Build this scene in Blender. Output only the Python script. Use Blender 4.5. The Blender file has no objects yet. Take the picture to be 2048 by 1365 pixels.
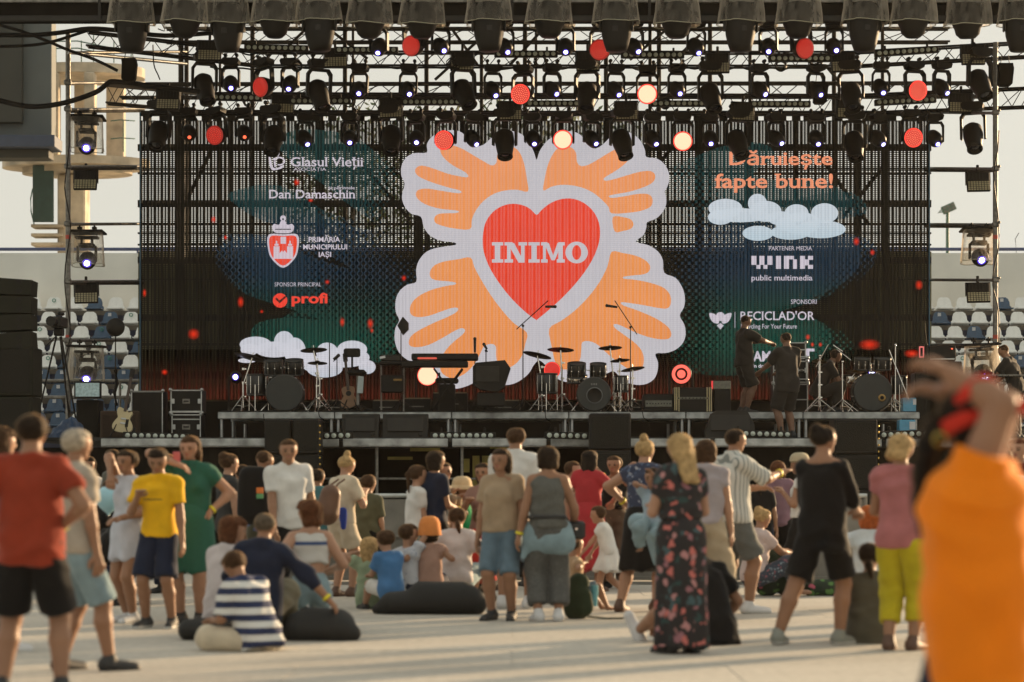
import bpy, math, random
import numpy as np
from mathutils import Vector, Matrix
from mathutils.geometry import tessellate_polygon
R = math.radians
random.seed(7)
scene = bpy.context.scene
COL = scene.collection

# ------------------------------------------------------------------ camera
FPX, HOR, EYE = 4835.0, 965.0, 1.29        # focal length in photo pixels, horizon row, eye height
cam_data = bpy.data.cameras.new("camera")
cam = bpy.data.objects.new("camera", cam_data)
COL.objects.link(cam)
scene.camera = cam
cam.location = (0, 0, EYE)
cam.rotation_euler = (R(90), 0, 0)
cam_data.sensor_width = 36.0
cam_data.lens = FPX / 2048 * 36.0
cam_data.shift_y = (HOR - 682.5) / 2048
cam_data.clip_start = 0.2
cam_data.clip_end = 6000
cam_data.dof.use_dof = True
cam_data.dof.focus_distance = 47.0
cam_data.dof.aperture_fstop = 1.7
cam_data.dof.aperture_blades = 0

# ------------------------------------------------------------------ world and sun
EXPO = 0.8
SUN_EL, SUN_AZ = 10.0, 47.0                # degrees; azimuth from +Y (away from camera) towards +X (right)
world = bpy.data.worlds.new("World")
scene.world = world
world.use_nodes = True
nt = world.node_tree
nt.nodes.clear()
wo = nt.nodes.new("ShaderNodeOutputWorld")
bg = nt.nodes.new("ShaderNodeBackground")
sky = nt.nodes.new("ShaderNodeTexSky")
sky.sky_type = 'NISHITA'
sky.sun_disc = False
sky.sun_elevation = R(SUN_EL)
sky.sun_rotation = R(SUN_AZ)
sky.air_density = 1.0
sky.dust_density = 5.0
sky.ozone_density = 1.0
hs = nt.nodes.new("ShaderNodeHueSaturation")
hs.inputs["Saturation"].default_value = 0.32
nt.links.new(sky.outputs[0], hs.inputs["Color"])
# evening haze: the dusty sky is almost evenly pale, a little more so towards the horizon
tcw = nt.nodes.new("ShaderNodeTexCoord")
spw = nt.nodes.new("ShaderNodeSeparateXYZ")
nt.links.new(tcw.outputs["Generated"], spw.inputs[0])
mrw = nt.nodes.new("ShaderNodeMapRange")
mrw.inputs[1].default_value, mrw.inputs[2].default_value = 0.05, 0.7
mrw.inputs[3].default_value, mrw.inputs[4].default_value = 0.95, 0.9
nt.links.new(spw.outputs[2], mrw.inputs[0])
mxw = nt.nodes.new("ShaderNodeMix")
mxw.data_type = 'RGBA'
nt.links.new(mrw.outputs[0], mxw.inputs[0])
nt.links.new(hs.outputs[0], mxw.inputs[6])
rw = nt.nodes.new("ShaderNodeValToRGB")          # warm pale haze low down, cooler veil higher up
rw.color_ramp.elements[0].position, rw.color_ramp.elements[0].color = 0.16, (0.82, 0.80, 0.70, 1)
rw.color_ramp.elements[1].position, rw.color_ramp.elements[1].color = 0.6, (0.84, 0.84, 0.75, 1)
nt.links.new(spw.outputs[2], rw.inputs[0])
mlw = nt.nodes.new("ShaderNodeMix")
mlw.data_type = 'RGBA'
mlw.blend_type = 'MULTIPLY'
mlw.inputs[0].default_value = 1
mlw.inputs[7].default_value = (5.3, 5.3, 5.3, 1)
nt.links.new(rw.outputs[0], mlw.inputs[6])
nt.links.new(mlw.outputs[2], mxw.inputs[7])
nt.links.new(mxw.outputs[2], bg.inputs[0])
bg.inputs[1].default_value = 0.1
nt.links.new(bg.outputs[0], wo.inputs[0])
sun_d = bpy.data.lights.new("sun", 'SUN')
sun_d.energy = 5.0
sun_d.angle = R(2.5)
sun_d.color = (1.0, 0.70, 0.40)
sun = bpy.data.objects.new("sun", sun_d)
COL.objects.link(sun)
sdir = Vector((math.sin(R(SUN_AZ)) * math.cos(R(SUN_EL)), math.cos(R(SUN_AZ)) * math.cos(R(SUN_EL)), math.sin(R(SUN_EL))))
sun.rotation_euler = sdir.to_track_quat('Z', 'Y').to_euler()
vs = scene.view_settings
vs.view_transform = 'Standard'
vs.look = 'None'
vs.exposure = EXPO
vs.gamma = 1.0
vs.use_curve_mapping = False
scene.cycles.max_bounces = 8
scene.cycles.transparent_max_bounces = 16
scene.cycles.sample_clamp_indirect = 4.0
scene.cycles.use_denoising = True

# ------------------------------------------------------------------ helpers
def P(px, py, ppm):
 """point at depth FPX/ppm metres that the photograph shows at (px, py)"""
 return Vector(((px - 1024) / ppm, FPX / ppm, EYE + (HOR - py) / ppm))

def ramp(nt, fac, stops, interp='LINEAR'):
 r = nt.nodes.new("ShaderNodeValToRGB")
 r.color_ramp.interpolation = interp
 e = r.color_ramp.elements
 while len(e) < len(stops):
  e.new(0.5)
 for i, (p, c) in enumerate(stops):
  e[i].position = p
  e[i].color = (c[0], c[1], c[2], 1)
 nt.links.new(fac, r.inputs[0])
 return r.outputs[0]

MATS = {}
def mat(name, col, rough=0.6, metal=0.0, noise=0.12, scale=6.0, bump=0.0, emit=None, es=0.0, spec=0.5, sheen=0.0, alpha=None, trans=0.0):
 """principled material with a procedural mottling of its base colour"""
 if name in MATS:
  return MATS[name]
 m = bpy.data.materials.new(name)
 m.use_nodes = True
 t = m.node_tree
 b = t.nodes["Principled BSDF"]
 b.inputs["Roughness"].default_value = rough
 b.inputs["Metallic"].default_value = metal
 b.inputs["Specular IOR Level"].default_value = spec
 if sheen:
  b.inputs["Sheen Weight"].default_value = sheen
  b.inputs["Sheen Roughness"].default_value = 0.4
  b.inputs["Sheen Tint"].default_value = (*[min(1, .35 + 2 * x) for x in col[:3]], 1)
 c = np.array(col[:3], float)
 if noise > 0:
  tc = t.nodes.new("ShaderNodeTexCoord")
  n = t.nodes.new("ShaderNodeTexNoise")
  n.inputs["Scale"].default_value = scale
  n.inputs["Detail"].default_value = 4
  t.links.new(tc.outputs["Object"], n.inputs["Vector"])
  lo = np.clip(c * (1 - noise), 0, 1)
  hi = np.clip(c * (1 + noise), 0, 1)
  o = ramp(t, n.outputs["Fac"], [(0.3, lo), (0.7, hi)])
  t.links.new(o, b.inputs["Base Color"])
  if bump > 0:
   bp = t.nodes.new("ShaderNodeBump")
   bp.inputs["Strength"].default_value = bump
   bp.inputs["Distance"].default_value = 0.02
   t.links.new(n.outputs["Fac"], bp.inputs["Height"])
   t.links.new(bp.outputs[0], b.inputs["Normal"])
 else:
  b.inputs["Base Color"].default_value = (*c, 1)
 if emit is not None:
  b.inputs["Emission Color"].default_value = (*emit, 1)
  b.inputs["Emission Strength"].default_value = es
 if trans:
  b.inputs["Transmission Weight"].default_value = trans
 if alpha is not None:
  b.inputs["Alpha"].default_value = alpha
 MATS[name] = m
 return m

class MB:
 """collects shapes and links them as ONE mesh object"""
 def __init__(s):
  s.v, s.f, s.m, s.sm, s.n = [], [], [], [], 0
  s.M = None
 def add(s, verts, faces, mi=0, smooth=False):
  verts = [Vector(p) for p in verts]
  if s.M is not None:
   verts = [s.M @ p for p in verts]
  s.v.extend(verts)
  for f in faces:
   s.f.append([i + s.n for i in f])
   s.m.append(mi)
   s.sm.append(smooth)
  s.n += len(verts)
  return s
 def box(s, c, d, mi=0, rot=None, b=0.0):
  hx, hy, hz = d[0] / 2, d[1] / 2, d[2] / 2
  rot = rot or Matrix.Identity(3)
  c = Vector(c)
  if b <= 0:
   vs_ = [(x, y, z) for x in (-hx, hx) for y in (-hy, hy) for z in (-hz, hz)]
   fs = [(0, 1, 3, 2), (4, 6, 7, 5), (0, 4, 5, 1), (2, 3, 7, 6), (0, 2, 6, 4), (1, 5, 7, 3)]
  else:
   b = min(b, hx * .9, hy * .9, hz * .9)
   vs_, idx = [], {}
   for sx in (-1, 1):
    for sy in (-1, 1):
     for sz in (-1, 1):
      for a in range(3):
       p = [sx * (hx - b), sy * (hy - b), sz * (hz - b)]
       p[a] = (sx * hx, sy * hy, sz * hz)[a]
       idx[(sx, sy, sz, a)] = len(vs_)
       vs_.append(tuple(p))
   I = lambda x, y, z, a: idx[(x, y, z, a)]
   fs = []
   for q in (-1, 1):
    o = [(-1, -1), (1, -1), (1, 1), (-1, 1)]
    if q < 0:
     o = o[::-1]
    fs.append([I(q, u, w, 0) for u, w in o])
    fs.append([I(w, q, u, 1) for u, w in o])
    fs.append([I(u, w, q, 2) for u, w in o])
   for u in (-1, 1):
    for w in (-1, 1):
     fs.append([I(u, w, -1, 0), I(u, w, 1, 0), I(u, w, 1, 1), I(u, w, -1, 1)])
     fs.append([I(u, -1, w, 0), I(u, 1, w, 0), I(u, 1, w, 2), I(u, -1, w, 2)])
     fs.append([I(-1, u, w, 1), I(1, u, w, 1), I(1, u, w, 2), I(-1, u, w, 2)])
   for u in (-1, 1):
    for w in (-1, 1):
     for q in (-1, 1):
      fs.append([I(u, w, q, 0), I(u, w, q, 1), I(u, w, q, 2)])
  return s.add([c + rot @ Vector(p) for p in vs_], fs, mi)
 def cyl(s, a, b, r0, r1=None, n=8, mi=0, caps=True, smooth=True):
  a, b = Vector(a), Vector(b)
  r1 = r0 if r1 is None else r1
  d = b - a
  if d.length < 1e-6:
   return s
  q = d.to_track_quat('Z', 'Y').to_matrix()
  vv = []
  for (o, r) in ((a, r0), (b, r1)):
   for i in range(n):
    t = 2 * math.pi * i / n
    vv.append(o + q @ Vector((r * math.cos(t), r * math.sin(t), 0)))
  fs = [(i, (i + 1) % n, n + (i + 1) % n, n + i) for i in range(n)]
  s.add(vv, fs, mi, smooth)
  if caps:
   s.add([vv[i] for i in range(n)][::-1] if s.M is None else [s.M.inverted() @ s.v[-2 * n + i] for i in range(n)][::-1], [tuple(range(n))], mi)
   k = s.n - n
   s.add(vv[n:], [tuple(range(n))], mi)
  return s
 def tube(s, pts, r, n=5, mi=0):
  pts = [Vector(p) for p in pts]
  vv, fs = [], []
  for i, p in enumerate(pts):
   d = (pts[min(i + 1, len(pts) - 1)] - pts[max(i - 1, 0)])
   q = d.to_track_quat('Z', 'Y').to_matrix()
   for k in range(n):
    t = 2 * math.pi * k / n
    vv.append(p + q @ Vector((r * math.cos(t), r * math.sin(t), 0)))
   if i:
    o = (i - 1) * n
    fs += [(o + k, o + (k + 1) % n, o + n + (k + 1) % n, o + n + k) for k in range(n)]
  return s.add(vv, fs, mi, True)
 def ell(s, c, r, nu=12, nv=8, mi=0, rot=None):
  c = Vector(c)
  rot = rot or Matrix.Identity(3)
  vv = [c + rot @ Vector((0, 0, -r[2]))]
  for j in range(1, nv):
   ph = -math.pi / 2 + math.pi * j / nv
   for i in range(nu):
    t = 2 * math.pi * i / nu
    vv.append(c + rot @ Vector((r[0] * math.cos(ph) * math.cos(t), r[1] * math.cos(ph) * math.sin(t), r[2] * math.sin(ph))))
  vv.append(c + rot @ Vector((0, 0, r[2])))
  fs = [(0, 1 + (i + 1) % nu, 1 + i) for i in range(nu)]
  for j in range(nv - 2):
   o = 1 + j * nu
   fs += [(o + i, o + (i + 1) % nu, o + nu + (i + 1) % nu, o + nu + i) for i in range(nu)]
  o, L = 1 + (nv - 2) * nu, len(vv) - 1
  fs += [(o + i, o + (i + 1) % nu, L) for i in range(nu)]
  return s.add(vv, fs, mi, True)
 def lathe(s, prof, c=(0, 0, 0), axis=(0, 0, 1), n=16, mi=0):
  """prof: [(radius, distance along axis)]"""
  q = Vector(axis).to_track_quat('Z', 'Y').to_matrix()
  c = Vector(c)
  vv, fs = [], []
  for j, (r, z) in enumerate(prof):
   for i in range(n):
    t = 2 * math.pi * i / n
    vv.append(c + q @ Vector((r * math.cos(t), r * math.sin(t), z)))
   if j:
    o = (j - 1) * n
    fs += [(o + i, o + (i + 1) % n, o + n + (i + 1) % n, o + n + i) for i in range(n)]
  return s.add(vv, fs, mi, True)
 def prism(s, poly, fn, d0, d1, mi=0):
  """extrude a 2D outline between depths d0 and d1; fn(u, w, d) -> point"""
  n = len(poly)
  vv = [fn(u, w, d0) for u, w in poly] + [fn(u, w, d1) for u, w in poly]
  tri = tessellate_polygon([[Vector((u, w, 0)) for u, w in poly]])
  fs = [tuple(t) for t in tri] + [tuple(i + n for i in t[::-1]) for t in tri]
  fs += [(i, (i + 1) % n, n + (i + 1) % n, n + i) for i in range(n)]
  return s.add(vv, fs, mi)
 def mesh(s, name, mats):
  me = bpy.data.meshes.new(name)
  me.from_pydata(s.v, [], s.f)
  for m in mats:
   me.materials.append(m)
  me.polygons.foreach_set("material_index", s.m)
  me.polygons.foreach_set("use_smooth", s.sm)
  me.update()
  return me
 def build(s, name, mats, parent=None, loc=None, **tags):
  if not isinstance(mats, (list, tuple)):
   mats = [mats]
  return link(name, s.mesh(name, mats), parent, loc, **tags)

def link(name, data, parent=None, loc=None, rot=None, **tags):
 o = bpy.data.objects.new(name, data)
 COL.objects.link(o)
 if parent is not None:
  o.parent = parent
 if loc is not None:
  o.location = loc
 if rot is not None:
  o.rotation_euler = rot
 for k, v in tags.items():
  o[k] = v
 return o

def thing(name, label, cat, loc=(0, 0, 0), rz=0.0, group=None):
 o = link(name, None, None, loc, label=label, category=cat)
 o.rotation_euler = (0, 0, rz)
 o.empty_display_size = 0.2
 if group:
  o['group'] = group
 return o

KIDS = {}
def kids(o):
 return [c for c in o.children]

def dup(root, loc, label, group=None, rot=None, swap=None):
 """copy a thing with its parts and sub-parts; swap: {part name: material list}"""
 r = root.copy()
 COL.objects.link(r)
 r.location = loc
 r['label'] = label
 if group:
  r['group'] = group
 if rot is not None:
  r.rotation_euler = rot
 def rec(src, dst):
  for ch in KIDS.setdefault(src.name, list(src.children)):
   c = ch.copy()
   COL.objects.link(c)
   c.parent = dst
   if swap:
    k = ch.name.split('.')[0]
    if k in swap:
     c.data = swap[k]
   rec(ch, c)
 rec(root, r)
 return r

def catmull(pts, n=4, closed=True):
 out, L = [], len(pts)
 for i in range(L if closed else L - 1):
  p = [pts[(i + k - 1) % L] if closed else pts[min(max(i + k - 1, 0), L - 1)] for k in range(4)]
  for j in range(n):
   t = j / n
   out.append(tuple(0.5 * (2 * p[1][a] + (p[2][a] - p[0][a]) * t + (2 * p[0][a] - 5 * p[1][a] + 4 * p[2][a] - p[3][a]) * t * t
                       + (3 * p[1][a] - p[0][a] - 3 * p[2][a] + p[3][a]) * t ** 3) for a in range(len(p[0]))))
 if not closed:
  out.append(tuple(pts[-1]))
 return out

# ------------------------------------------------------------------ shared materials
M_black = mat("black_powder_coat", (0.012, 0.0105, 0.0085), 0.55, noise=0.3, spec=0.22)
M_blackcloth = mat("black_cloth", (0.011, 0.0095, 0.0075), 0.95, noise=0.35, scale=2.5, bump=0.4, spec=0.1)
M_dark = mat("dark_grey_plastic", (0.025, 0.023, 0.019), 0.55, noise=0.2, spec=0.25)
M_oldsteel = mat("dull_brown_steel", (0.055, 0.048, 0.04), 0.8, noise=0.3, spec=0.15)
M_alu = mat("aluminium", (0.42, 0.43, 0.42), 0.38, 0.85, noise=0.2, scale=9)
M_alupaint = mat("scuffed_aluminium_edge", (0.36, 0.37, 0.36), 0.55, 0.3, noise=0.45, scale=5, bump=0.2)
M_steel = mat("galvanised_steel", (0.20, 0.19, 0.17), 0.5, 0.7, noise=0.35, scale=14)
M_chrome = mat("chrome", (0.75, 0.72, 0.66), 0.16, 1.0, noise=0.05)
M_trussblack = mat("black_truss_paint", (0.018, 0.016, 0.014), 0.5, 0.1, noise=0.3, scale=12, spec=0.3)
M_blue = mat("navy_seat_plastic", (0.045, 0.095, 0.165), 0.45, noise=0.2, scale=8)
M_white = mat("white_seat_plastic", (0.82, 0.83, 0.80), 0.45, noise=0.08, scale=8)
M_conc = mat("weathered_concrete", (0.52, 0.45, 0.35), 0.9, noise=0.35, scale=1.6, bump=0.5)
# ------------------------------------------------------------------ ground
def ground():
 m = bpy.data.materials.new("pale_dusty_paving")
 m.use_nodes = True
 t = m.node_tree
 b = t.nodes["Principled BSDF"]
 b.inputs["Roughness"].default_value = 0.8
 geo = t.nodes.new("ShaderNodeNewGeometry")
 def noise(scale, det, stretch):
  mp = t.nodes.new("ShaderNodeMapping")
  mp.inputs["Scale"].default_value = stretch
  t.links.new(geo.outputs["Position"], mp.inputs[0])
  n = t.nodes.new("ShaderNodeTexNoise")
  n.inputs["Scale"].default_value = scale
  n.inputs["Detail"].default_value = det
  t.links.new(mp.outputs[0], n.inputs["Vector"])
  return n.outputs["Fac"]
 n1 = noise(0.5, 5, (0.5, 1, 1))
 n2 = noise(14, 6, (1, 1, 1))
 c1 = ramp(t, n1, [(0.3, (0.42, 0.385, 0.33)), (0.7, (0.56, 0.52, 0.45))])
 c2 = ramp(t, n2, [(0.35, (0.8, 0.8, 0.79)), (0.65, (1, 1, 1))])
 mx = t.nodes.new("ShaderNodeMix")
 mx.data_type = 'RGBA'
 mx.blend_type = 'MULTIPLY'
 mx.inputs[0].default_value = 1
 t.links.new(c1, mx.inputs[6])
 t.links.new(c2, mx.inputs[7])
 t.links.new(mx.outputs[2], b.inputs["Base Color"])
 bp = t.nodes.new("ShaderNodeBump")
 bp.inputs["Strength"].default_value = 0.25
 bp.inputs["Distance"].default_value = 0.02
 t.links.new(n2, bp.inputs["Height"])
 t.links.new(bp.outputs[0], b.inputs["Normal"])
 MB().add([(-1500, -200, -0.012), (1500, -200, -0.012), (1500, 3000, -0.012), (-1500, 3000, -0.012)], [(0, 1, 2, 3)]).build("ground", m, kind='structure')
 # flooring panels laid over the pitch, 3 x 1.5 m, each proud by a few mm
 pm = MB().box((0, 0, 0), (2.998, 1.498, 0.02), b=0.001).mesh("floor_panel", [m])
 fl = link("pitch_flooring", None, None, (0, 0, 0), kind='structure')
 rr = random.Random(3)
 for j in range(18):
  y = 13.2 + j * 1.5
  w = int(y * 0.22 / 3) + 2
  for i in range(-w, w + 1):
   link("floor_panel", pm, fl, (i * 3 + (1.5 if j % 2 else 0), y, -0.006 + rr.uniform(-0.002, 0.002)))
ground()

# ------------------------------------------------------------------ stadium stand with seats
def stand():
 wallm = mat("pale_painted_concrete", (0.80, 0.81, 0.76), 0.85, noise=0.1, scale=0.7, bump=0.2)
 navy = mat("navy_step_paint", (0.025, 0.03, 0.06), 0.7, noise=0.3, scale=3)
 tread = mat("brown_tread_concrete", (0.12, 0.105, 0.085), 0.9, noise=0.25, scale=3)  # dark brown treads, each a line under its seat row
 top = P(0, 507, 75)
 st = link("stadium_stand", None, None, (0, 0, 0), label="pale grandstand with stepped terraces behind the stage", category="grandstand")
 rows = []
 for k in range(9):
  Y = 63.4 - 0.8 * k
  ppm = FPX / Y
  rows.append((Y, ppm, EYE + (HOR - (624 + 29.2 * k)) / ppm))      # z of the tread where the seats of row k stand
 mb = MB()
 mb.box((0, 64.6, (top.z + rows[0][2]) / 2), (70, 0.4, top.z - rows[0][2]))
 mb.build("back_wall", wallm, st)
 for k, (Y, ppm, z) in enumerate(rows):
  zt = rows[k][2]
  MB().box((0, Y + 0.02, zt - 0.06), (70, 0.86, 0.12), 0).build("terrace_tread", tread, st)
  zb = rows[k + 1][2] if k + 1 < len(rows) else 0
  MB().box((0, Y - 0.36, (zt - 0.12 + zb) / 2), (70, 0.08, zt - 0.12 - zb), 0).build("terrace_riser", navy, st)
 MB().box((0, 60, 0.6), (70, 6, 1.2)).build("stand_base", wallm, st)
 # railing on top of the stand
 rl = thing("stand_railing", "thin blue railing along the top of the stand wall", "railing", (0, 64.6, top.z))
 rm = mat("blue_rail_paint", (0.05, 0.07, 0.16), 0.5)
 MB().cyl((-35, 0, 0.12), (35, 0, 0.12), 0.045, n=8).build("rail", rm, rl)
 for x in range(-34, 35, 4):
  MB().cyl((x, 0, 0), (x, 0, 0.10), 0.03, n=6).build("post", rm, rl)
 # seats
 def seat_mesh(mm):
  # shell: rounded trapezoid back with a front pan, built as one moulded sheet with thickness
  prof = [(-0.225, 0.0), (-0.225, 0.10), (-0.19, 0.13), (-0.185, 0.22), (-0.15, 0.31), (-0.09, 0.355), (0.09, 0.355), (0.15, 0.31), (0.185, 0.22), (0.19, 0.13), (0.225, 0.10), (0.225, 0.0)]
  b = MB()
  b.prism(prof, lambda u, w, d: Vector((u, d + 0.10 * (w / 0.35), 0.03 + w)), 0.0, 0.035)
  back = b.mesh("backrest", [mm])
  p = MB()
  outl = [(-0.215, 0.0), (-0.215, -0.34), (-0.17, -0.39), (0.17, -0.39), (0.215, -0.34), (0.215, 0.0)]
  p.prism(outl, lambda u, w, d: Vector((u, w, d + 0.03 + abs(u) * 0.12)), 0.0, 0.03)
  p.box((0, -0.05, -0.02), (0.30, 0.16, 0.10))
  return back, p.mesh("seat_pan", [mm])
 W = seat_mesh(M_white)
 B = seat_mesh(M_blue)
 ring = MB().lathe([(0.034, 0), (0.052, 0), (0.052, 0.006), (0.034, 0.006)], axis=(0, -1, 0.15), n=12).mesh("sticker", [mat("green_sticker", (0.03, 0.22, 0.15), 0.5)])
 tag = MB().box((0, 0, 0), (0.085, 0.004, 0.085)).mesh("number_plate", [mat("white_plate", (0.6, 0.6, 0.6), 0.5)])
 left = [("wwwbwww", 66, 0), ("wwwwbw", 55, 1), ("wwwbww", 79, 0), ("wwwwwb", 73, 1), ("bwbwbw", 54, 1), ("bbbbbb", 83, 0), ("wbwwww", 76, 1), ("wbbbbw", 68, 0), ("bbwwbb", 75, 0)]
 right = [("wwwwbww", 1850, 0), ("bwwwww", 1881, 0), ("wwbwww", 1872, 0), ("wwwwww", 1860, 1), ("bwwwbw", 1887, 0), ("wwbwwb", 1872, 0), ("wbwwww", 1868, 0), ("wwwbww", 1880, 0), ("bwwwwb", 1870, 0)]
 stick = {(0, 0, 1), (1, 0, 5), (2, 0, 0), (2, 0, 3), (3, 0, 5), (4, 0, 1), (4, 0, 4), (6, 0, 4)}
 names = ["top", "second", "third", "fourth", "fifth", "sixth", "seventh", "eighth", "ninth"]
 for side, rowsd in ((0, left), (1, right)):
  for k, (pat, x0, _) in enumerate(rowsd):
   Y, ppm, z = rows[k]
   if side == 0:
    seq = [(x0 + 41.3 * (i - 2), pat[(i - 2) % len(pat)], i) for i in range(8)]
   else:
    seq = [(x0 + 39.0 * i, pat[i % len(pat)], i) for i in range(7)]
   for x, c, i in seq:
    if side == 0 and x > 300:
     continue
    q = Vector(((x - 1024) / ppm, Y, z))
    colr = "white" if c == 'w' else "navy blue"
    where = "left of the screen" if side == 0 else "right of the screen"
    n = sum(1 for (xx, cc, ii) in seq if xx <= x)
    o = thing("stadium_chair", f"{colr} moulded seat {where}, {names[k]} row, {n} from its left end".replace(", %d from" % n, ", " + ["first", "second", "third", "fourth", "fifth", "sixth", "seventh", "eighth"][n - 1]), "seat", q, 0, "moulded seats of the stadium stand")
    bb, pp = W if c == 'w' else B
    link("backrest", bb, o)
    link("seat_pan", pp, o)
    if (k, side, i - 2) in stick or (c == 'w' and (k * 3 + i * 5) % 17 == 0):
     link("sticker", ring, o, (0.0, 0.045, 0.30))
    elif c == 'b':
     link("number_plate", tag, o, (-0.02, 0.055, 0.31))
 # front fence rail of the stand
 fr = thing("terrace_handrail", "grey handrail in front of the lower seat rows", "railing", (0, 55.5, 0))
 for py in (795, 762):
  z = EYE + (HOR - py) / (FPX / 55.5)
  MB().cyl((-12, 0, z), (-8.3, 0, z), 0.04).build("rail", M_steel, fr)
  MB().cyl((8.3, 0, z), (13, 0, z), 0.04).build("rail", M_steel, fr)
 for x in (-11.5, -9, 9, 11.5):
  MB().cyl((x, 0, 0), (x, 0, z), 0.03).build("post", M_steel, fr)
stand()

# ------------------------------------------------------------------ far structures
def far():
 # concrete control tower on the left
 A = 66.0                                        # ppm -> 73 m away
 o = P(150, 965, A)
 o.z = 0
 tw = thing("control_tower", "weathered concrete lookout tower with round decks, behind the stand", "tower", o)
 def Q(px, py, dy=0):
  p = P(px, py, A) - o
  return Vector((p.x, dy, p.z))
 def slab(px0, px1, py0, py1, dep, name, mb=None):
  a, b = Q(px0, py1), Q(px1, py0)
  cx, rx = (a.x + b.x) / 2, (b.x - a.x) / 2
  n = 28
  ring = [(cx + rx * math.cos(2 * math.pi * i / n), dep * math.sin(2 * math.pi * i / n)) for i in range(n)]
  m = MB()
  m.prism(ring, lambda u, w, d: Vector((u, w, d)), a.z, b.z)
  return m.build(name, M_conc, tw)
 slab(40, 290, 139, 158, 1.3, "upper_deck")
 slab(5, 300, 322, 338, 1.4, "lower_deck")
 slab(45, 265, 338, 350, 1.1, "deck_beam")
 a = Q(112, 965)
 for (x0, x1, y0, y1, dy) in ((103, 110, 160, 322, -0.8), (122, 134, 160, 322, -1.2), (140, 165, 160, 322, 0.9), (184, 205, 160, 322, -1.2), (208, 243, 160, 322, 0.6)):
  p, q = Q(x0, y1), Q(x1, y0)
  MB().box(((p.x + q.x) / 2, dy, (p.z + q.z) / 2), (q.x - p.x, 0.45, q.z - p.z), b=0.03).build("column", M_conc, tw)
 p, q = Q(120, 965), Q(175, 352)
 MB().box(((p.x + q.x) / 2, 0, q.z / 2), (q.x - p.x, 0.9, q.z), b=0.05).build("stem", M_conc, tw)
 # railing thin
 rm = mat("green_rail_paint", (0.05, 0.13, 0.10), 0.6)
 rb = MB()
 for py in (98, 112):
  rb.tube([Q(100, py, -1.2), Q(170, py - 0.5, -1.25), Q(272, py + 22, -1.4)], 0.02, 5)
 for x in (106, 127, 177, 201, 241, 275):
  rb.cyl(Q(x, 80 if x in (127, 201) else 96, -1.2), Q(x, 140, -1.2), 0.018, n=5)
 rb.build("railing", rm, tw)
 rb = MB()
 for py in (262, 297):
  rb.tube([Q(243, py, -2), Q(262, py - 2, -2), Q(284, py - 6, -1.4)], 0.018, 5)
 rb.cyl(Q(268, 262, -2), Q(268, 322, -2), 0.02, n=5)
 rb.build("railing", rm, tw)
 # spiral stair treads by the stem
 for py in (457, 475, 493):
  MB().box(Q(103, py, -0.4), (0.95, 0.7, 0.09), b=0.01).build("stair_tread", M_conc, tw)
 MB().box(Q(98, 395, -0.9), (0.62, 0.1, 1.7), b=0.01).build("green_panel", mat("dark_green_sheet", (0.035, 0.075, 0.07), 0.6), tw)
 MB().tube([Q(80, 455, -0.9), Q(74, 430, -0.9), Q(73, 405, -0.9), Q(77, 385, -0.9)], 0.02).build("cable", rm, tw)
 # dark slab-sided building at the far left
 B_ = 70.0
 o2 = P(40, 965, B_)
 o2.z = 0
 bl = thing("stadium_building", "slate grey block with a blue band, at the picture's upper left corner", "building", o2)
 def Z(px, py):
  q = P(px, py, B_) - o2
  return q
 grey = mat("slate_cladding", (0.085, 0.10, 0.10), 0.7, noise=0.12, scale=0.6)
 dk = mat("dark_cladding", (0.03, 0.033, 0.028), 0.7, noise=0.2, scale=0.6)
 bb = mat("blue_cladding", (0.035, 0.05, 0.085), 0.6)
 def slabb(px0, py0, px1, py1, y, d, m, name):
  a, b = Z(px0, py1), Z(px1, py0)
  MB().box(((a.x + b.x) / 2, y + d / 2, (a.z + b.z) / 2), (b.x - a.x, d, b.z - a.z), b=0.02).build(name, m, bl)
 slabb(-160, -60, 103, 276, 0, .7, grey, "wall")
 slabb(-160, -60, 47, 248, -0.25, 0.25, dk, "recessed_window_wall")
 slabb(-165, 276, 117, 300, -0.6, 1.2, bb, "blue_band")
 slabb(-165, 300, 100, 318, -0.2, .8, dk, "soffit")
 slabb(-160, 318, -40, 965, 0, 2.5, grey, "support_wall")
 # floodlight mast on the right
 C_ = 45.0
 o3 = P(1895, 965, C_)
 o3.z = 0
 fl = thing("floodlight_mast", "small green floodlight mast beyond the stand, right of the screen", "floodlight", o3)
 g = mat("mast_green", (0.05, 0.12, 0.08), 0.5)
 h = (HOR - 425) / C_ + EYE
 MB().cyl((0, 0, 0), (0, 0, h), 0.11, 0.07, n=10).build("pole", g, fl)
 f = MB()
 rt = Matrix.Rotation(R(-24), 3, 'Y')
 f.box((0.05, 0, h + 0.18), (0.62, 0.2, 0.36), rot=rt, b=0.03)
 f.tube([(-0.28, 0, h + 0.1), (-0.42, 0, h - 0.02), (-0.2, 0, h + 0.02)], 0.03)
 f.build("lamp_bank", g, fl)
 for i in range(3):
  for j in range(2):
   MB().box(Vector((0.05, -0.11, h + 0.18)) + rt @ Vector((-0.19 + 0.19 * i, 0, -0.08 + 0.16 * j)), (0.15, 0.03, 0.12), rot=rt, b=0.01).build("lamp", mat("lamp_glass", (0.14, 0.15, 0.13), 0.2), fl)
 # rough stump of another tower at right edge
 o4 = P(2052, 965, 60)
 o4.z = 0
 h4 = (HOR - 462) / 60 + EYE
 t4 = thing("grey_tower", "grey tapering tower at the right edge, above the stand wall", "tower", o4)
 MB().cyl((0.2, 0, 0), (0.2, 0, h4), 0.75, 0.22, n=6, smooth=False).build("tower_body", mat("grey_render", (0.2, 0.2, 0.18), 0.8), t4)
 MB().tube([(-0.3, -0.3, h4 - 0.1), (-0.42, -0.3, h4 - 0.3), (-0.38, -0.3, h4 - 0.8)], 0.012).build("cable", M_black, t4)
far()
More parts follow.
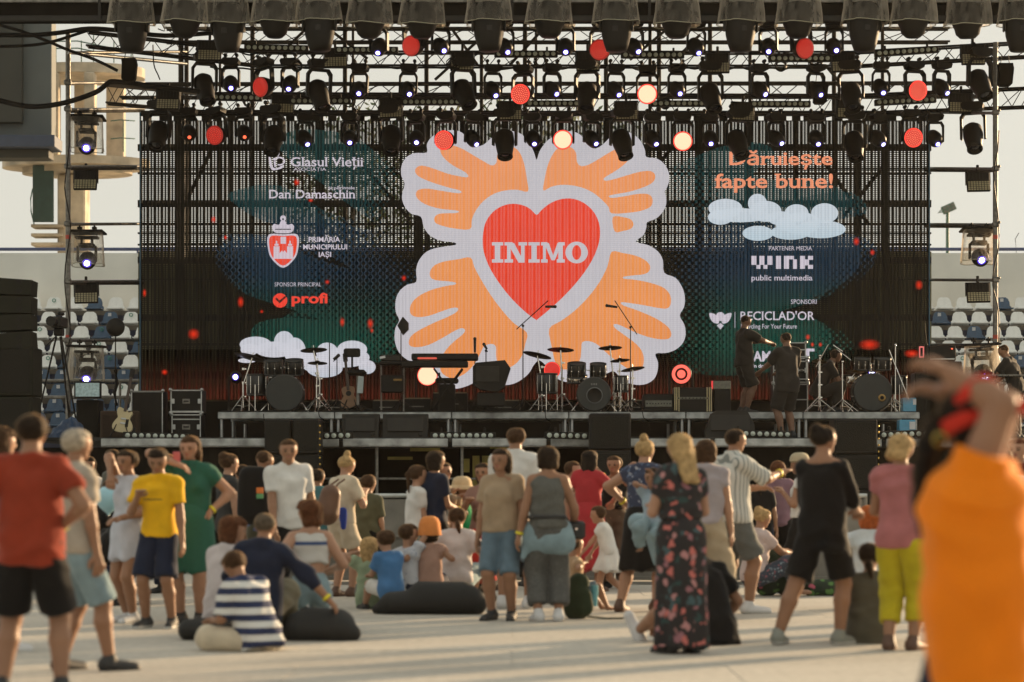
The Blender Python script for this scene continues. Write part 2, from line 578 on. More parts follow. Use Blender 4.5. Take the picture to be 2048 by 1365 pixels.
def treeline():
 o = thing("background_tree", "leafy tree top glimpsed through the trusses just above the screen", "tree", (-1.2, 66, 0), 0)
 rr = random.Random(5)
 MB().cyl((0, 0, 0), (0, 0, 9), 0.35, 0.12, n=8).build("trunk", mat("bark", (0.08, 0.06, 0.04), 0.9), o)
 m = MB()
 for i in range(2600):
  a = rr.uniform(0, 6.283)
  u = rr.random() ** 0.4
  p = Vector((5.0 * u * math.cos(a), 2 * u * math.sin(a), 9.5 + 3.4 * (rr.random() - 0.5) * (1.3 - 0.5 * u) + 0.7 * math.sin(3 * a)))
  d = Vector((rr.uniform(-1, 1), rr.uniform(-1, 1), rr.uniform(-1, 1))).normalized() * 0.12
  e = d.orthogonal().normalized() * 0.06
  m.add([p - d, p + e, p + d, p - e], [(0, 1, 2, 3)])
 m.build("crown", mat("leaf_green", (0.06, 0.09, 0.02), 0.6, noise=0.4, scale=1), o, kind='stuff')
treeline()
# ------------------------------------------------------------------ LED wall
LP = 96.7
LY = FPX / LP                                        # 50 m
def S(px, py, layer=0.0):
 return Vector(((px - 1024) / LP, LY - 0.05 - layer * 0.006, EYE + (HOR - py) / LP))
led = thing("led_wall", "wide see-through video wall showing a red heart between orange hands", "video screen", (0, LY, 0))
def led_wall():
 frame_m = mat("led_frame_black", (0.016, 0.014, 0.010), 0.6, noise=0.2, spec=0.2)
 pw, ph = 56.25 / LP, 109.6 / LP
 b = MB()
 # vertical strips between the slots (units: photo px of the panel's own grid)
 u = lambda px: px / LP - pw / 2
 for k in range(4):
  o = 14.0625 * k
  for (a, c) in ((0, 1.8), (4.8, 7.6), (10.6, 14.0625)):
   b.box(((u(o + a) + u(o + c)) / 2, 0.03, 0), ((c - a) / LP, 0.02, ph))
 n = 28
 for j in range(n):
  b.box((0, 0.035, -ph / 2 + ph * (j + 0.5) / n), (pw, 0.012, ph / n * 0.5))
 for s in (-1, 1):
  b.box((0, 0.06, s * (ph / 2 - 0.012)), (pw - 0.004, 0.05, 0.024))
  b.box((s * (pw / 2 - 0.006), 0.075, 0), (0.012, 0.08, ph - 0.004))
 me = b.mesh("led_panel", [frame_m])
 for i in range(28):
  for a, b_ in zip((241, 295, 408, 521, 636, 750), (295, 408, 521, 636, 750, 801)):
   c = S(282 + 56.25 * (i + 0.5), (a + b_) / 2)
   link("led_panel", me, led, (c.x, 0, c.z)).scale = (1, 1, (b_ - a) / 109.6)
  hb = MB().box((0, 0.03, 0), (17 / LP, .05, 10 / LP)).mesh("hanging_bracket", [frame_m]) if i == 0 else hb
  for k in (0, 1):
   c = S(282 + 56.25 * i + 14 + 28 * k + (3 if (i * 7 + k) % 3 else -2), 236.5)
   link("hanging_bracket", hb, led, (c.x, 0, c.z))
 c = S(1070, 227)
 MB().box((c.x, .03, c.z), (1576 / LP, .10, 10 / LP)).build("hanging_beam", frame_m, led)
 e0, e1 = S(280.5, 228), S(280.5, 776)
 bm = mat("blue_edge", (0.05, 0.14, 0.22), 0.5)
 for x in (280.6, 1858.4):
  c = S(x, 512)
  MB().box((c.x, 0.02, c.z), (0.022, 0.12, 572 / LP)).build("edge_trim", bm, led)

def lit(name, col, es, slot=0.0, dots=False, fade=None, scan=True):
 """light-giving screen content: emission, see-through where the panel has its slots"""
 key = "screen_" + name
 if key in MATS:
  return MATS[key]
 m = bpy.data.materials.new(key)
 m.use_nodes = True
 t = m.node_tree
 t.nodes.clear()
 out = t.nodes.new("ShaderNodeOutputMaterial")
 em = t.nodes.new("ShaderNodeEmission")
 es = es / 2 ** EXPO
 em.inputs[1].default_value = es
 geo = t.nodes.new("ShaderNodeNewGeometry")
 sep = t.nodes.new("ShaderNodeSeparateXYZ")
 t.links.new(geo.outputs["Position"], sep.inputs[0])
 def math_(op, a, b_=None, c=None):
  n = t.nodes.new("ShaderNodeMath")
  n.operation = op
  for i, v in enumerate((a, b_, c)):
   if v is None:
    continue
   if isinstance(v, (int, float)):
    n.inputs[i].default_value = v
   else:
    t.links.new(v, n.inputs[i])
  return n.outputs[0]
 # px = position along the wall in grid units; 14.0625 per slot pair
 px = math_('MULTIPLY_ADD', sep.outputs[0], LP, 1024 - 282)
 pz = math_('MULTIPLY_ADD', sep.outputs[2], -LP, HOR + EYE * LP)       # photo row
 ph_ = math_('MODULO', px, 14.0625)
 a1 = math_('COMPARE', ph_, 3.3, 1.9)
 a2 = math_('COMPARE', ph_, 9.1, 1.9)
 slots = math_('MAXIMUM', a1, a2)
 if isinstance(col, list):
  fac = math_('MULTIPLY_ADD', pz, 1 / 560, -225 / 560)
  c = ramp(t, fac, col)
  t.links.new(c, em.inputs[0])
 else:
  em.inputs[0].default_value = (*col, 1)
 if scan:
  # slight uneven brightness between the modules
  vx = t.nodes.new("ShaderNodeTexNoise")
  vx.inputs["Scale"].default_value = 1.3
  t.links.new(geo.outputs["Position"], vx.inputs["Vector"])
  rows_ = math_('MODULO', pz, 3.9)
  ln = math_('LESS_THAN', rows_, 1.2)
  f = math_('MULTIPLY_ADD', ln, -0.10 * es, es)
  f = math_('MULTIPLY', f, math_('MULTIPLY_ADD', vx.outputs["Fac"], 0.16, 0.92))
  t.links.new(f, em.inputs[1])
 tr = t.nodes.new("ShaderNodeBsdfTransparent")
 mix = t.nodes.new("ShaderNodeMixShader")
 fac = math_('MULTIPLY', slots, slot)
 if dots:
  # halftone: round holes on a diagonal grid that grow towards the shape's darker end
  w = 13.7
  def lattice(offx, offy):
   x = math_('ADD', px, offx)
   z = math_('ADD', pz, offy)
   dx = math_('SUBTRACT', math_('MODULO', x, w), w / 2)
   dz = math_('SUBTRACT', math_('MODULO', z, w), w / 2)
   return math_('SQRT', math_('ADD', math_('MULTIPLY', dx, dx), math_('MULTIPLY', dz, dz)))
  d = math_('MINIMUM', lattice(0, 0), lattice(w / 2, w / 2))
  n = t.nodes.new("ShaderNodeTexNoise")
  n.inputs["Scale"].default_value = 0.55
  n.inputs["Detail"].default_value = 0
  t.links.new(geo.outputs["Position"], n.inputs["Vector"])
  side = math_('ABSOLUTE', math_('SUBTRACT', px, 1075 - 282))
  mid = math_('ABSOLUTE', math_('SUBTRACT', side, 500))
  rad = math_('MULTIPLY_ADD', n.outputs["Fac"], 9.0, math_('MULTIPLY_ADD', mid, 0.032, (-4.2 if dots is True else -6.6)))
  hole = math_('LESS_THAN', d, rad)
  fac = math_('MAXIMUM', fac, hole)
 t.links.new(fac, mix.inputs[0])
 t.links.new(em.outputs[0], mix.inputs[1])
 t.links.new(tr.outputs[0], mix.inputs[2])
 t.links.new(mix.outputs[0], out.inputs[0])
 MATS[key] = m
 return m

def lin(r, g, b):
 return tuple((c / 255 / 12.92) if c / 255 <= 0.04045 else ((c / 255 + 0.055) / 1.055) ** 2.4 for c in (r, g, b))

def sheet(name, polys, m, layer, parent=None):
 b = MB()
 for poly in polys:
  vv = [S(x, y, layer) - Vector((0, LY, 0)) for x, y in poly]
  tri = tessellate_polygon([[Vector((x, y, 0)) for x, y in poly]])
  b.add(vv, [tuple(q) for q in tri])
 return b.build(name, m, parent or led)

def disc(x, y, rx, ry=None, n=24):
 ry = ry or rx
 return [(x + rx * math.cos(2 * math.pi * i / n), y + ry * math.sin(2 * math.pi * i / n)) for i in range(n)]

# ---- lettering: outlines taken from Blender's own typeface, slab feet added on the stems
def text_mesh(s, bold=0.0):
 cu = bpy.data.curves.new("lettering", 'FONT')
 cu.body = s
 cu.size = 1.0
 cu.offset = bold
 cu.resolution_u = 3
 o = bpy.data.objects.new("lettering", cu)
 COL.objects.link(o)
 dg = bpy.context.evaluated_depsgraph_get()
 me = bpy.data.meshes.new_from_object(o.evaluated_get(dg))
 v = np.array([x.co[:2] for x in me.vertices]) if len(me.vertices) else np.zeros((0, 2))
 f = [tuple(p.vertices) for p in me.polygons]
 e = {}
 for p in f:
  for i in range(len(p)):
   k = tuple(sorted((p[i], p[(i + 1) % len(p)])))
   e[k] = e.get(k, 0) + 1
 edges = [k for k, c in e.items() if c == 1]
 bpy.data.objects.remove(o)
 bpy.data.curves.remove(cu)
 bpy.data.meshes.remove(me)
 return v, f, edges

def lettering(s, x0, x1, ytop, ybase, m, layer=6, bold=0.01, slab=0.0, cap=0.0, parent=None, name="lettering"):
 """fit the string between x0..x1; its capital height runs from ytop to ybase"""
 v, f, edges = text_mesh(s, bold)
 if not len(v):
  return
 capv, _, _ = text_mesh("H", bold)
 H = capv[:, 1].max()
 mn, mx = v[:, 0].min(), v[:, 0].max()
 quads = []
 if slab > 0:
  xh = text_mesh("x", bold)[0][:, 1].max()
  t = slab
  def stems(y):
   xs = []
   for a, b in edges:
    (xa, ya), (xb, yb) = v[a], v[b]
    if (ya - y) * (yb - y) < 0:
     xs.append((xa + (xb - xa) * (y - ya) / (yb - ya), abs(xb - xa) < 0.25 * abs(yb - ya)))
   xs.sort()
   return [(xs[i][0], xs[i + 1][0]) for i in range(0, len(xs) - 1, 2) if xs[i][1] and xs[i + 1][1] and xs[i + 1][0] - xs[i][0] < 0.26]
  for y, (qa, qb) in ((0.06 * H, (0, t * 0.9)), (H * 0.955, (H - t * 0.9, H)), ((xh) * 0.97, (xh - t * 0.9, xh))):
   for a, b in stems(y):
    wl = wr = t * 0.95
    if y > 0.5 * H and y < xh:
     wr = 0
     # only a stem that does not run on above the x-height
     if any(abs((p + q) / 2 - (a + b) / 2) < 0.03 for p, q in stems(xh * 1.15)):
      continue
    quads.append([(a - wl, qa), (b + wr, qa), (b + wr, qb), (a - wl, qb)])
 sx = (x1 - x0) / (mx - mn)
 sy = (ybase - ytop) / H
 T = lambda p: S(x0 + (p[0] - mn) * sx, ybase - p[1] * sy, layer) - Vector((0, LY, 0))
 b = MB()
 b.add([T(p) for p in v], f)
 for q in quads:
  T2 = lambda p: T(p) - Vector((0, 0.001, 0))
  b.add([T2(p) for p in q], [(0, 1, 2, 3)])
 return b.build(name, m, parent or led)

def content():
 WHT = lit("white", lin(196, 192, 197), 1.0, slot=0.05)
 ORG = lit("orange", [(0.0, lin(236, 150, 98)), (0.5, lin(234, 148, 82)), (1.0, lin(232, 142, 72))], 1.0, slot=0.14)
 RED = lit("red", [(0.0, lin(238, 72, 48)), (1.0, lin(222, 64, 38))], 1.0, slot=0.12)
 TXT = lit("text_white", lin(205, 196, 206), 1.0, slot=0.15)
 PNK = lit("text_orange", lin(240, 150, 112), 1.0, slot=0.1)
 PRF = lit("text_red", lin(238, 72, 56), 1.0, slot=0.05)
 CLD = lit("cloud", [(0.0, lin(206, 206, 214)), (0.38, lin(200, 210, 218)), (0.45, lin(186, 203, 213)), (0.9, lin(206, 204, 212)), (1.0, lin(180, 196, 208))], 1.0, slot=0.12)
 bgc = [(0.08, lin(30, 58, 56)), (0.34, lin(28, 56, 58)), (0.42, lin(30, 48, 62)), (0.58, lin(32, 52, 66)), (0.70, lin(30, 62, 56)), (0.84, lin(28, 74, 62)), (0.95, lin(28, 54, 46))]
 BGS = lit("teal_shape", bgc, 0.9, slot=0.6, dots=-11.0, scan=False)
 BGD = lit("teal_dotted", bgc, 0.9, slot=0.6, dots=True, scan=False)
 RBR = lit("red_glow_band", [(0.88, (0, 0, 0)), (0.97, lin(52, 24, 16)), (1.0, lin(70, 26, 16))], 1.0, slot=0.7, scan=False)
 # dim base image
 sheet("screen_image_background", [[(283, 700), (1856, 700), (1856, 800), (283, 800)]], RBR, 0.5)
 # teal hands
 L1 = catmull([(552, 285), (590, 262), (650, 262), (708, 275), (760, 312), (796, 345), (815, 390), (860, 520), (800, 600), (795, 700), (770, 730), (700, 705), (600, 705), (515, 700), (500, 672), (520, 645), (580, 636), (640, 640), (560, 612), (490, 588), (445, 550), (430, 515), (448, 488), (500, 478), (560, 492), (640, 520), (700, 538), (640, 500), (575, 462), (500, 430), (455, 392), (500, 380), (570, 395), (640, 430), (700, 452), (745, 462), (752, 448), (700, 412), (650, 372), (590, 330)], 3)
 L2 = catmull([(1332, 360), (1400, 310), (1480, 286), (1535, 292), (1545, 315), (1505, 350), (1560, 362), (1640, 362), (1700, 395), (1690, 420), (1600, 440), (1500, 452), (1560, 470), (1640, 470), (1705, 480), (1722, 510), (1705, 552), (1640, 590), (1540, 622), (1600, 630), (1650, 650), (1662, 685), (1620, 725), (1500, 750), (1380, 745), (1330, 700), (1300, 560)], 3)
 sheet("teal_hand", [L1], BGS, 1)
 sheet("teal_hand", [L2], BGS, 1)
 # halftone haloes round the hands
 H1 = [(458, 390), (560, 372), (700, 440), (830, 360), (870, 470), (830, 640), (840, 720), (700, 700), (620, 720), (560, 640), (640, 600), (440, 560), (415, 500), (450, 470), (590, 470), (520, 430)]
 H2 = [(1330, 450), (1420, 460), (1590, 400), (1700, 385), (1730, 430), (1600, 450), (1740, 480), (1740, 540), (1640, 600), (1480, 650), (1680, 660), (1700, 740), (1560, 765), (1340, 760)]
 sheet("halftone_dots", [catmull(H1, 3)], BGD, 0)
 sheet("halftone_dots", [catmull(H2, 3)], BGD, 0)
 # red flecks
 RF = bpy.data.materials.new("screen_red_fleck")
 RF.use_nodes = True
 t = RF.node_tree
 t.nodes.clear()
 out, em, tr, mx, tc = [t.nodes.new(k) for k in ("ShaderNodeOutputMaterial", "ShaderNodeEmission", "ShaderNodeBsdfTransparent", "ShaderNodeMixShader", "ShaderNodeTexCoord")]
 em.inputs[0].default_value = (*lin(232, 52, 28), 1)
 em.inputs[1].default_value = 1 / 2 ** EXPO
 ln = t.nodes.new("ShaderNodeVectorMath")
 ln.operation = 'LENGTH'
 t.links.new(tc.outputs["Object"], ln.inputs[0])
 t.links.new(ramp(t, ln.outputs["Value"], [(0.1, (.1, .1, .1)), (0.5, (.6, .6, .6)), (1.0, (1, 1, 1))]), mx.inputs[0])
 t.links.new(em.outputs[0], mx.inputs[1])
 t.links.new(tr.outputs[0], mx.inputs[2])
 t.links.new(mx.outputs[0], out.inputs[0])
 fm = bpy.data.meshes.new("red_fleck")
 fm.from_pydata([(math.cos(k * .3927), 0, math.sin(k * .3927)) for k in range(16)], [], [tuple(range(16))])
 fm.materials.append(RF)
 for x, y, a, b_ in ((428, 440, 4, 6), (388, 669, 9, 9), (482, 605, 5, 9), (290, 587, 3, 7), (524, 624, 3, 3), (685, 645, 4, 8), (741, 648, 5, 9), (744, 662, 3, 4), (808, 557, 4, 5), (594, 366, 5, 6), (622, 402, 4, 3),
                       (1744, 506, 4, 5), (1837, 571, 6, 8), (1712, 484, 5, 7), (1738, 690, 16, 9), (1823, 708, 12, 7), (1654, 733, 3, 4), (1615, 675, 4, 5), (1624, 690, 3, 4), (1640, 690, 3, 4), (452, 476, 3, 4), (655, 565, 4, 4), (330, 745, 5, 5)):
  fk = link("red_fleck", fm, led, S(x, y, 2) - Vector((0, LY, 0)))
  fk.scale = (a * 1.45 / LP, 1, b_ * 1.35 / LP)

 # ---- the butterfly of four hands (outline read off the photograph)
 C = lambda pts: [(780 + x / 2.576, 250 + y / 2.576) for x, y in pts]
 white = [(755, 182), (770, 140), (800, 95), (835, 66), (880, 42), (930, 36), (975, 50), (1008, 85), (1028, 115), (1060, 124), (1100, 100), (1140, 62), (1200, 36), (1250, 50), (1290, 85), (1312, 130), (1320, 168),
             (1370, 175), (1410, 202), (1434, 245), (1437, 290), (1424, 330), (1414, 346), (1420, 370), (1422, 410), (1405, 450), (1370, 485), (1324, 504), (1320, 530), (1305, 570), (1266, 604), (1330, 622), (1380, 655), (1405, 700), (1412, 764),
             (1470, 790), (1505, 840), (1518, 890), (1514, 940), (1492, 984), (1515, 1030), (1522, 1080), (1508, 1125), (1470, 1160), (1420, 1177), (1367, 1181), (1380, 1225), (1376, 1275), (1358, 1312), (1320, 1336), (1270, 1341), (1220, 1328), (1180, 1296), (1150, 1270), (1110, 1285), (1040, 1300), (960, 1320), (900, 1325), (850, 1300), (810, 1250), (770, 1215),
             (740, 1240), (720, 1275), (690, 1305), (645, 1332), (598, 1342), (560, 1330), (510, 1300), (460, 1315), (400, 1346), (330, 1362), (270, 1345), (230, 1310), (160, 1240), (90, 1212), (45, 1170), (25, 1112), (28, 1050), (48, 1008), (30, 965), (30, 905), (50, 858), (90, 825), (136, 810), (135, 750), (150, 700), (190, 655), (250, 634), (336, 621), (330, 608), (265, 600), (210, 575), (175, 530), (160, 476), (110, 460), (75, 420), (62, 370), (76, 306), (60, 268), (60, 215), (85, 170), (130, 148), (190, 145), (190, 105), (215, 65), (260, 42), (320, 30), (370, 42), (402, 78), (440, 110), (480, 106), (520, 72), (560, 46), (620, 34), (680, 52), (720, 100), (742, 145)]
 sheet("hands_outline", [catmull(C(white), 3)], WHT, 3)
 UL = [(412, 540), (422, 490), (445, 440), (485, 392), (540, 356), (600, 340), (655, 337), (710, 346), (706, 290), (696, 225), (680, 170), (655, 130), (615, 112), (570, 125), (552, 160), (548, 198), (525, 212), (490, 195), (430, 160), (370, 125), (310, 105), (270, 105), (258, 122), (264, 152), (290, 185), (330, 215), (385, 245), (403, 264), (398, 273), (370, 270), (300, 255), (230, 230), (180, 215), (150, 215), (131, 232), (135, 255), (160, 275), (220, 300), (300, 325), (358, 340), (368, 350), (350, 355), (280, 345), (210, 333), (170, 332), (141, 342), (134, 365), (150, 390), (190, 415), (260, 435), (338, 443), (356, 450), (338, 457), (290, 458), (250, 462), (230, 480), (233, 505), (262, 520), (325, 535)]
 UR = [(790, 341), (795, 290), (810, 220), (835, 160), (870, 120), (925, 116), (957, 145), (962, 192), (980, 214), (1012, 212), (1060, 188), (1110, 157), (1165, 128), (1212, 128), (1236, 150), (1226, 185), (1190, 220), (1145, 250), (1103, 276), (1106, 290), (1140, 286), (1210, 266), (1280, 246), (1335, 240), (1361, 254), (1364, 280), (1345, 305), (1290, 330), (1220, 350), (1155, 361), (1126, 370), (1145, 379), (1210, 370), (1280, 358), (1332, 361), (1352, 386), (1345, 420), (1310, 440), (1250, 453), (1143, 459), (1125, 425), (1090, 388), (1050, 355), (1000, 330), (940, 315), (880, 312), (830, 322)]
 UR2 = [(1147, 478), (1200, 478), (1240, 490), (1253, 515), (1240, 538), (1200, 549), (1157, 552)]
 LL = [(415, 686), (350, 695), (280, 706), (230, 726), (206, 760), (212, 790), (242, 803), (300, 808), (338, 815), (334, 825), (290, 832), (220, 850), (155, 880), (116, 915), (103, 950), (111, 980), (142, 992), (195, 987), (260, 965), (320, 945), (350, 946), (344, 965), (300, 990), (230, 1020), (150, 1060), (110, 1090), (97, 1120), (106, 1141), (142, 1147), (200, 1135), (270, 1100), (330, 1065), (370, 1049), (387, 1060), (374, 1082), (330, 1118), (290, 1160), (262, 1210), (262, 1270), (310, 1305), (375, 1290), (430, 1240), (465, 1180), (485, 1143), (520, 1130), (545, 1143), (547, 1195), (562, 1245), (600, 1257), (648, 1232), (680, 1190), (697, 1130), (705, 1072), (640, 1025), (580, 960), (520, 880), (470, 800), (435, 735)]
 LR = [(1141, 656), (1200, 663), (1260, 675), (1310, 697), (1338, 727), (1334, 756), (1305, 772), (1250, 778), (1202, 785), (1206, 795), (1260, 800), (1340, 816), (1410, 842), (1443, 882), (1445, 925), (1425, 948), (1380, 945), (1300, 930), (1220, 918), (1190, 917), (1201, 932), (1280, 960), (1370, 1000), (1430, 1042), (1448, 1077), (1438, 1101), (1400, 1107), (1330, 1095), (1250, 1065), (1180, 1032), (1152, 1030), (1160, 1050), (1210, 1087), (1270, 1133), (1302, 1180), (1305, 1232), (1288, 1262), (1245, 1268), (1190, 1235), (1130, 1190), (1070, 1135), (1025, 1116), (990, 1122), (985, 1160), (975, 1220), (930, 1258), (880, 1258), (850, 1220), (832, 1140), (820, 1052), (880, 1012), (950, 960), (1020, 890), (1080, 810), (1120, 730)]
 for h in (UL, UR, UR2, LL, LR):
  sheet("orange_hand", [catmull(C(h), 3)], ORG, 4)
 heart = [(755, 466), (725, 438), (685, 417), (632, 409), (580, 420), (532, 450), (495, 500), (480, 560), (478, 620), (490, 680), (520, 750), (572, 830), (632, 903), (700, 968), (752, 1006), (760, 1003), (822, 952), (900, 880), (980, 790), (1040, 700), (1073, 620), (1082, 550), (1070, 490), (1040, 440), (990, 400), (930, 382), (870, 388), (820, 410), (780, 442)]
 hh = catmull(C(heart), 3)
 sheet("red_heart", [hh], RED, 4)
 # INIMO in fat slab letters
 def glyph(x0, x1, kind):
  t, b_, y = 607, 712, None
  w = x1 - x0
  sl = 17
  rect = lambda a, c, d, e: [(a, c), (d, c), (d, e), (a, e)]
  out = []
  if kind == 'I':
   out = [rect(x0, t, x1, t + sl), rect(x0, b_ - sl, x1, b_), rect(x0 + w * .26, t + sl, x0 + w * .74, b_ - sl)]
  elif kind == 'N':
   out = [rect(x0, t, x0 + w * .36, t + sl), rect(x0, b_ - sl, x0 + w * .38, b_), rect(x0 + w * .11, t + sl, x0 + w * .27, b_ - sl), rect(x1 - w * .38, t, x1, t + sl), rect(x1 - w * .27, t + sl, x1 - w * .11, b_),
                   [(x0 + w * .16, t + sl * .6), (x0 + w * .42, t + sl * .2), (x1 - w * .12, b_), (x1 - w * .38, b_)]]
  elif kind == 'M':
   out = [rect(x0, t, x0 + w * .27, t + sl), rect(x0, b_ - sl, x0 + w * .28, b_), rect(x0 + w * .08, t + sl, x0 + w * .2, b_ - sl), rect(x1 - w * .27, t, x1, t + sl), rect(x1 - w * .34, b_ - sl, x1, b_), rect(x1 - w * .27, t + sl, x1 - w * .08, b_ - sl),
                   [(x0 + w * .12, t + 4), (x0 + w * .33, t + 4), (x0 + w * .58, b_ - 12), (x0 + w * .44, b_ - 12)], [(x1 - w * .31, t + 4), (x1 - w * .12, t + 4), (x0 + w * .58, b_ - 12), (x0 + w * .44, b_ - 12)]]
  return out
 parts = []
 for a, c, k in ((525, 583, 'I'), (590, 706, 'N'), (713, 771, 'I'), (778, 900, 'M')):
  parts += [C(q) for q in glyph(a, c, k)]
 n = 28
 O = []
 for i in range(n):
  t0, t1 = 2 * math.pi * i / n, 2 * math.pi * (i + 1) / n
  f = lambda t, rx, ry: (961 + rx * math.cos(t), 660 + ry * math.sin(t))
  O.append(C([f(t0, 58, 56), f(t1, 58, 56), f(t1, 23, 38), f(t0, 23, 38)]))
 sheet("lettering", parts + O, WHT, 5)

 # ---- clouds
 def cloud(els, base=6):
  pol = []
  for i, (x, y, a, b_) in enumerate(els):
   pol.append(disc(x, y, a, b_, 28))
  b = MB()
  for i, poly in enumerate(pol):
   vv = [S(x, y, base + 0.25 * i) - Vector((0, LY, 0)) for x, y in poly]
   b.add(vv, [tuple(range(len(vv)))])
  b.build("cloud_graphic", CLD, led)
 cloud([(1450, 418, 34, 19), (1514, 408, 19, 19), (1530, 424, 32, 21), (1480, 432, 60, 14), (1440, 436, 25, 15), (1560, 438, 26, 14)])
 cloud([(1515, 468, 31, 15), (1592, 428, 24, 18), (1648, 428, 27, 20), (1600, 448, 40, 22), (1640, 460, 50, 18), (1580, 466, 40, 15), (1570, 450, 20, 14)], 8)
 cloud([(512, 690, 32, 16), (569, 684, 20, 21), (590, 702, 22, 26), (550, 700, 40, 16), (600, 712, 30, 14), (500, 700, 18, 12), (495, 722, 18, 5)])
 cloud([(655, 706, 22, 20), (705, 700, 30, 18), (690, 716, 50, 20), (735, 735, 17, 14), (650, 738, 36, 18), (625, 728, 22, 16), (615, 715, 15, 12)], 8)

 # ---- words and marks
 lettering("Glasul Vieții", 582, 726, 316, 334, TXT, bold=0.012, slab=0.055)
 lettering("ASOCIAȚIA", 588, 653, 337, 343, TXT, bold=0.0)
 lettering("și părintele", 657, 710, 374, 380, TXT, bold=0.01)
 lettering("Dan Damaschin", 539, 710, 381, 398, TXT, bold=0.012, slab=0.055)
 lettering("PRIMĂRIA", 618, 681, 475, 485, TXT, bold=0.022)
 lettering("MUNICIPIULUI", 607, 695, 490, 500, TXT, bold=0.022)
 lettering("IAȘI", 638, 663, 505, 515, TXT, bold=0.022)
 lettering("SPONSOR PRINCIPAL", 550, 643, 566, 574, TXT, bold=0.0)
 lettering("profi", 584, 656, 587, 607, PRF, bold=0.03)
 lettering("Dăruiește", 1458, 1664, 305, 331, PNK, bold=0.018, slab=0.06)
 lettering("fapte bune!", 1429, 1665, 349, 377, PNK, bold=0.018, slab=0.06)
 lettering("PARTENER MEDIA", 1537, 1623, 494, 502, TXT, bold=0.0)
 lettering("public multimedia", 1502, 1624, 551, 562, TXT, bold=0.012)
 lettering("SPONSORI", 1581, 1632, 600, 609, TXT, bold=0.003)
 lettering("RECICLAD'OR", 1480, 1628, 624, 641, TXT, bold=0.012, slab=0.04)
 lettering("Recycling For Your Future", 1481, 1593, 649, 658, TXT, bold=0.004)
 lettering("AM", 1505, 1540, 703, 723, TXT, bold=0.035)
 lettering("T", 1600, 1628, 698, 724, TXT, bold=0.035)
 lettering("în dra", 1504, 1530, 729, 736, TXT, bold=0.025)
 # pixel word "wink"
 px_ = []
 rect = lambda a, c, d, e: px_.append([(a, c), (d, c), (d, e), (a, e)])
 for a in (1502, 1518, 1534):
  rect(a, 513, a + 10, 531)
 for a in (1512, 1526):
  rect(a, 531, a + 8, 539)
 rect(1551, 513, 1561, 539)
 rect(1567, 513, 1577, 539); rect(1577, 513, 1587, 520); rect(1585, 520, 1593, 539)
 rect(1599, 513, 1609, 539); rect(1609, 520, 1617, 532); rect(1615, 513, 1625, 521); rect(1615, 531, 1625, 539)
 sheet("lettering", px_, TXT, 6)
 # profi disc with tick
 sheet("round_tick_badge", [disc(561, 602, 14.5)], PRF, 6)
 DK = lit("screen_dark", lin(24, 32, 30), 1.0, slot=0.2, scan=False)
 sheet("round_tick_badge", [[(551, 599), (554, 596), (560, 602), (572, 592), (574, 595), (560, 608)]], DK, 7)
 # cup and sprig mark beside the first name
 mk = [catmull([(538, 317), (542, 317), (547, 336), (556, 337), (566, 332), (568, 336), (556, 341), (543, 340)], 3)]
 n = 14
 for i in range(n):
  t0, t1 = -2.4 + 4.4 * i / n, -2.4 + 4.4 * (i + 1) / n
  f = lambda t, r: (560 + r * math.cos(t), 324 + r * 0.8 * math.sin(t))
  mk.append([f(t0, 11), f(t1, 11), f(t1, 7.5), f(t0, 7.5)])
 mk += [disc(551, 320, 4, 3, 12), [(548, 324), (552, 324), (553, 335), (550, 336)], [(556, 312), (559, 305), (560, 310), (556, 318)]]
 sheet("cup_mark", mk, TXT, 6)
 # coat of arms
 sh = lambda g: catmull([(567 - 29 * g, 500 - 29 * g), (567, 500 - 29 * g - 1), (567 + 29 * g, 500 - 29 * g), (567 + 30 * g, 500), (567 + 22 * g, 500 + 20 * g), (567, 500 + 37 * g), (567 - 22 * g, 500 + 20 * g), (567 - 30 * g, 500)], 4)
 sheet("shield", [sh(1.0)], TXT, 6)
 sheet("shield", [sh(0.88)], RED, 7)
 tw = []
 rc = lambda a, c, d, e: tw.append([(a, c), (d, c), (d, e), (a, e)])
 for x in (554, 581):
  rc(x - 6, 494, x + 6, 519); rc(x - 4, 489, x + 4, 493); rc(x - 1.5, 483, x + 1.5, 489)
 rc(560, 508, 575, 519); rc(562, 475, 573, 489)
 tw.append([(560, 508), (565, 502), (567, 506), (570, 502), (575, 508)])
 sheet("white_towers", tw, TXT, 8)
 cr = [disc(567, 438, 6, 6, 12), catmull([(545, 455), (550, 449), (558, 451), (567, 444), (576, 451), (584, 449), (589, 455), (584, 466), (567, 468), (550, 466)], 3), catmull([(561, 446), (567, 441), (573, 446), (572, 452), (562, 452)], 3)]
 sheet("crown", cr, TXT, 6)
 sheet("crown", [[(551, 459), (583, 459), (583, 461), (551, 461)], disc(567, 440, 2, 2.5, 8)], DK, 8)
 # leaf mark of the sponsor at the right
 lf = [disc(1440, 634, 9, 9, 18), catmull([(1418, 627), (1430, 630), (1437, 640), (1436, 648), (1426, 646), (1420, 638)], 3), catmull([(1462, 627), (1450, 630), (1443, 640), (1444, 648), (1454, 646), (1460, 638)], 3), [(1433, 652), (1440, 647), (1447, 652), (1440, 660)]]
 sheet("leaf_mark", lf + [[(1468.6, 625), (1469.6, 625), (1469.6, 657), (1468.6, 657)]], TXT, 6)
led_wall()
content()

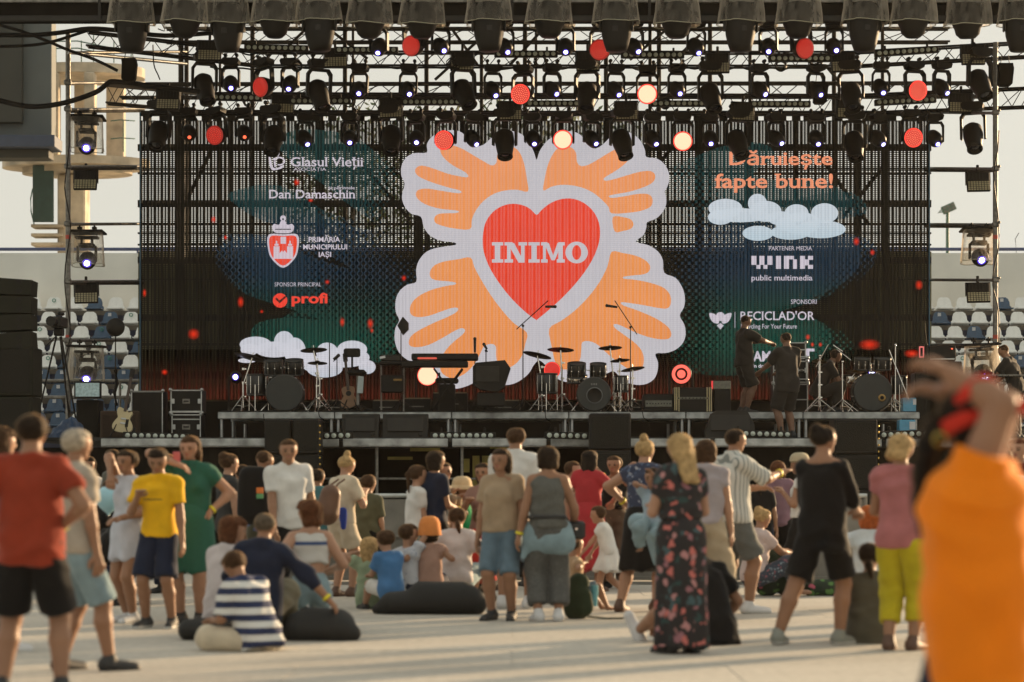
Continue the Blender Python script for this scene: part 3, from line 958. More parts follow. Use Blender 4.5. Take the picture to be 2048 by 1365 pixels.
def behind_wall():
 # scaffold that carries the wall: ledgers, standards, braces
 Y = LY + 0.55
 pp = FPX / Y
 sc = thing("screen_support_scaffold", "dark steel scaffold holding up the see-through video wall from behind", "scaffolding", (0, Y, 0))
 zz = lambda py: EYE + (HOR - py) / pp
 xx = lambda px: (px - 1024) / pp
 me = MB().box((0, 0, 0), (1, 0.10, 1)).mesh("beam", [M_trussblack])
 def beam(x0, x1, y0, y1, name="beam"):
  o = link(name, me, sc, ((xx(x0) + xx(x1)) / 2, 0, (zz(y0) + zz(y1)) / 2))
  o.scale = (abs(xx(x1) - xx(x0)), 1, abs(zz(y1) - zz(y0)))
 for y, w in ((296, 13), (408, 14), (521, 13), (636, 14), (751, 14)):
  beam(276, 1862, y - w / 2, y + w / 2, "ledger")
 for y in (338, 347, 449, 467, 490, 560, 690):
  beam(276, 1862, y - 1.6, y + 1.6, "ledger")
 for x, w in ((362, 16), (462, 6), (560, 5), (640, 14), (745, 6), (836, 14), (925, 6), (1010, 14), (1120, 6), (1215, 14), (1300, 5), (1400, 14), (1495, 6), (1590, 8), (1714, 14), (1770, 12)):
  beam(x - w / 2, x + w / 2, 222, 965, "standard")
 br = MB()
 for x0, y0, x1, y1 in ((440, 262, 350, 445), (1640, 310, 1740, 450), (1690, 430, 1770, 330), (560, 700, 640, 540), (1500, 560, 1590, 700), (700, 300, 820, 440), (1230, 440, 1340, 300), (900, 560, 1000, 700)):
  br = MB().cyl((xx(x0), 0.1, zz(y0)), (xx(x1), 0.1, zz(y1)), 0.045, n=6).build("brace", M_trussblack, sc)
 # cloth added behind the lower half so its slots stay dim
 Yc = LY + 1.5
 pc = FPX / Yc
 m = MB()
 n = 260
 x0, x1 = (276 - 1024) / pc, (1864 - 1024) / pc
 z0, z1 = 2.2, EYE + (HOR - 503) / pc
 vv, fs = [], []
 for i in range(n + 1):
  x = x0 + (x1 - x0) * i / n
  d = 0.05 * math.sin(i * 0.9) + 0.03 * math.sin(i * 2.3 + 1)
  vv += [Vector((x, d, z0)), Vector((x, d, z1))]
  if i:
   fs.append((2 * i - 2, 2 * i, 2 * i + 1, 2 * i - 1))
 m.add(vv, fs, 0, True)
 cl = m.build("dimming_cloth", mat("olive_black_cloth", (0.15, 0.14, 0.075), 0.95, noise=0.4, scale=1.2), None, (0, Yc, 0), label="olive cloth added behind the lower half of the video wall to dim it", category="curtain")
behind_wall()
MB().box((0, 0, 0), (1580 / LP, .03, 1.3)).build("base_mask", M_blackcloth, led, (S(1070, 0).x, .05, S(0, 803).z - .65))  # black mask added to keep the gap under the wall dark
# ------------------------------------------------------------------ trusses and rigging
def box_truss(name, label, pts, hgt, dep=0.26, pitch=0.42, m=None, r=0.022, group=None):
 """square truss along a polyline of points that lie on its top front chord; every chord and brace is a part"""
 m = m or M_trussblack
 o = thing(name, label, "truss", pts[0], 0, group)
 pts = [Vector(p) - Vector(pts[0]) for p in pts]
 chord = MB().cyl((0, 0, 0), (0, 0, 1), 1.0, n=7).mesh("chord", [m])
 bracem = MB().cyl((0, 0, 0), (0, 0, 1), 1.0, n=5, caps=False).mesh("brace", [m])
 def rod(me, a, b, rr, nm):
  d = b - a
  k = link(nm, me, o, a)
  k.rotation_mode = 'QUATERNION'
  k.rotation_quaternion = d.to_track_quat('Z', 'Y')
  k.scale = (rr, rr, d.length)
 for a, b in zip(pts[:-1], pts[1:]):
  dn, bk = Vector((0, 0, -hgt)), Vector((0, dep, 0))
  for off in (Vector((0, 0, 0)), dn, bk, dn + bk):
   rod(chord, a + off, b + off, r, "chord")
  n = max(1, int((b - a).length / pitch))
  for i in range(n):
   p, q = a.lerp(b, i / n), a.lerp(b, (i + 1) / n)
   mdp = p.lerp(q, 0.5)
   rod(bracem, p, mdp + dn, r * 0.42, "brace")
   rod(bracem, mdp + dn, q, r * 0.42, "brace")
   rod(bracem, p + bk + dn, q + bk if i % 2 else mdp + bk, r * 0.42, "brace")
   if i % 3 == 0:
    rod(bracem, p + dn, p + dn + bk, r * 0.42, "brace")
 return o

# stage roof: header beam with black drop cloth
def roof():
 hd = thing("stage_roof_header", "black cloth-covered roof header across the top of the stage", "stage roof", (0, 41.4, 9.25))
 w = 24
 za = EYE + (HOR - 44) / (FPX / 41.4) - 9.25
 MB().box((0, 0.1, za + 1.3), (w, 0.25, 2.6), b=0.03).build("drop_cloth", M_blackcloth, hd)
 MB().box((0, -0.04, za + 0.05), (w, 0.05, 0.10), b=0.01).build("hem_pocket", M_dark, hd)
 MB().box((0, -0.06, za + 0.34), (w, 0.06, 0.05), b=0.01).build("rail", M_steel, hd)
 MB().box((0, 6.5, 13.2 - 9.25), (w, 12.5, 0.25)).build("canopy", M_blackcloth, hd)
 # deeper left header wall that hangs lower towards the wings
 for i in range(9):
  x = -9.4 + i * 2.35
  MB().box((x, -0.08, za + 1.3), (0.05, 0.04, 2.6)).build("seam_batten", M_dark, hd)
roof()
T2 = box_truss("lighting_truss", "black box truss crossing the stage above the upper row of lamps", [P(172, 62, 106), P(520, 103, 102.5), P(1700, 104, 102.5), P(2080, 82, 106)], 0.27)
T3 = box_truss("lighting_truss", "lower black box truss crossing just above the video wall", [P(212, 168, 103), P(400, 186, 99), P(1710, 190, 99), P(2090, 174, 104)], 0.36)
T1 = box_truss("lighting_truss", "front black truss half hidden under the roof header", [P(190, 6, 112), P(2090, 6, 112)], 0.30)
T4 = box_truss("roof_support_truss", "rear steel truss against the sky behind the hanging lamps", [P(240, 167, 90), P(1990, 165, 90)], 0.30, pitch=0.7, m=M_oldsteel, r=0.028)
T5 = box_truss("roof_support_truss", "highest rear steel truss against the sky, just under the roof header", [P(330, 56, 90), P(1900, 56, 90)], 0.30, pitch=0.8, m=M_oldsteel, r=0.025)

def rear_steel():
 # standards and diagonals standing behind the screen up to the roof
 for i, (x, w) in enumerate(((362, .06), (373, .05), (440, .03), (505, .05), (690, .05), (706, .03), (853, .05), (963, .04), (1050, .05), (1072, .03), (1212, .05), (1300, .04), (1318, .05), (1420, .05), (1500, .04), (1668, .05), (1765, .04))):
  p = P(x, 965, 89.5)
  o = MB().cyl((0, 0, 0), (0, 0, 11.6), w, n=8).build("roof_mast", M_oldsteel, None, (p.x, p.y, 0), label="upright scaffold tube behind the screen, " + ["furthest left of all", "beside the leftmost tube", "thin, third from the screen's left end", "rising over the leftmost logo", "rising left of the big heart", "thin, close beside a thicker tube", "above the left orange hand", "thin, left of the heart's notch", "above the heart's notch", "thin, just right of the heart's notch", "above the right orange hand", "thin, of a close pair right of the heart", "thick, of a close pair right of the heart", "left of the orange words", "above the orange words", "right of the orange words", "thin, furthest right of all"][i], category="scaffold tube", group="scaffold standards behind the screen")
 for i, (x0, y0, x1, y1) in enumerate(((560, 110, 620, 50), (660, 60, 735, 118), (870, 160, 980, 60), (1020, 130, 1085, 60), (1260, 120, 1330, 62), (1470, 110, 1500, 60), (1650, 130, 1700, 190), (905, 60, 955, 130), (1350, 120, 1400, 70))):
  a, b = P(x0, y0, 89.8), P(x1, y1, 89.8)
  MB().cyl((0, 0, 0), b - a, 0.035, n=6).build("diagonal_brace", M_oldsteel, None, a, label="slanting steel brace against the sky, " + ["above the second row of lamps at the left", "falling to the right near the left lamps", "longest of all", "left of the screen's middle", "right of the screen's middle", "short, near the right lamps", "falling to the right above the orange words", "steep, near the screen's middle", "right of centre, below the header"][i], category="brace", group="slanting braces behind the lamps")
rear_steel()

# ------------------------------------------------------------------ stage lamps
def glow(name, col, es, cells=False, core=None, scale=48):
 m = bpy.data.materials.new(name)
 m.use_nodes = True
 t = m.node_tree
 b = t.nodes["Principled BSDF"]
 b.inputs["Base Color"].default_value = (0.02, 0.004, 0.004, 1)
 b.inputs["Roughness"].default_value = 0.2
 if cells:
  tc = t.nodes.new("ShaderNodeTexCoord")
  v = t.nodes.new("ShaderNodeTexVoronoi")
  v.inputs["Scale"].default_value = scale
  v.inputs["Randomness"].default_value = 0.2
  t.links.new(tc.outputs["Object"], v.inputs["Vector"])
  c = ramp(t, v.outputs["Distance"], [(0.25, core or col), (0.62, [x * 0.25 for x in col])])
  t.links.new(c, b.inputs["Emission Color"])
 else:
  b.inputs["Emission Color"].default_value = (*col, 1)
 b.inputs["Emission Strength"].default_value = es / 2 ** EXPO
 return m
G_blue = glow("blue_white_led", (0.72, 0.74, 1.0), 9.0)
G_halo = glow("violet_lens_rim", (0.10, 0.05, 0.75), 1.3)  # violet glow around the lens, painted as a lit ring
G_red = glow("red_lens_ground", (0.30, 0.012, 0.008), 1.0)
G_redc = glow("red_led_cells", (0.92, 0.06, 0.04), 1.0)
G_dimred = glow("dim_red_rim", (0.30, 0.015, 0.01), 1.0)
G_redhot = glow("bright_red_lens_ground", (0.62, 0.02, 0.014), 1.0)
G_hotc = glow("bright_red_led_cells", (1.0, 0.26, 0.16), 1.25)
G_cream = glow("overexposed_red_led", (1.0, 0.66, 0.42), 1.25)
G_rim = glow("red_lens_rim", (1.0, 0.06, 0.04), 1.6)
G_redspot = glow("small_red_led", (1.0, 0.12, 0.05), 2.0)
M_lensoff = mat("unlit_glass_lens", (0.36, 0.38, 0.30), 0.15, noise=0.1, spec=0.8)
M_cellglass = mat("warm_led_tile", (0.40, 0.36, 0.23), 0.3, noise=0.2)
M_plastic = bpy.data.materials.new("clear_rain_cover")
M_plastic.use_nodes = True
def _pl():
 t = M_plastic.node_tree
 b = t.nodes["Principled BSDF"]
 out = t.nodes["Material Output"]
 b.inputs["Base Color"].default_value = (0.72, 0.66, 0.56, 1)
 b.inputs["Roughness"].default_value = 0.25
 b.inputs["Subsurface Weight"].default_value = 0.0
 trl = t.nodes.new("ShaderNodeBsdfTranslucent")
 trl.inputs[0].default_value = (0.85, 0.76, 0.64, 1)
 a = t.nodes.new("ShaderNodeMixShader")
 a.inputs[0].default_value = 0.6
 tr = t.nodes.new("ShaderNodeBsdfTransparent")
 tr.inputs[0].default_value = (0.92, 0.9, 0.86, 1)
 mx = t.nodes.new("ShaderNodeMixShader")
 tc = t.nodes.new("ShaderNodeTexCoord")
 mp = t.nodes.new("ShaderNodeMapping")
 mp.inputs["Scale"].default_value = (2, 2, 0.5)
 n = t.nodes.new("ShaderNodeTexNoise")
 n.inputs["Scale"].default_value = 4
 n.inputs["Detail"].default_value = 5
 n.inputs["Distortion"].default_value = 1.5
 t.links.new(tc.outputs["Object"], mp.inputs[0])
 t.links.new(mp.outputs[0], n.inputs["Vector"])
 r = t.nodes.new("ShaderNodeMapRange")
 r.inputs[1].default_value, r.inputs[2].default_value = 0.35, 0.7
 r.inputs[3].default_value, r.inputs[4].default_value = 0.0, 0.28
 t.links.new(n.outputs["Fac"], r.inputs[0])
 t.links.new(b.outputs[0], a.inputs[1])
 t.links.new(trl.outputs[0], a.inputs[2])
 lw = t.nodes.new("ShaderNodeLayerWeight")
 lw.inputs[0].default_value = 0.45
 ad = t.nodes.new("ShaderNodeMath")
 ad.operation = 'MULTIPLY_ADD'
 ad.use_clamp = True
 ad.inputs[1].default_value = 0.75
 t.links.new(lw.outputs["Facing"], ad.inputs[0])
 t.links.new(r.outputs[0], ad.inputs[2])
 t.links.new(ad.outputs[0], mx.inputs[0])
 t.links.new(tr.outputs[0], mx.inputs[1])
 t.links.new(a.outputs[0], mx.inputs[2])
 t.links.new(mx.outputs[0], out.inputs[0])
 bp = t.nodes.new("ShaderNodeBump")
 bp.inputs["Distance"].default_value = 0.03
 bp.inputs["Strength"].default_value = 0.9
 t.links.new(n.outputs["Fac"], bp.inputs["Height"])
 t.links.new(bp.outputs[0], b.inputs["Normal"])
_pl()

def head_rot(tilt, pan):
 return Matrix.Rotation(R(pan), 3, 'Z') @ Matrix.Rotation(R(tilt), 3, 'X')

def lamp_top(o, w, s=1.0, drop=0.0):
 """clamps and base shared by the hanging fixtures; the origin is the truss's lower chord"""
 c = MB()
 for sx in (-1, 1):
  c.box((sx * w * 0.32, 0, 0.03 - drop / 2), (0.035 * s, 0.05 * s, 0.12 + drop), b=0.006)
  c.cyl((sx * w * 0.32, -0.04, 0.06), (sx * w * 0.32, 0.04, 0.06), 0.035 * s, n=8)
 c.build("clamp", M_black, o)
 b = MB()
 prof = [(-w * .5, -.05 * s), (-w * .42, -.01 * s), (w * .42, -.01 * s), (w * .5, -.05 * s), (w * .44, -.12 * s), (w * .2, -.15 * s), (-w * .2, -.15 * s), (-w * .44, -.12 * s)]
 b.prism(prof, lambda u, v, d: Vector((u, d, v - drop)), -0.12 * s, 0.12 * s)
 b.build("base", M_black, o)

def yoke(o, w, z0, z1, s=1.0, t=0.04):
 y = MB()
 pts = [(-w / 2, z1), (-w / 2, z0 - 0.09 * s), (-w * .36, z0 - 0.01 * s), (w * .36, z0 - 0.01 * s), (w / 2, z0 - 0.09 * s), (w / 2, z1), (w / 2 - t * .8, z1 - .02), (w / 2 - t, z0 - 0.12 * s), (w * .3, z0 - 0.055 * s), (-w * .3, z0 - 0.055 * s), (-w / 2 + t, z0 - 0.12 * s), (-w / 2 + t * .8, z1 - .02)]
 y.prism(pts, lambda u, v, d: Vector((u, d, v)), -0.05 * s, 0.05 * s)
 y.build("yoke", M_black, o)

def mk_beam():
 o = thing("beam_light", "x", "stage light")
 lamp_top(o, 0.34)
 yoke(o, 0.36, -0.15, -0.56)
 m = MB()
 rt = head_rot(34, 14)
 c = Vector((0, 0, -0.50))
 m.M = Matrix.Translation(c) @ rt.to_4x4()
 m.lathe([(0.0, 0.17), (0.08, 0.165), (0.135, 0.10), (0.15, 0.0), (0.14, -0.09), (0.115, -0.17), (0.10, -0.20), (0.085, -0.20), (0.08, -0.16)], axis=(0, -1, 0), c=(0, 0.0, 0), n=16)
 hd = m.build("head", M_black, o)
 e = MB()
 e.M = m.M
 e.lathe([(0.055, 0.212), (0.036, 0.213)], axis=(0, -1, 0), n=14)
 e.build("lens_rim", G_halo, hd)
 e = MB()
 e.M = m.M
 e.lathe([(0.036, 0.214), (0.02, 0.217), (0.0, 0.219)], axis=(0, -1, 0), n=14)
 e.build("lens", G_blue, hd)
 return o

def mk_wash():
 o = thing("wash_light", "x", "stage light")
 lamp_top(o, 0.36)
 yoke(o, 0.44, -0.15, -0.62)
 m = MB()
 m.M = Matrix.Translation((0, 0, -0.56)) @ head_rot(14, 0).to_4x4()
 m.lathe([(0.0, -0.14), (0.10, -0.13), (0.17, -0.07), (0.19, 0.02), (0.195, 0.12), (0.185, 0.125)], axis=(0, -1, 0), n=24)
 hd = m.build("head", M_black, o)
 e = MB()
 e.M = m.M
 e.lathe([(0.19, 0.124), (0.165, 0.130)], axis=(0, -1, 0), n=28)
 e.build("lens_rim", G_rim, hd)
 e = MB()
 e.M = m.M
 e.lathe([(0.167, 0.130), (0.12, 0.138), (0.06, 0.141), (0.0, 0.142)], axis=(0, -1, 0), n=28)
 e.build("lens", G_cream, hd)
 e = MB()
 e.M = m.M
 for rg in range(5):
  for q in range(max(1, rg * 6)):
   a = 2 * math.pi * q / max(1, rg * 6) + rg * .3
   x, z = rg * .036 * math.cos(a), rg * .036 * math.sin(a)
   e.add([(x + .011 * math.cos(w), -.146, z + .011 * math.sin(w)) for w in (0, 1.05, 2.09, 3.14, 4.19, 5.24)], [(0, 1, 2, 3, 4, 5)])
 e.build("led_cells", G_cream, hd)
 return o

def mk_profile():
 o = thing("profile_light", "x", "stage light")
 lamp_top(o, 0.44, 1.2)
 yoke(o, 0.50, -0.18, -0.72, 1.2, 0.05)
 m = MB()
 m.M = Matrix.Translation((0, 0, -0.66)) @ head_rot(56, 14).to_4x4()
 m.lathe([(0.0, -0.26), (0.12, -0.25), (0.185, -0.18), (0.195, 0.0), (0.175, 0.14), (0.15, 0.28), (0.155, 0.36), (0.135, 0.365), (0.12, 0.32)], axis=(0, -1, 0), n=18)
 hd = m.build("head", M_black, o)
 e = MB()
 e.M = m.M
 for a in (0.02, 0.10):
  e.box((0.168, a - 0.1, 0), (0.016, 0.05, 0.12), b=0.004)
 e.build("vent", M_dark, hd)
 e = MB()
 e.M = m.M
 e.lathe([(0.112, 0.30), (0.06, 0.32), (0.0, 0.325)], axis=(0, -1, 0), n=16)
 e.build("lens", mat("dark_lens", (0.02, 0.022, 0.03), 0.1, noise=0, spec=.9), hd)
 return o

def mk_strobe():
 o = thing("strobe_panel", "x", "stage light")
 b = MB()
 b.box((0, 0, -0.05), (0.05, 0.05, 0.14), b=0.008)
 b.box((0, 0, -0.12), (0.48, 0.05, 0.03), b=0.006)
 for s in (-1, 1):
  b.box((s * 0.235, 0, -0.24), (0.012, 0.05, 0.26), b=0.004)
 b.build("bracket", M_black, o)
 c = MB()
 c.box((0, 0.03, -0.21), (0.44, 0.20, 0.20), b=0.02)
 for k in range(6):
  c.box((-0.16 + 0.064 * k, -0.075, -0.2), (0.03, 0.014, 0.12))
 c.build("body", M_black, o)
 c = MB()
 rt = Matrix.Rotation(R(-14), 3, 'X')
 c.box((0, -0.04, -0.395), (0.45, 0.07, 0.215), rot=rt, b=0.012)
 hd = c.build("panel", M_black, o)
 t = MB()
 for i in range(8):
  for j in range(5):
   p = Vector((0, -0.04, -0.395)) + rt @ Vector((-0.185 + i * 0.053, -0.037, -0.075 + j * 0.0375))
   t.box(p, (0.040, 0.012, 0.027), rot=rt)
 t.build("led_tiles", M_cellglass, hd)
 return o

def mk_batten(n=10, lens=None, name="batten_light", pitch=0.115):
 o = thing(name, "x", "stage light")
 L = pitch * n + 0.06
 MB().box((0, 0, -0.09), (L, 0.12, 0.12), b=0.012).build("housing", M_black, o)
 me = MB().lathe([(0.040, 0.0), (0.042, 0.012), (0.036, 0.014), (0.02, 0.024), (0, 0.028)], axis=(0, -1, 0), n=14).mesh("lens", [lens or M_lensoff])
 for i in range(n):
  link("lens", me, o, (-L / 2 + 0.03 + pitch * (i + 0.5), -0.06, -0.09))
 c = MB()
 for s in (-1, 1):
  c.box((s * L * 0.33, 0, 0.0), (0.04, 0.05, 0.10), b=0.006)
 c.build("clamp", M_black, o)
 return o

def cover_mesh(w0, w1, h, dep):
 vv, fs = [], []
 nu, nv = 40, 14
 rr = random.Random(11)
 ph = [rr.uniform(0, 6.28) for _ in range(6)]
 for j in range(nv + 1):
  t = j / nv
  w = w0 + (w1 - w0) * t
  for i in range(nu):
   a = 2 * math.pi * i / nu
   cx, cy = math.cos(a), math.sin(a)
   k = 1 / (abs(cx) ** 4 + abs(cy) ** 4) ** 0.25
   rp = 1 + (0.05 * t + 0.015) * (math.sin(5 * a + ph[0]) + 0.7 * math.sin(9 * a + ph[1] + 3 * t) + 0.5 * math.sin(14 * a + 5 * t + ph[2]))
   vv.append(Vector((cx * k * w / 2 * rp, cy * k * dep / 2 * rp, -h * t + 0.012 * t * math.sin(4 * a + ph[3]))))
   if j:
    o = (j - 1) * nu
    fs.append((o + i, o + (i + 1) % nu, o + nu + (i + 1) % nu, o + nu + i))
 b = MB().add(vv, fs, 0, True)
 tp = b
 b.add([vv[i] for i in range(nu)], [tuple(range(nu))], 0)
 hem = MB()
 hem.tube([vv[nv * nu + i] for i in range(nu)] + [vv[nv * nu]], 0.007, 4)
 return b.mesh("rain_cover", [M_plastic]), hem.mesh("cover_hem", [mat("cover_hem", (0.38, 0.36, 0.26), 0.5)])

def mk_covered(kind):
 o = thing("covered_moving_light", "x", "stage light")
 lamp_top(o, 0.5, 1.2)
 yoke(o, 0.56, -0.18, -0.66, 1.3, 0.06)
 cm, hm = cover_mesh(0.62, 0.78, 0.70, 0.60)
 cv = link("rain_cover", cm, o, (0, 0, -0.06))
 link("cover_hem", hm, cv, (0, 0, 0))
 m = MB()
 if kind == 0:          # long barrel hanging straight down
  m.lathe([(0.17, -0.42), (0.24, -0.52), (0.262, -0.66), (0.268, -0.80), (0.25, -0.98), (0.21, -1.14), (0.175, -1.24), (0.0, -1.25)], n=22)
  m.build("head", M_black, o)
  g = MB()
  for s in (-1, 1):
   g.box((s * 0.275, -0.02, -0.78), (0.04, 0.16, 0.26), b=0.015)
  g.box((0, -0.255, -0.90), (0.10, 0.02, 0.10), b=0.01)
  g.build("side_pod", M_dark, o)
 else:                   # short round head
  m.lathe([(0.14, -0.38), (0.22, -0.46), (0.262, -0.60), (0.262, -0.74), (0.24, -0.80), (0.225, -0.82), (0.20, -0.92), (0.13, -0.985), (0.0, -0.99)], n=22)
  m.build("head", M_black, o)
 return o

def mk_side():
 """covered lamp of the side ladders: flat top tray, clear skirt, head peeping out below with a lit lens"""
 o = thing("covered_side_light", "x", "stage light")
 b = MB()
 b.box((0, 0, -0.03), (0.68, 0.5, 0.045), b=0.015)
 for s in (-1, 1):
  b.cyl((s * 0.14, 0, -0.03), (s * 0.14, 0, 0.10), 0.018, n=6)
  b.box((s * 0.14, 0, 0.05), (0.09, 0.07, 0.05), b=0.01)
 b.build("top_tray", M_black, o)
 cm, hm = cover_mesh(0.58, 0.66, 0.60, 0.5)
 cv = link("rain_cover", cm, o, (0, 0, -0.05))
 link("cover_hem", hm, cv)
 m = MB()
 m.box((0, 0, -0.13), (0.44, 0.2, 0.05), b=0.012)
 for s in (-1, 1):
  m.box((s * 0.10, 0, -0.19), (0.03, 0.1, 0.10))
  m.box((s * 0.17, 0, -0.44), (0.04, 0.10, 0.30), b=0.01)
 m.box((0, 0, -0.28), (0.30, 0.18, 0.08), b=0.02)
 m.build("yoke", M_black, o)
 h = MB()
 h.M = Matrix.Translation((0.02, -0.02, -0.56)) @ head_rot(30, 4).to_4x4()
 h.lathe([(0.0, -0.15), (0.09, -0.14), (0.15, -0.08), (0.165, 0.02), (0.15, 0.11), (0.11, 0.16), (0.09, 0.15)], axis=(0, -1, 0), n=20)
 hd = h.build("head", M_black, o)
 e = MB()
 e.M = h.M
 e.lathe([(0.085, 0.155), (0.055, 0.157)], axis=(0, -1, 0), n=16)
 e.build("lens_rim", G_halo, hd)
 e = MB()
 e.M = h.M
 e.lathe([(0.055, 0.158), (0.0, 0.162)], axis=(0, -1, 0), n=16)
 e.build("lens", G_blue, hd)
 return o

def remat(me, m):
 k = (me.name, m.name)
 if k not in KIDS:
  c = me.copy()
  c.materials.clear()
  c.materials.append(m)
  KIDS[k] = c
 return KIDS[k]

ORD = ["first", "second", "third", "fourth", "fifth", "sixth", "seventh", "eighth", "ninth", "tenth", "eleventh", "twelfth", "thirteenth", "fourteenth", "fifteenth", "sixteenth", "seventeenth", "eighteenth", "nineteenth", "twentieth"]
def spread_lamps(proto, used, spots, lab, group, anchor=0.5, swap=None, jit=8, seed=1):
 """spots: (px, py of the proto's own reference, ppm); reference offset is anchor metres under the truss"""
 rr = random.Random(seed)
 out = []
 for i, s in enumerate(spots):
  px, py, ppm = s[:3]
  p = P(px, py, ppm)
  p.z += anchor
  rot = (R(rr.uniform(-5, 5)), R(rr.uniform(-2, 2)), R(rr.uniform(-jit, jit)))
  label = lab(i, len(spots), s)
  if not used[0]:
   used[0] = True
   o = proto
   o.location = p
   o['label'] = label
   o['group'] = group
  else:
   o = dup(proto, p, label, group)
  o.rotation_euler = rot
  out.append(o)
 return out

def all_lamps():
 rowname = {2: "the upper row", 3: "the middle row", 4: "the lowest row"}
 BM = mk_beam()
 ub = [False]
 rows = {2: [766, 890, 1017, 1139, 1276, 1402, 1544, 1676], 3: [470, 588, 728, 826, 994, 1112, 1240, 1362, 1526, 1640, 1771, 1892], 4: [385, 495, 619, 708, 840, 956, 1073, 1193, 1313, 1428, 1559, 1641, 1766, 1878]}
 ys = {2: 102, 3: 188, 4: 285}
 pp = {2: 108, 3: 104, 4: 101}
 for r in (2, 3, 4):
  def lab(i, n, s, r=r):
   return f"small moving light with blue-white lens, {ORD[i]} from left in {rowname[r]}"
  sp = []
  for i, x in enumerate(rows[r]):
   y = ys[r]
   if r == 3 and x > 1750:
    y -= 5
   if r == 4 and x < 500:
    y -= 11
   if r == 3 and x < 600:
    y -= 12
   sp.append((x - 8, y - 4, pp[r]))
  out = spread_lamps(BM, ub, sp, lab, "small moving lights hung from the trusses", 0.53, jit=20, seed=r)
  if r == 4:
   for o in out[:2]:
    o['label'] = o['label'].replace("blue-white", "red")
    for c in o.children:
     if c.name.startswith("head"):
      for g in c.children:
       if g.name.startswith("lens_rim"):
        g.data = remat(g.data, M_black)
       elif g.name.startswith("lens"):
        g.data = remat(g.data, G_redspot)
 WS = mk_wash()
 uw = [False]
 sp = [(825, 95, 108, 'd', 30), (1203, 102, 108, 'd', 12), (1600, 99, 108, 'd', -24), (527, 177, 104, 'd', 36), (1047, 190, 104, 'h', 20), (1295, 190, 104, 'c', 5), (1828, 183, 104, 'h', -16), (431, 273, 101, 'd', 22), (893, 282, 101, 'h', 16), (1127, 281, 101, 'c', 6), (1365, 284, 101, 'c', 2), (1821, 277, 101, 'h', -10)]
 nm = {'d': "glowing plain red", 'h': "glowing bright red", 'c': "glowing cream"}
 wh = ["in the upper row left of the heart's axis", "in the upper row over the right orange hand", "in the upper row over the orange words", "tilted, high at the left in the middle row", "left of the middle in the middle row", "right of the middle in the middle row", "far right in the middle row", "low over the screen's left part", "low over the left orange hand", "low over the heart's notch", "low, right of the upper right orange hand", "low over the screen's right end"]
 outs = spread_lamps(WS, uw, sp, lambda i, n, s: f"round wash light {nm[s[3]]}, {wh[i]}", "round red wash lights hung from the trusses", 0.56, jit=0)
 for o, s in zip(outs, sp):
  o.rotation_euler = (R(-6), R(-8 if s[4] > 20 else 0), R(-s[4]))
  for c in o.children:
   if c.name.startswith("head"):
    for g in c.children:
     if g.name.startswith("lens_rim"):
      if s[3] == 'd':
       g.data = remat(g.data, G_dimred)
     elif g.name.startswith("lens") and s[3] != 'c':
      g.data = remat(g.data, {'d': G_red, 'h': G_redhot}[s[3]])
     elif g.name.startswith("led_cells") and s[3] != 'c':
      g.data = remat(g.data, {'d': G_redc, 'h': G_hotc}[s[3]])
 PF = mk_profile()
 up = [False]
 sp = [(410, 160, 105), (640, 172, 104), (925, 172, 104), (1175, 176, 104), (1420, 178, 104), (1700, 176, 104), (1960, 152, 106), (320, 255, 102), (545, 263, 101), (780, 262, 101), (1010, 270, 101), (1245, 270, 101), (1476, 272, 101), (1710, 274, 101), (1945, 258, 103)]
 spread_lamps(PF, up, sp, lambda i, n, s: f"large dark barrel-shaped moving light, {ORD[i if i < 7 else i - 7]} from left in the {'middle' if i < 7 else 'lowest'} row", "large moving lights hung from the trusses", 0.52, jit=24, seed=5)
 SB = mk_strobe()
 us = [False]
 sp = [(420, 112, 106), (670, 127, 104), (925, 133, 104), (1175, 133, 104), (1435, 137, 104), (1685, 135, 104), (1945, 120, 106), (337, 210, 103), (566, 220, 101), (781, 228, 101), (1020, 232, 101), (1252, 232, 101), (1486, 234, 101), (1696, 228, 101), (1922, 216, 103),
          (172, 371, 104), (172, 597, 104), (1955, 374, 104), (1955, 596, 104), (712, 32, 112), (1776, 38, 112)]
 lb = [f"tiled strobe panel below a box, {ORD[i]} from left on the upper truss" for i in range(7)] + [f"tiled strobe panel below a box, {ORD[i]} from left on the lower truss" for i in range(8)] + ["tiled strobe panel on the left side tower, the upper one", "tiled strobe panel on the left side tower, the lower one", "tiled strobe panel on the right side tower, the upper one", "tiled strobe panel on the right side tower, the lower one", "tiled strobe panel half hidden among covered lamps at top, left of centre", "tiled strobe panel among covered lamps at top, near the right end"]
 spread_lamps(SB, us, sp, lambda i, n, s: lb[i], "tiled strobe panels of the lighting rig", 0.40, jit=4, seed=6)
 BT = mk_batten()
 ut = [False]
 sp = [(553, 97, 106, 1), (733, 101, 105, 0), (1052, 109, 105, 0), (1305, 111, 105, 0), (1812, 104, 106, -4), (1600, 118, 105, 0), (462, 196, 103, 1), (863, 205, 101, 0), (1112, 208, 101, 0), (1362, 208, 101, 0), (1810, 203, 102, -3), (640, 203, 102, 0), (1560, 209, 101, 0)]
 outs = spread_lamps(BT, ut, sp, lambda i, n, s: f"bar of ten dark lenses on the {'upper' if i < 6 else 'lower'} truss, " + ["over the left logos", "left of centre", "over the heart's left side", "over the heart's right side", "near the right end", "over the orange words", "over the leftmost logo", "over the left orange hand", "over the heart's notch", "over the right orange hand", "near the right end", "over the small clouds", "over the orange lettering"][i], "bars of round lenses on the trusses", 0.09, jit=0)
 for o, s in zip(outs, sp):
  o.rotation_euler = (0, R(s[3]), 0)
 BT9 = mk_batten(9, mat("pale_lens", (0.42, 0.46, 0.40), 0.15, noise=0.1, spec=0.9), "floor_batten_light", 0.118)
 uf = [False]
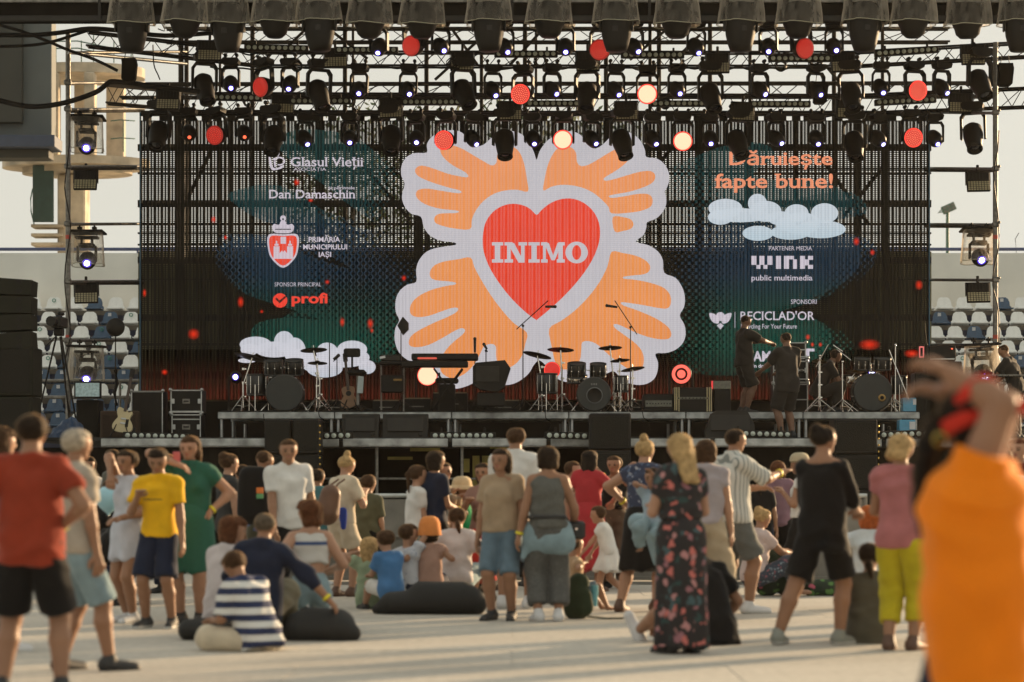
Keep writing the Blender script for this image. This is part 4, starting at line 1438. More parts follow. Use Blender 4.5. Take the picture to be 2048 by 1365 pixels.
 sp = [(312, 873, 117), (400, 873, 117.5), (926, 872, 117), (1155, 872, 118.5), (1519, 869, 117), (1822, 868, 118), (640, 872, 118.6)]
 lb = ["beside the guitar", "behind the crowd, next to the flight cases", "in the middle", "beside the middle speaker stack", "right of centre before the men", "at the right end", "left of centre beside the black wedge"]
 spread_lamps(BT9, uf, sp[:1] + sp[2:], lambda i, n, s: "bar of pale round lenses on the stage floor, " + (lb[:1] + lb[2:])[i], "lens bars on the stage floor", 0.09, jit=0)
 CA, CB = mk_covered(0), mk_covered(1)
 ua, ub2 = [False], [False]
 xs = [(265, 0), (372, 1), (457, 0), (551, 1), (637, 0), (740, 1), (846, 1), (975, 0), (1102, 1), (1232, 0), (1353, 1), (1481, 0), (1597, 1), (1729, 0), (1826, 1), (1934, 1), (2040, 0)]
 cnt = {0: 0, 1: 0}
 for i, (x, k) in enumerate(xs):
  py = 46 if k == 0 else 49
  lbk = ("long-barrelled" if k == 0 else "short round-headed") + f" lamp in a clear rain cover under the roof, {ORD[i]} from left"
  spread_lamps((CA, CB)[k], (ua, ub2)[k], [(x, py - 46, 117)], lambda a, b, c: lbk, "rain-covered moving lights under the roof header", 0.36, jit=10, seed=i)
 SD = mk_side()
 ud = [False]
 sp = [(174, 233, 106), (174, 462, 106), (174, 690, 108), (1958, 457, 106), (1962, 686, 108)]
 spread_lamps(SD, ud, sp, lambda i, n, s: "lamp in a clear skirt with bluish lens, " + ["highest of three left of the screen", "middle one of three left of the screen", "lowest of three left of the screen", "upper one right of the screen", "lower one right of the screen"][i], "skirted lamps on the side towers", 0.0, jit=3)
all_lamps()
# ------------------------------------------------------------------ stage
SZ = 2.05                                             # deck height
SY = 41.0
def stage():
 st = link("stage", None, None, (0, SY, 0), label="long dark concert stage with aluminium edge profiles and a black skirt", category="stage")
 x0, x1 = -8.3, 9.6
 top = mat("scuffed_stage_carpet", (0.03, 0.029, 0.026), 0.9, noise=0.4, scale=3)
 n = 9
 w = (x1 - x0) / n
 for i in range(n):
  for j in range(6):
   MB().box((x0 + w * (i + .5), 0.95 + 1.95 * j, SZ - 0.03), (w - 0.01, 1.94, 0.06), b=0.006).build("deck_plate", top, st)
 rr = random.Random(2)
 xs = [-7.0, -5.35, -4.15, -2.9, -1.05, 0.62, 1.4, 1.95, 3.4, 5.45, 6.3, 7.7, 9.4]
 for a, b in zip(xs[:-1], xs[1:]):
  if (b - a) > 0.9 or a > 0:
   MB().box(((a + b) / 2, -0.03, SZ - 0.085), (b - a - 0.07, 0.05, 0.13), b=0.012).build("edge_profile", M_alupaint, st)
   MB().box(((a + b) / 2, -0.06, SZ - 0.155), (b - a - 0.07, 0.03, 0.012)).build("edge_lip", M_steel, st)
 # under-structure
 for i in range(13):
  x = x0 + 0.2 + i * 1.45
  MB().cyl((x, 0.15, 0), (x, 0.15, SZ - 0.16), 0.03, n=7).build("stage_leg", M_steel, st)
 for z in (0.5, 1.35):
  MB().cyl((x0, 0.22, z), (x1, 0.22, z), 0.024, n=6).build("stage_ledger", M_steel, st)
 # skirt with folds, left out under the middle
 for a, b in ((x0, -3.3), (1.35, x1)):
  m = MB()
  k = int((b - a) * 16)
  vv, fs = [], []
  for i in range(k + 1):
   x = a + (b - a) * i / k
   d = 0.02 * math.sin(i * 1.1) + 0.012 * math.sin(i * 2.7)
   vv += [Vector((x, 0.09 + d, 0)), Vector((x, 0.09 + d * .4, SZ - 0.17))]
   if i:
    fs.append((2 * i - 2, 2 * i, 2 * i + 1, 2 * i - 1))
  m.add(vv, fs, 0, True).build("skirt", M_blackcloth, st)
 MB().box((-0.9, 8.5, 0.9), (6.5, 0.05, 1.9)).build("rear_skirt", M_blackcloth, st)
 # sunlit patches under the deck: sheets with the sunlight put into their colour
 mm = mat("mustard_yellow", (0.30, 0.25, 0.06), 0.8, noise=0.35, scale=2)
 for px, w_, py0, py1 in ((932, 14, 918, 945), (952, 14, 912, 972), (975, 22, 912, 940), (975, 22, 944, 972), (850, 60, 896, 903), (800, 50, 914, 920), (1000, 40, 894, 898)):
  p, q = P(px - w_ / 2, py1, 112), P(px + w_ / 2, py0, 112)
  MB().box(((p.x + q.x) / 2, 2.2, (p.z + q.z) / 2), (q.x - p.x, 0.02, q.z - p.z)).build("sunlit_patch", mat("painted_sunlit_yellow", (0.5, 0.42, 0.12), 0.8, noise=0.3, scale=3), st)
stage()

RZ = 2.55
RY = FPX / 112.4
def risers():
 leg = MB().cyl((0, 0, 0), (0, 0, RZ - SZ - 0.13), 0.028, n=8).mesh("leg", [M_alu])
 top = MB().box((0, 1.0, -0.025), (2.075, 2.0, 0.05), b=0.008).mesh("deck", [mat("riser_phenolic", (0.03, 0.028, 0.024), 0.6, noise=0.3)])
 edge = MB().box((0, 0, -0.075), (2.07, 0.05, 0.12), b=0.014).mesh("edge", [M_alupaint])
 ww = ["at the left end, carrying the left drum kit", "second from the left, behind the black wedges", "under the keyboards", "under the middle drum kit", "under the amplifiers", "second row at the right, under the standing man", "at the right end, carrying the right drum kit"]
 for i in range(6):
  for j in range(2):
   x = -5.24 + 2.083 * (i + .5)
   lb = ["at the left end under the left drum kit", "second from the left, beside the chair", "under the keyboards", "under the middle drum kit's bass drum", "under the amplifiers", "at the right end under the right drum kit"][i]
   o = thing("riser_platform", f"aluminium-edged riser platform {lb}, {'front' if j == 0 else 'rear'} row", "stage riser", (x, RY + 2.0 * j, RZ), 0, "riser platforms on the stage")
   link("deck", top, o)
   link("edge", edge, o)
   for a in (-0.98, 0.98):
    for b in (0.08, 1.9):
     link("leg", leg, o, (a, b, -(RZ - SZ)))
risers()

def box_thing(name, label, cat, px0, py0, px1, py1, ppm, dep, m, b=0.02, group=None, z=None):
 """cabinet whose front face spans the given photo rectangle; its origin sits on its base"""
 a, c = P(px0, py1, ppm), P(px1, py0, ppm)
 o = thing(name, label, cat, ((a.x + c.x) / 2, a.y, a.z if z is None else z), 0, group)
 w, h = c.x - a.x, c.z - o.location.z
 MB().box((0, dep / 2, h / 2), (w, dep, h), b=b).build("cabinet", m, o)
 return o, w, h

def flight_case(label, px0, py0, px1, py1, ppm, dep=0.6, z=None, handle=True, split=0.5):
 o, w, h = box_thing("flight_case", label, "flight case", px0, py0, px1, py1, ppm, dep, M_black, 0.01, "flight cases on the stage", z)
 e = MB()
 t = 0.022
 for x in (-w / 2 + t / 2, w / 2 - t / 2):
  e.box((x, -0.006, h / 2), (t, 0.012, h), b=0.003)
 for zz in (t / 2, h * split, h - t / 2):
  e.box((0, -0.008, zz), (w - 2 * t, 0.014, t), b=0.003)
 for x in (-w / 2, w / 2):
  for zz in (0.0, h):
   e.ell((x, 0, zz), (0.035, 0.035, 0.035), 8, 5)
 e.build("edge_trim", M_alu, o)
 if handle:
  r = MB()
  s = min(w, h) * 0.16
  r.box((0, -0.012, h * .5), (s * 2, 0.01, s * 1.3), b=0.004)
  r.build("handle_dish", M_steel, o)
  MB().box((0, -0.022, h * .5), (s * 1.4, 0.012, s * .35), b=0.005).build("handle", M_black, o)
  for x in (-w * .42, w * .42):
   MB().box((x, -0.014, h * .5), (0.06, 0.012, 0.09), b=0.005).build("latch", M_alu, o)
 return o

def cab(label, px0, py0, px1, py1, ppm, dep=0.5, z=None, grille=True, name="loudspeaker", cat="loudspeaker", group="loudspeaker cabinets on and before the stage", m=None):
 o, w, h = box_thing(name, label, cat, px0, py0, px1, py1, ppm, dep, m or M_black, 0.02, group, z)
 if grille:
  MB().box((0, -0.008, h / 2), (w * .9, 0.016, h * .88), b=0.006).build("grille", mat("speaker_grille", (0.018, 0.017, 0.014), 0.8, spec=0.15, noise=0.3, scale=60, bump=0.6), o)
 return o, w, h

def gear_left():
 flight_case("tall black flight case with silver edges left of the video wall's foot", 262, 782, 326, 878, 112, 0.6, SZ, handle=False, split=0.98)
 flight_case("upper black flight case with a dished handle, on top of a lower case", 341, 780, 404, 826, 112, 0.6, split=0.06)
 flight_case("lower black flight case with a handle, under another case", 343, 829, 402, 876, 112, 0.6, SZ, split=0.8)
 cab("tall narrow black cabinet with silver corner posts under the screen monitor", 152, 800, 198, 880, 113, 0.5, SZ, m=M_black)
 for px in (153, 197):
  pass
 # desk monitor
 o, w, h = box_thing("video_monitor", "small wide video monitor showing a grey picture on the cabinet at the left", "monitor", 148, 763, 202, 797, 113.5, 0.08, M_black, 0.01)
 MB().box((0, -0.004, h / 2), (w * .88, 0.008, h * .8)).build("screen", mat("monitor_picture", (0.10, 0.13, 0.12), 0.3, noise=0.8, scale=20, emit=(0.10, 0.13, 0.12), es=0.8), o)
 # guitar amp with cream guitar
 am, w, h = cab("brown-trimmed guitar amplifier behind the cream guitar", 200, 822, 275, 880, 114, 0.35, SZ, grille=False, name="guitar_amplifier", cat="amplifier", group=None, m=mat("brown_tolex", (0.05, 0.028, 0.015), 0.8))
 MB().box((0, -0.005, h * .46), (w * .86, 0.01, h * .78), b=0.004).build("grille_cloth", mat("oxblood_cloth", (0.035, 0.02, 0.012), 0.9, noise=0.3, scale=50), am)
 guitar("cream single-cut electric guitar with a dark pickguard on a stand", 241, 878, 116, mat("cream_lacquer", (0.52, 0.43, 0.24), 0.3, noise=0.12, scale=3), 8, 0.40, SZ)
 # camera on tripod
 p = P(118, 0, 112)
 o = thing("camera_tripod", "video camera on a tall black tripod left of the side tower", "tripod", (p.x, p.y, SZ), R(-10))
 hz = EYE + (HOR - 668) / 112 - SZ
 for (x, y) in ((-0.42, -0.2), (0.42, -0.1), (0.05, 0.5)):
  MB().cyl((x * .1, y * .1, hz - .05), (x, y, 0), 0.02, 0.014, n=6).build("leg", M_black, o)
 m = MB()
 m.box((0, 0, hz + .03), (0.16, 0.16, 0.14), b=0.02)
 m.cyl((0, 0.1, hz + .05), (-0.38, 0.35, hz - .2), 0.012, n=5)
 m.build("fluid_head", M_black, o)
 m = MB()
 m.box((0, 0, hz + .2), (0.20, 0.42, 0.20), b=0.03)
 m.cyl((0.0, -0.2, hz + .2), (0.0, -0.42, hz + .2), 0.075, 0.09, n=12)
 m.box((0.02, 0.05, hz + .36), (0.06, 0.25, 0.05), b=0.02)
 m.build("camera_body", M_dark, o)
 # round disc on a stand
 p = P(231, 0, 113)
 o = thing("round_reflector", "round black disc on a thin stand in front of the stadium seats", "stand", (p.x, p.y, SZ))
 hz = EYE + (HOR - 655) / 113 - SZ
 MB().lathe([(0, -0.03), (0.15, -0.02), (0.165, 0.0), (0.15, 0.03), (0.06, 0.05), (0, 0.055)], c=(0, 0, hz), axis=(0, -1, 0), n=22).build("disc", M_black, o)
 MB().cyl((0, 0, hz - .16), (0.0, 0, 0.3), 0.012, n=6).build("pole", M_black, o)
 MB().tube([(0, 0, hz * .62), (0.03, 0, hz * .5), (-0.02, 0, hz * .42), (0.02, 0, hz * .3)], 0.035, 6).build("cable_coil", M_black, o)
 for a in range(3):
  MB().cyl((0, 0, 0.35), (0.3 * math.cos(a * 2.1), 0.3 * math.sin(a * 2.1), 0), 0.01, n=5).build("leg", M_black, o)
 # blue tarp heap and red cable on the wing
 o = thing("blue_tarp", "crumpled blue tarpaulin heaped at the left end of the stage", "tarpaulin", P(140, 878, 117))
 m = MB()
 rr = random.Random(4)
 vv, fs = [], []
 for j in range(7):
  for i in range(12):
   u, v = i / 11 * 2 - 1, j / 6
   z = 0.38 * (1 - v) ** 0.6 * (1 - 0.35 * u * u) + rr.uniform(-0.03, 0.03)
   vv.append(Vector((u * (0.22 + 0.1 * v), -0.3 * v, max(0.0, z - 0.02) if v < 1 else 0)))
   if i and j:
    a = j * 12 + i
    fs.append((a - 13, a - 12, a, a - 1))
 m.add(vv, fs, 0, False).build("tarp", mat("blue_tarpaulin", (0.03, 0.06, 0.12), 0.5, noise=0.3), o)

def guitar(label, px, py, ppm, bm, tilt, s, z, acoustic=False):
 p = P(px, py, ppm)
 o = thing("guitar", label, "guitar", (p.x, p.y, z), 0)
 o.rotation_euler = (R(-12), 0, 0)
 k = s / 0.40
 out = [(0, 0), (0.10, 0.005), (0.165, 0.05), (0.175, 0.12), (0.14, 0.20), (0.105, 0.25), (0.115, 0.30), (0.135, 0.345), (0.12, 0.385) if not acoustic else (0.12, 0.42), (0.065, 0.36) if not acoustic else (0.06, 0.45), (0.035, 0.40) if not acoustic else (0, 0.455), (-0.035, 0.42) if not acoustic else (-0.04, 0.455), (-0.10, 0.44), (-0.135, 0.40), (-0.13, 0.33), (-0.105, 0.26), (-0.14, 0.20), (-0.175, 0.12), (-0.165, 0.05), (-0.10, 0.005)]
 rt = Matrix.Rotation(R(tilt), 3, 'Y')
 m = MB()
 m.prism(catmull([(x * k, (y + .1) * k) for x, y in out], 3), lambda u, v, d: rt @ Vector((u, d, v)), -0.03, 0.03)
 m.build("body", bm, o)
 MB().box(rt @ Vector((0, -0.03, 0.78 * k)), (0.05, 0.025, 0.62 * k), rot=rt, b=0.005).build("neck", mat("dark_fretboard", (0.05, 0.03, 0.02), 0.5), o)
 MB().box(rt @ Vector((0, -0.01, 1.16 * k)), (0.085, 0.02, 0.16), rot=rt, b=0.01).build("headstock", M_black, o)
 if not acoustic:
  for zz in (0.26, 0.34):
   MB().box(rt @ Vector((0.0, -0.036, zz * k)), (0.09, 0.014, 0.03), rot=rt, b=0.004).build("pickup", M_alu, o)
  MB().box(rt @ Vector((0.07 * k, -0.033, 0.27 * k)), (0.05, 0.006, 0.14), rot=rt, b=0.002).build("pickguard", M_black, o)
 else:
  MB().cyl(rt @ Vector((0, -0.032, 0.4 * k)), rt @ Vector((0, -0.034, 0.4 * k)), 0.05, n=14).build("sound_hole", M_black, o)
 st = MB()
 for x in (-0.16, 0.16):
  st.cyl((x * k, -0.12, 0), (0, 0.06, 0.45), 0.01, n=5)
 st.cyl((0, 0.25, 0), (0, 0.06, 0.45), 0.01, n=5)
 st.build("stand", M_black, o)
gear_left()
guitar("brown acoustic guitar on a stand beside the chair on the left riser", 701, 822, 110, mat("amber_spruce", (0.20, 0.10, 0.04), 0.35, noise=0.2), -6, 0.36, RZ, True)

# ------------------------------------------------------------------ drum kits
M_head = mat("smoke_drum_head", (0.03, 0.033, 0.03), 0.6, noise=0.12, scale=3)
M_shell = mat("black_drum_shell", (0.014, 0.013, 0.012), 0.3, noise=0.2)
M_cym = mat("bronze_cymbal", (0.30, 0.19, 0.07), 0.35, 0.85, noise=0.25, scale=10)
M_cymd = mat("dark_bronze_cymbal", (0.09, 0.06, 0.035), 0.4, 0.7, noise=0.3, scale=10)
M_hoop = mat("dark_hoop", (0.05, 0.05, 0.048), 0.35, 0.5)

def stand_part(root, L, x, y, ztop, spread=0.28, r=0.013, m=None, tiltdx=0.0):
 st = MB()
 st.cyl((x, y, 0.10), (x, y, ztop * .55), r * 1.35, n=8)
 st.cyl((x, y, ztop * .5), (x + tiltdx, y, ztop), r, n=8)
 for zc in (0.3, 0.55, 0.8):
  st.cyl((x, y, ztop * zc - .02), (x, y, ztop * zc + .02), r * 2.0, n=8)
  st.box((x + 0.03, y, ztop * zc), (0.05, 0.012, 0.02))
 for a in (0.5, 2.6, 4.7):
  dx, dy = spread * math.cos(a), spread * math.sin(a)
  st.cyl((x, y, ztop * .32), (x + dx, y + dy, 0.02), r * .8, n=6)
  st.cyl((x, y, 0.12), (x + dx * .55, y + dy * .55, ztop * .32 * .45), r * .7, n=6)
  st.ell((x + dx, y + dy, 0.015), (0.02, 0.02, 0.015), 6, 4)
 return st.build("cymbal_stand", m or M_chrome, root)

def drum(root, name, x, y, z, r, d, tilt=0.0, m=None, horizontal=False, pan=0):
 c = Vector((x, y, z))
 ax = Vector((0, -1, 0)) if horizontal else (Matrix.Rotation(R(tilt), 3, 'X') @ Vector((0, 0, 1)))
 if pan:
  ax = Matrix.Rotation(R(pan), 3, 'Z') @ ax
 o = MB().lathe([(r * .97, -d / 2), (r, -d / 2 + .01), (r, d / 2 - .01), (r * .97, d / 2)], c=c, axis=ax, n=28).build(name, m or M_shell, root)
 h = MB()
 for s in (-1, 1):
  h.lathe([(r * .96, s * (d / 2 - .012)), (r * 1.045, s * (d / 2 - .012)), (r * 1.045, s * (d / 2 + .014)), (r * .96, s * (d / 2 + .016))], c=c, axis=ax, n=28)
 q = ax.to_track_quat('Z', 'Y').to_matrix()
 h.build("hoop", M_hoop, o)
 h = MB()
 for k in range(8):
  a = 2 * math.pi * k / 8 + .2
  pp_ = c + q @ Vector((r * 1.03 * math.cos(a), r * 1.03 * math.sin(a), 0))
  h.cyl(pp_ + ax * (d * .42), pp_ - ax * (d * .42), 0.007, n=5)
  h.ell(pp_, (0.018, 0.018, 0.018), 6, 4)
 h.build("lug", M_chrome, o)
 for s in (-1, 1):
  MB().lathe([(0, s * (d / 2 + .004)), (r * .96, s * (d / 2 + .002))], c=c, axis=ax, n=28).build("drum_head", M_head, o)
 return o, c, ax

def cymbal(root, x, y, z, r, tilt, m, pan=0, tx=8):
 rt = Matrix.Rotation(R(tilt), 3, 'Y') @ Matrix.Rotation(R(-tx), 3, 'X')
 ax = rt @ Vector((0, 0, 1))
 MB().lathe([(0, 0.035), (0.035, 0.032), (0.05, 0.012), (r * .6, 0.0), (r, -0.014), (r * .6, -0.006), (0.05, 0.004), (0, 0.028)], c=(x, y, z), axis=ax, n=30).build("cymbal", m, root)
 MB().cyl(Vector((x, y, z)) - ax * .03, Vector((x, y, z)) + ax * .08, 0.009, n=6).build("wing_nut", M_chrome, root)

def kit(label, px, ppm, spec):
 base = P(px, 0, ppm)
 o = thing("drum_kit", label, "drum kit", (base.x, base.y, RZ), 0)
 X = lambda x: (x - px) / ppm
 Z = lambda y: EYE + (HOR - y) / ppm - RZ
 b = spec['bass']
 bd, c, ax = drum(o, "bass_drum", X(b[0]), 0, b[2] / ppm + 0.02, b[2] / ppm, 0.45, horizontal=True)
 bd_y = -0.225 - 0.012
 sp = MB()
 for s in (-1, 1):
  sp.cyl((X(b[0]) + s * b[2] / ppm * .85, -0.1, 0.2), (X(b[0]) + s * (b[2] / ppm + .12), -0.25, 0.0), 0.012, n=6)
 sp.build("spur", M_chrome, bd)
 if spec.get('port') == 'hole':
  MB().lathe([(0.0, 0), (0.125, 0), (0.13, 0.006)], c=(X(b[0]) + 0.01, bd_y, b[2] / ppm), axis=(0, -1, 0), n=24).build("port_hole", M_black, bd)
  MB().lathe([(0.128, 0.002), (0.15, 0.008), (0.15, 0.0)], c=(X(b[0]) + 0.01, bd_y, b[2] / ppm), axis=(0, -1, 0), n=24).build("port_ring", mat("grey_ring", (0.12, 0.13, 0.13), 0.5), bd)
  w = MB()
  for i in range(4):
   w.box((X(b[0]) - 0.045 + 0.03 * i, bd_y - .004, b[2] / ppm + .2), (0.018, 0.003, 0.035))
  w.build("makers_mark", mat("grey_print", (0.18, 0.19, 0.18), 0.6), bd)
 elif spec.get('port') == 'gold':
  MB().lathe([(0.0, 0), (0.035, 0)], c=(X(1760), bd_y - .004, Z(797)), axis=(0, -1, 0), n=18).build("port_hole", M_black, bd)
  MB().lathe([(0.034, 0.0), (0.065, 0.005), (0.068, 0.0)], c=(X(1760), bd_y, Z(797)), axis=(0, -1, 0), n=20).build("port_ring", M_cym, bd)
 for (x, y, r, d, yy) in spec['toms']:
  drum(o, "tom", X(x), yy, Z(y), r / ppm, d / ppm, tilt=14)
 for (x, y, r, d, yy) in spec['floor']:
  fo, c, ax = drum(o, "floor_tom", X(x), yy, Z(y), r / ppm, d / ppm)
  lg = MB()
  for a in (0.4, 2.5, 4.6):
   lg.cyl((X(x) + r / ppm * 1.05 * math.cos(a), yy + r / ppm * 1.05 * math.sin(a), Z(y)), (X(x) + r / ppm * 1.1 * math.cos(a), yy + r / ppm * 1.1 * math.sin(a), 0), 0.01, n=6)
  lg.build("floor_tom_leg", M_chrome, fo)
 hold = MB()
 hold.cyl((X(b[0]), 0, 2 * b[2] / ppm), (X(b[0]), 0.05, Z(spec['toms'][0][1])), 0.014, n=8)
 hold.cyl((X(b[0]) - .12, 0.05, Z(spec['toms'][0][1])), (X(b[0]) + .12, 0.05, Z(spec['toms'][0][1])), 0.012, n=6)
 hold.build("tom_holder", M_chrome, o)
 for (x, y, r, tilt, m, sx, yy) in spec['cym']:
  cymbal(o, X(x), yy, Z(y), r / ppm, tilt, m)
  stand_part(o, 0, X(sx), yy, Z(y) - 0.02, m=M_chrome, tiltdx=X(x) - X(sx))
 # throne and snare behind
 drum(o, "snare_drum", X(b[0]) - .28, 0.55, 0.62, 0.18, 0.14, tilt=4, m=M_chrome)
 t = MB()
 t.cyl((X(b[0]) + .02, 0.95, 0.5), (X(b[0]) + .02, 0.95, 0.58), 0.17, n=18)
 t.cyl((X(b[0]) + .02, 0.95, 0), (X(b[0]) + .02, 0.95, 0.5), 0.02, n=8)
 t.build("drummer_stool", M_black, o)
 return o, X, Z

k1, X, Z = kit("left drum kit with a plain dark bass drum head and a big tilted cymbal", 571, 110.5, dict(bass=(571, 785, 36), toms=[(548, 735, 18, 27, -.05), (589, 735, 18, 27, -.05)], floor=[(514, 770, 21, 40, .1)],
 cym=[(502, 713, 37, 13, M_cymd, 484, .2), (625, 698, 27, -4, M_cymd, 637, .25), (634, 725, 20, 0, M_cymd, 632, .1)]))
k2, X, Z = kit("middle drum kit with a round port in the bass drum, before the orange hands", 1187, 111, dict(bass=(1187, 787, 33), port='hole', toms=[(1153, 741, 18, 26, -.05), (1196, 741, 16, 24, -.05)], floor=[(1095, 767, 20, 38, .15), (1243, 768, 14, 30, .1)],
 cym=[(1075, 709, 29, 13, M_cymd, 1084, .1), (1122, 697, 27, 2, M_cymd, 1125, .3), (1222, 693, 24, -2, M_cymd, 1229, .35), (1240, 720, 20, -5, M_cymd, 1238, .05), (1265, 738, 24, -9, M_cymd, 1264, -.1)]))
k3, X, Z = kit("right drum kit with brassy cymbals and a small gold ring on the bass drum", 1742, 111, dict(bass=(1742, 785, 37), port='gold', toms=[(1724, 728, 16, 20, -.05), (1764, 728, 17, 20, -.05)], floor=[(1800, 770, 16, 34, .1)],
 cym=[(1716, 741, 18, 3, M_cym, 1686, .3), (1757, 739, 17, -3, M_cym, 1792, .25), (1640, 722, 16, 8, M_cym, 1640, .1)]))
MB().cyl((X(1687), .1, Z(703)), (X(1668), .1, Z(690)), 0.011, n=6).build("microphone_arm", M_chrome, k3)

def mic_stand(label, px, ppm, ytop, boom=None, base=None, mic=None, chrome=False, name="microphone_stand"):
 p = P(px, 0, ppm)
 z0 = RZ if base is None else base
 o = thing(name, label, "microphone stand", (p.x, p.y, z0))
 m = M_chrome if chrome else M_black
 Z = lambda y: EYE + (HOR - y) / ppm - z0
 MB().cyl((0, 0, 0.1), (0, 0, Z(ytop)), 0.012, 0.009, n=7).build("pole", m, o)
 l = MB()
 for a in (0.3, 2.4, 4.5):
  l.cyl((0, 0, 0.22), (0.3 * math.cos(a), 0.3 * math.sin(a), 0.01), 0.009, n=5)
 l.build("tripod_base", m, o)
 if boom:
  (xa, ya), (xb, yb) = boom
  A, B = Vector(((xa - px) / ppm, 0, Z(ya))), Vector(((xb - px) / ppm, -0.15, Z(yb)))
  MB().cyl(A, B, 0.009, n=6).build("boom", m, o)
  MB().ell((0, 0, Z(ytop)), (0.025, 0.025, 0.025), 8, 5).build("joint", m, o)
 if mic:
  (xa, ya), (xb, yb) = mic
  A, B = Vector(((xa - px) / ppm, -0.15, Z(ya))), Vector(((xb - px) / ppm, -0.15, Z(yb)))
  q = MB()
  q.cyl(A, B, 0.026, 0.02, n=10)
  q.ell(A, (0.03, 0.03, 0.03), 8, 6)
  q.build("microphone", M_dark, o)
 return o
mic_stand("tall microphone stand whose boom points up to the right, below the heart's tip", 1046, 112, 652, ((1033, 659), (1096, 603)), mic=((1110, 615), (1090, 615)))
mic_stand("tall microphone stand whose boom points up to the left, right of the heart's tip", 1261, 112, 655, ((1274, 669), (1229, 603)), mic=((1213, 613), (1234, 616)))
mic_stand("short stand with an upright microphone over the keyboards", 950, 112, 700, mic=((950, 679), (950, 706)))
mic_stand("small microphone on a stand behind the black wedge right of the keyboards", 972, 112, 702, ((975, 704), (968, 692)), mic=((968, 690), (974, 700)))
mic_stand("microphone stand in front of the small cloud left of the chair", 674, 112, 715, ((680, 712), (668, 724)), mic=((678, 712), (668, 720)))
mic_stand("thin bare pole behind the left drum kit's cymbals", 659, 112, 684)
mic_stand("chrome boom stand rising right of the right drum kit", 1791, 112, 690, ((1778, 700), (1815, 800)), chrome=True)
mic_stand("chrome boom stand at the left of the right drum kit", 1685, 112, 724, ((1675, 700), (1700, 722)), chrome=True)
mic_stand("chrome stand left of the right drum kit with a curved arm", 1640, 112, 712, ((1632, 735), (1655, 690)), chrome=True)
mic_stand("thin slanting rod rising above the amplifier at the screen's right edge", 1853, 112, 690, ((1853, 690), (1846, 648)))
mic_stand("small black lamp head on a thin pole at the butterfly's left edge", 802, 112, 660)
o = thing("kite_lamp", "black kite-shaped lamp in front of the butterfly's lower left edge", "lamp", P(806, 652, 112))
MB().prism([(-.10, 0), (0.0, .16), (.10, .05), (.10, -.07), (0, -.17)], lambda u, v, d: Vector((u, d, v)), -.08, .08).build("lamp_housing", M_black, o)

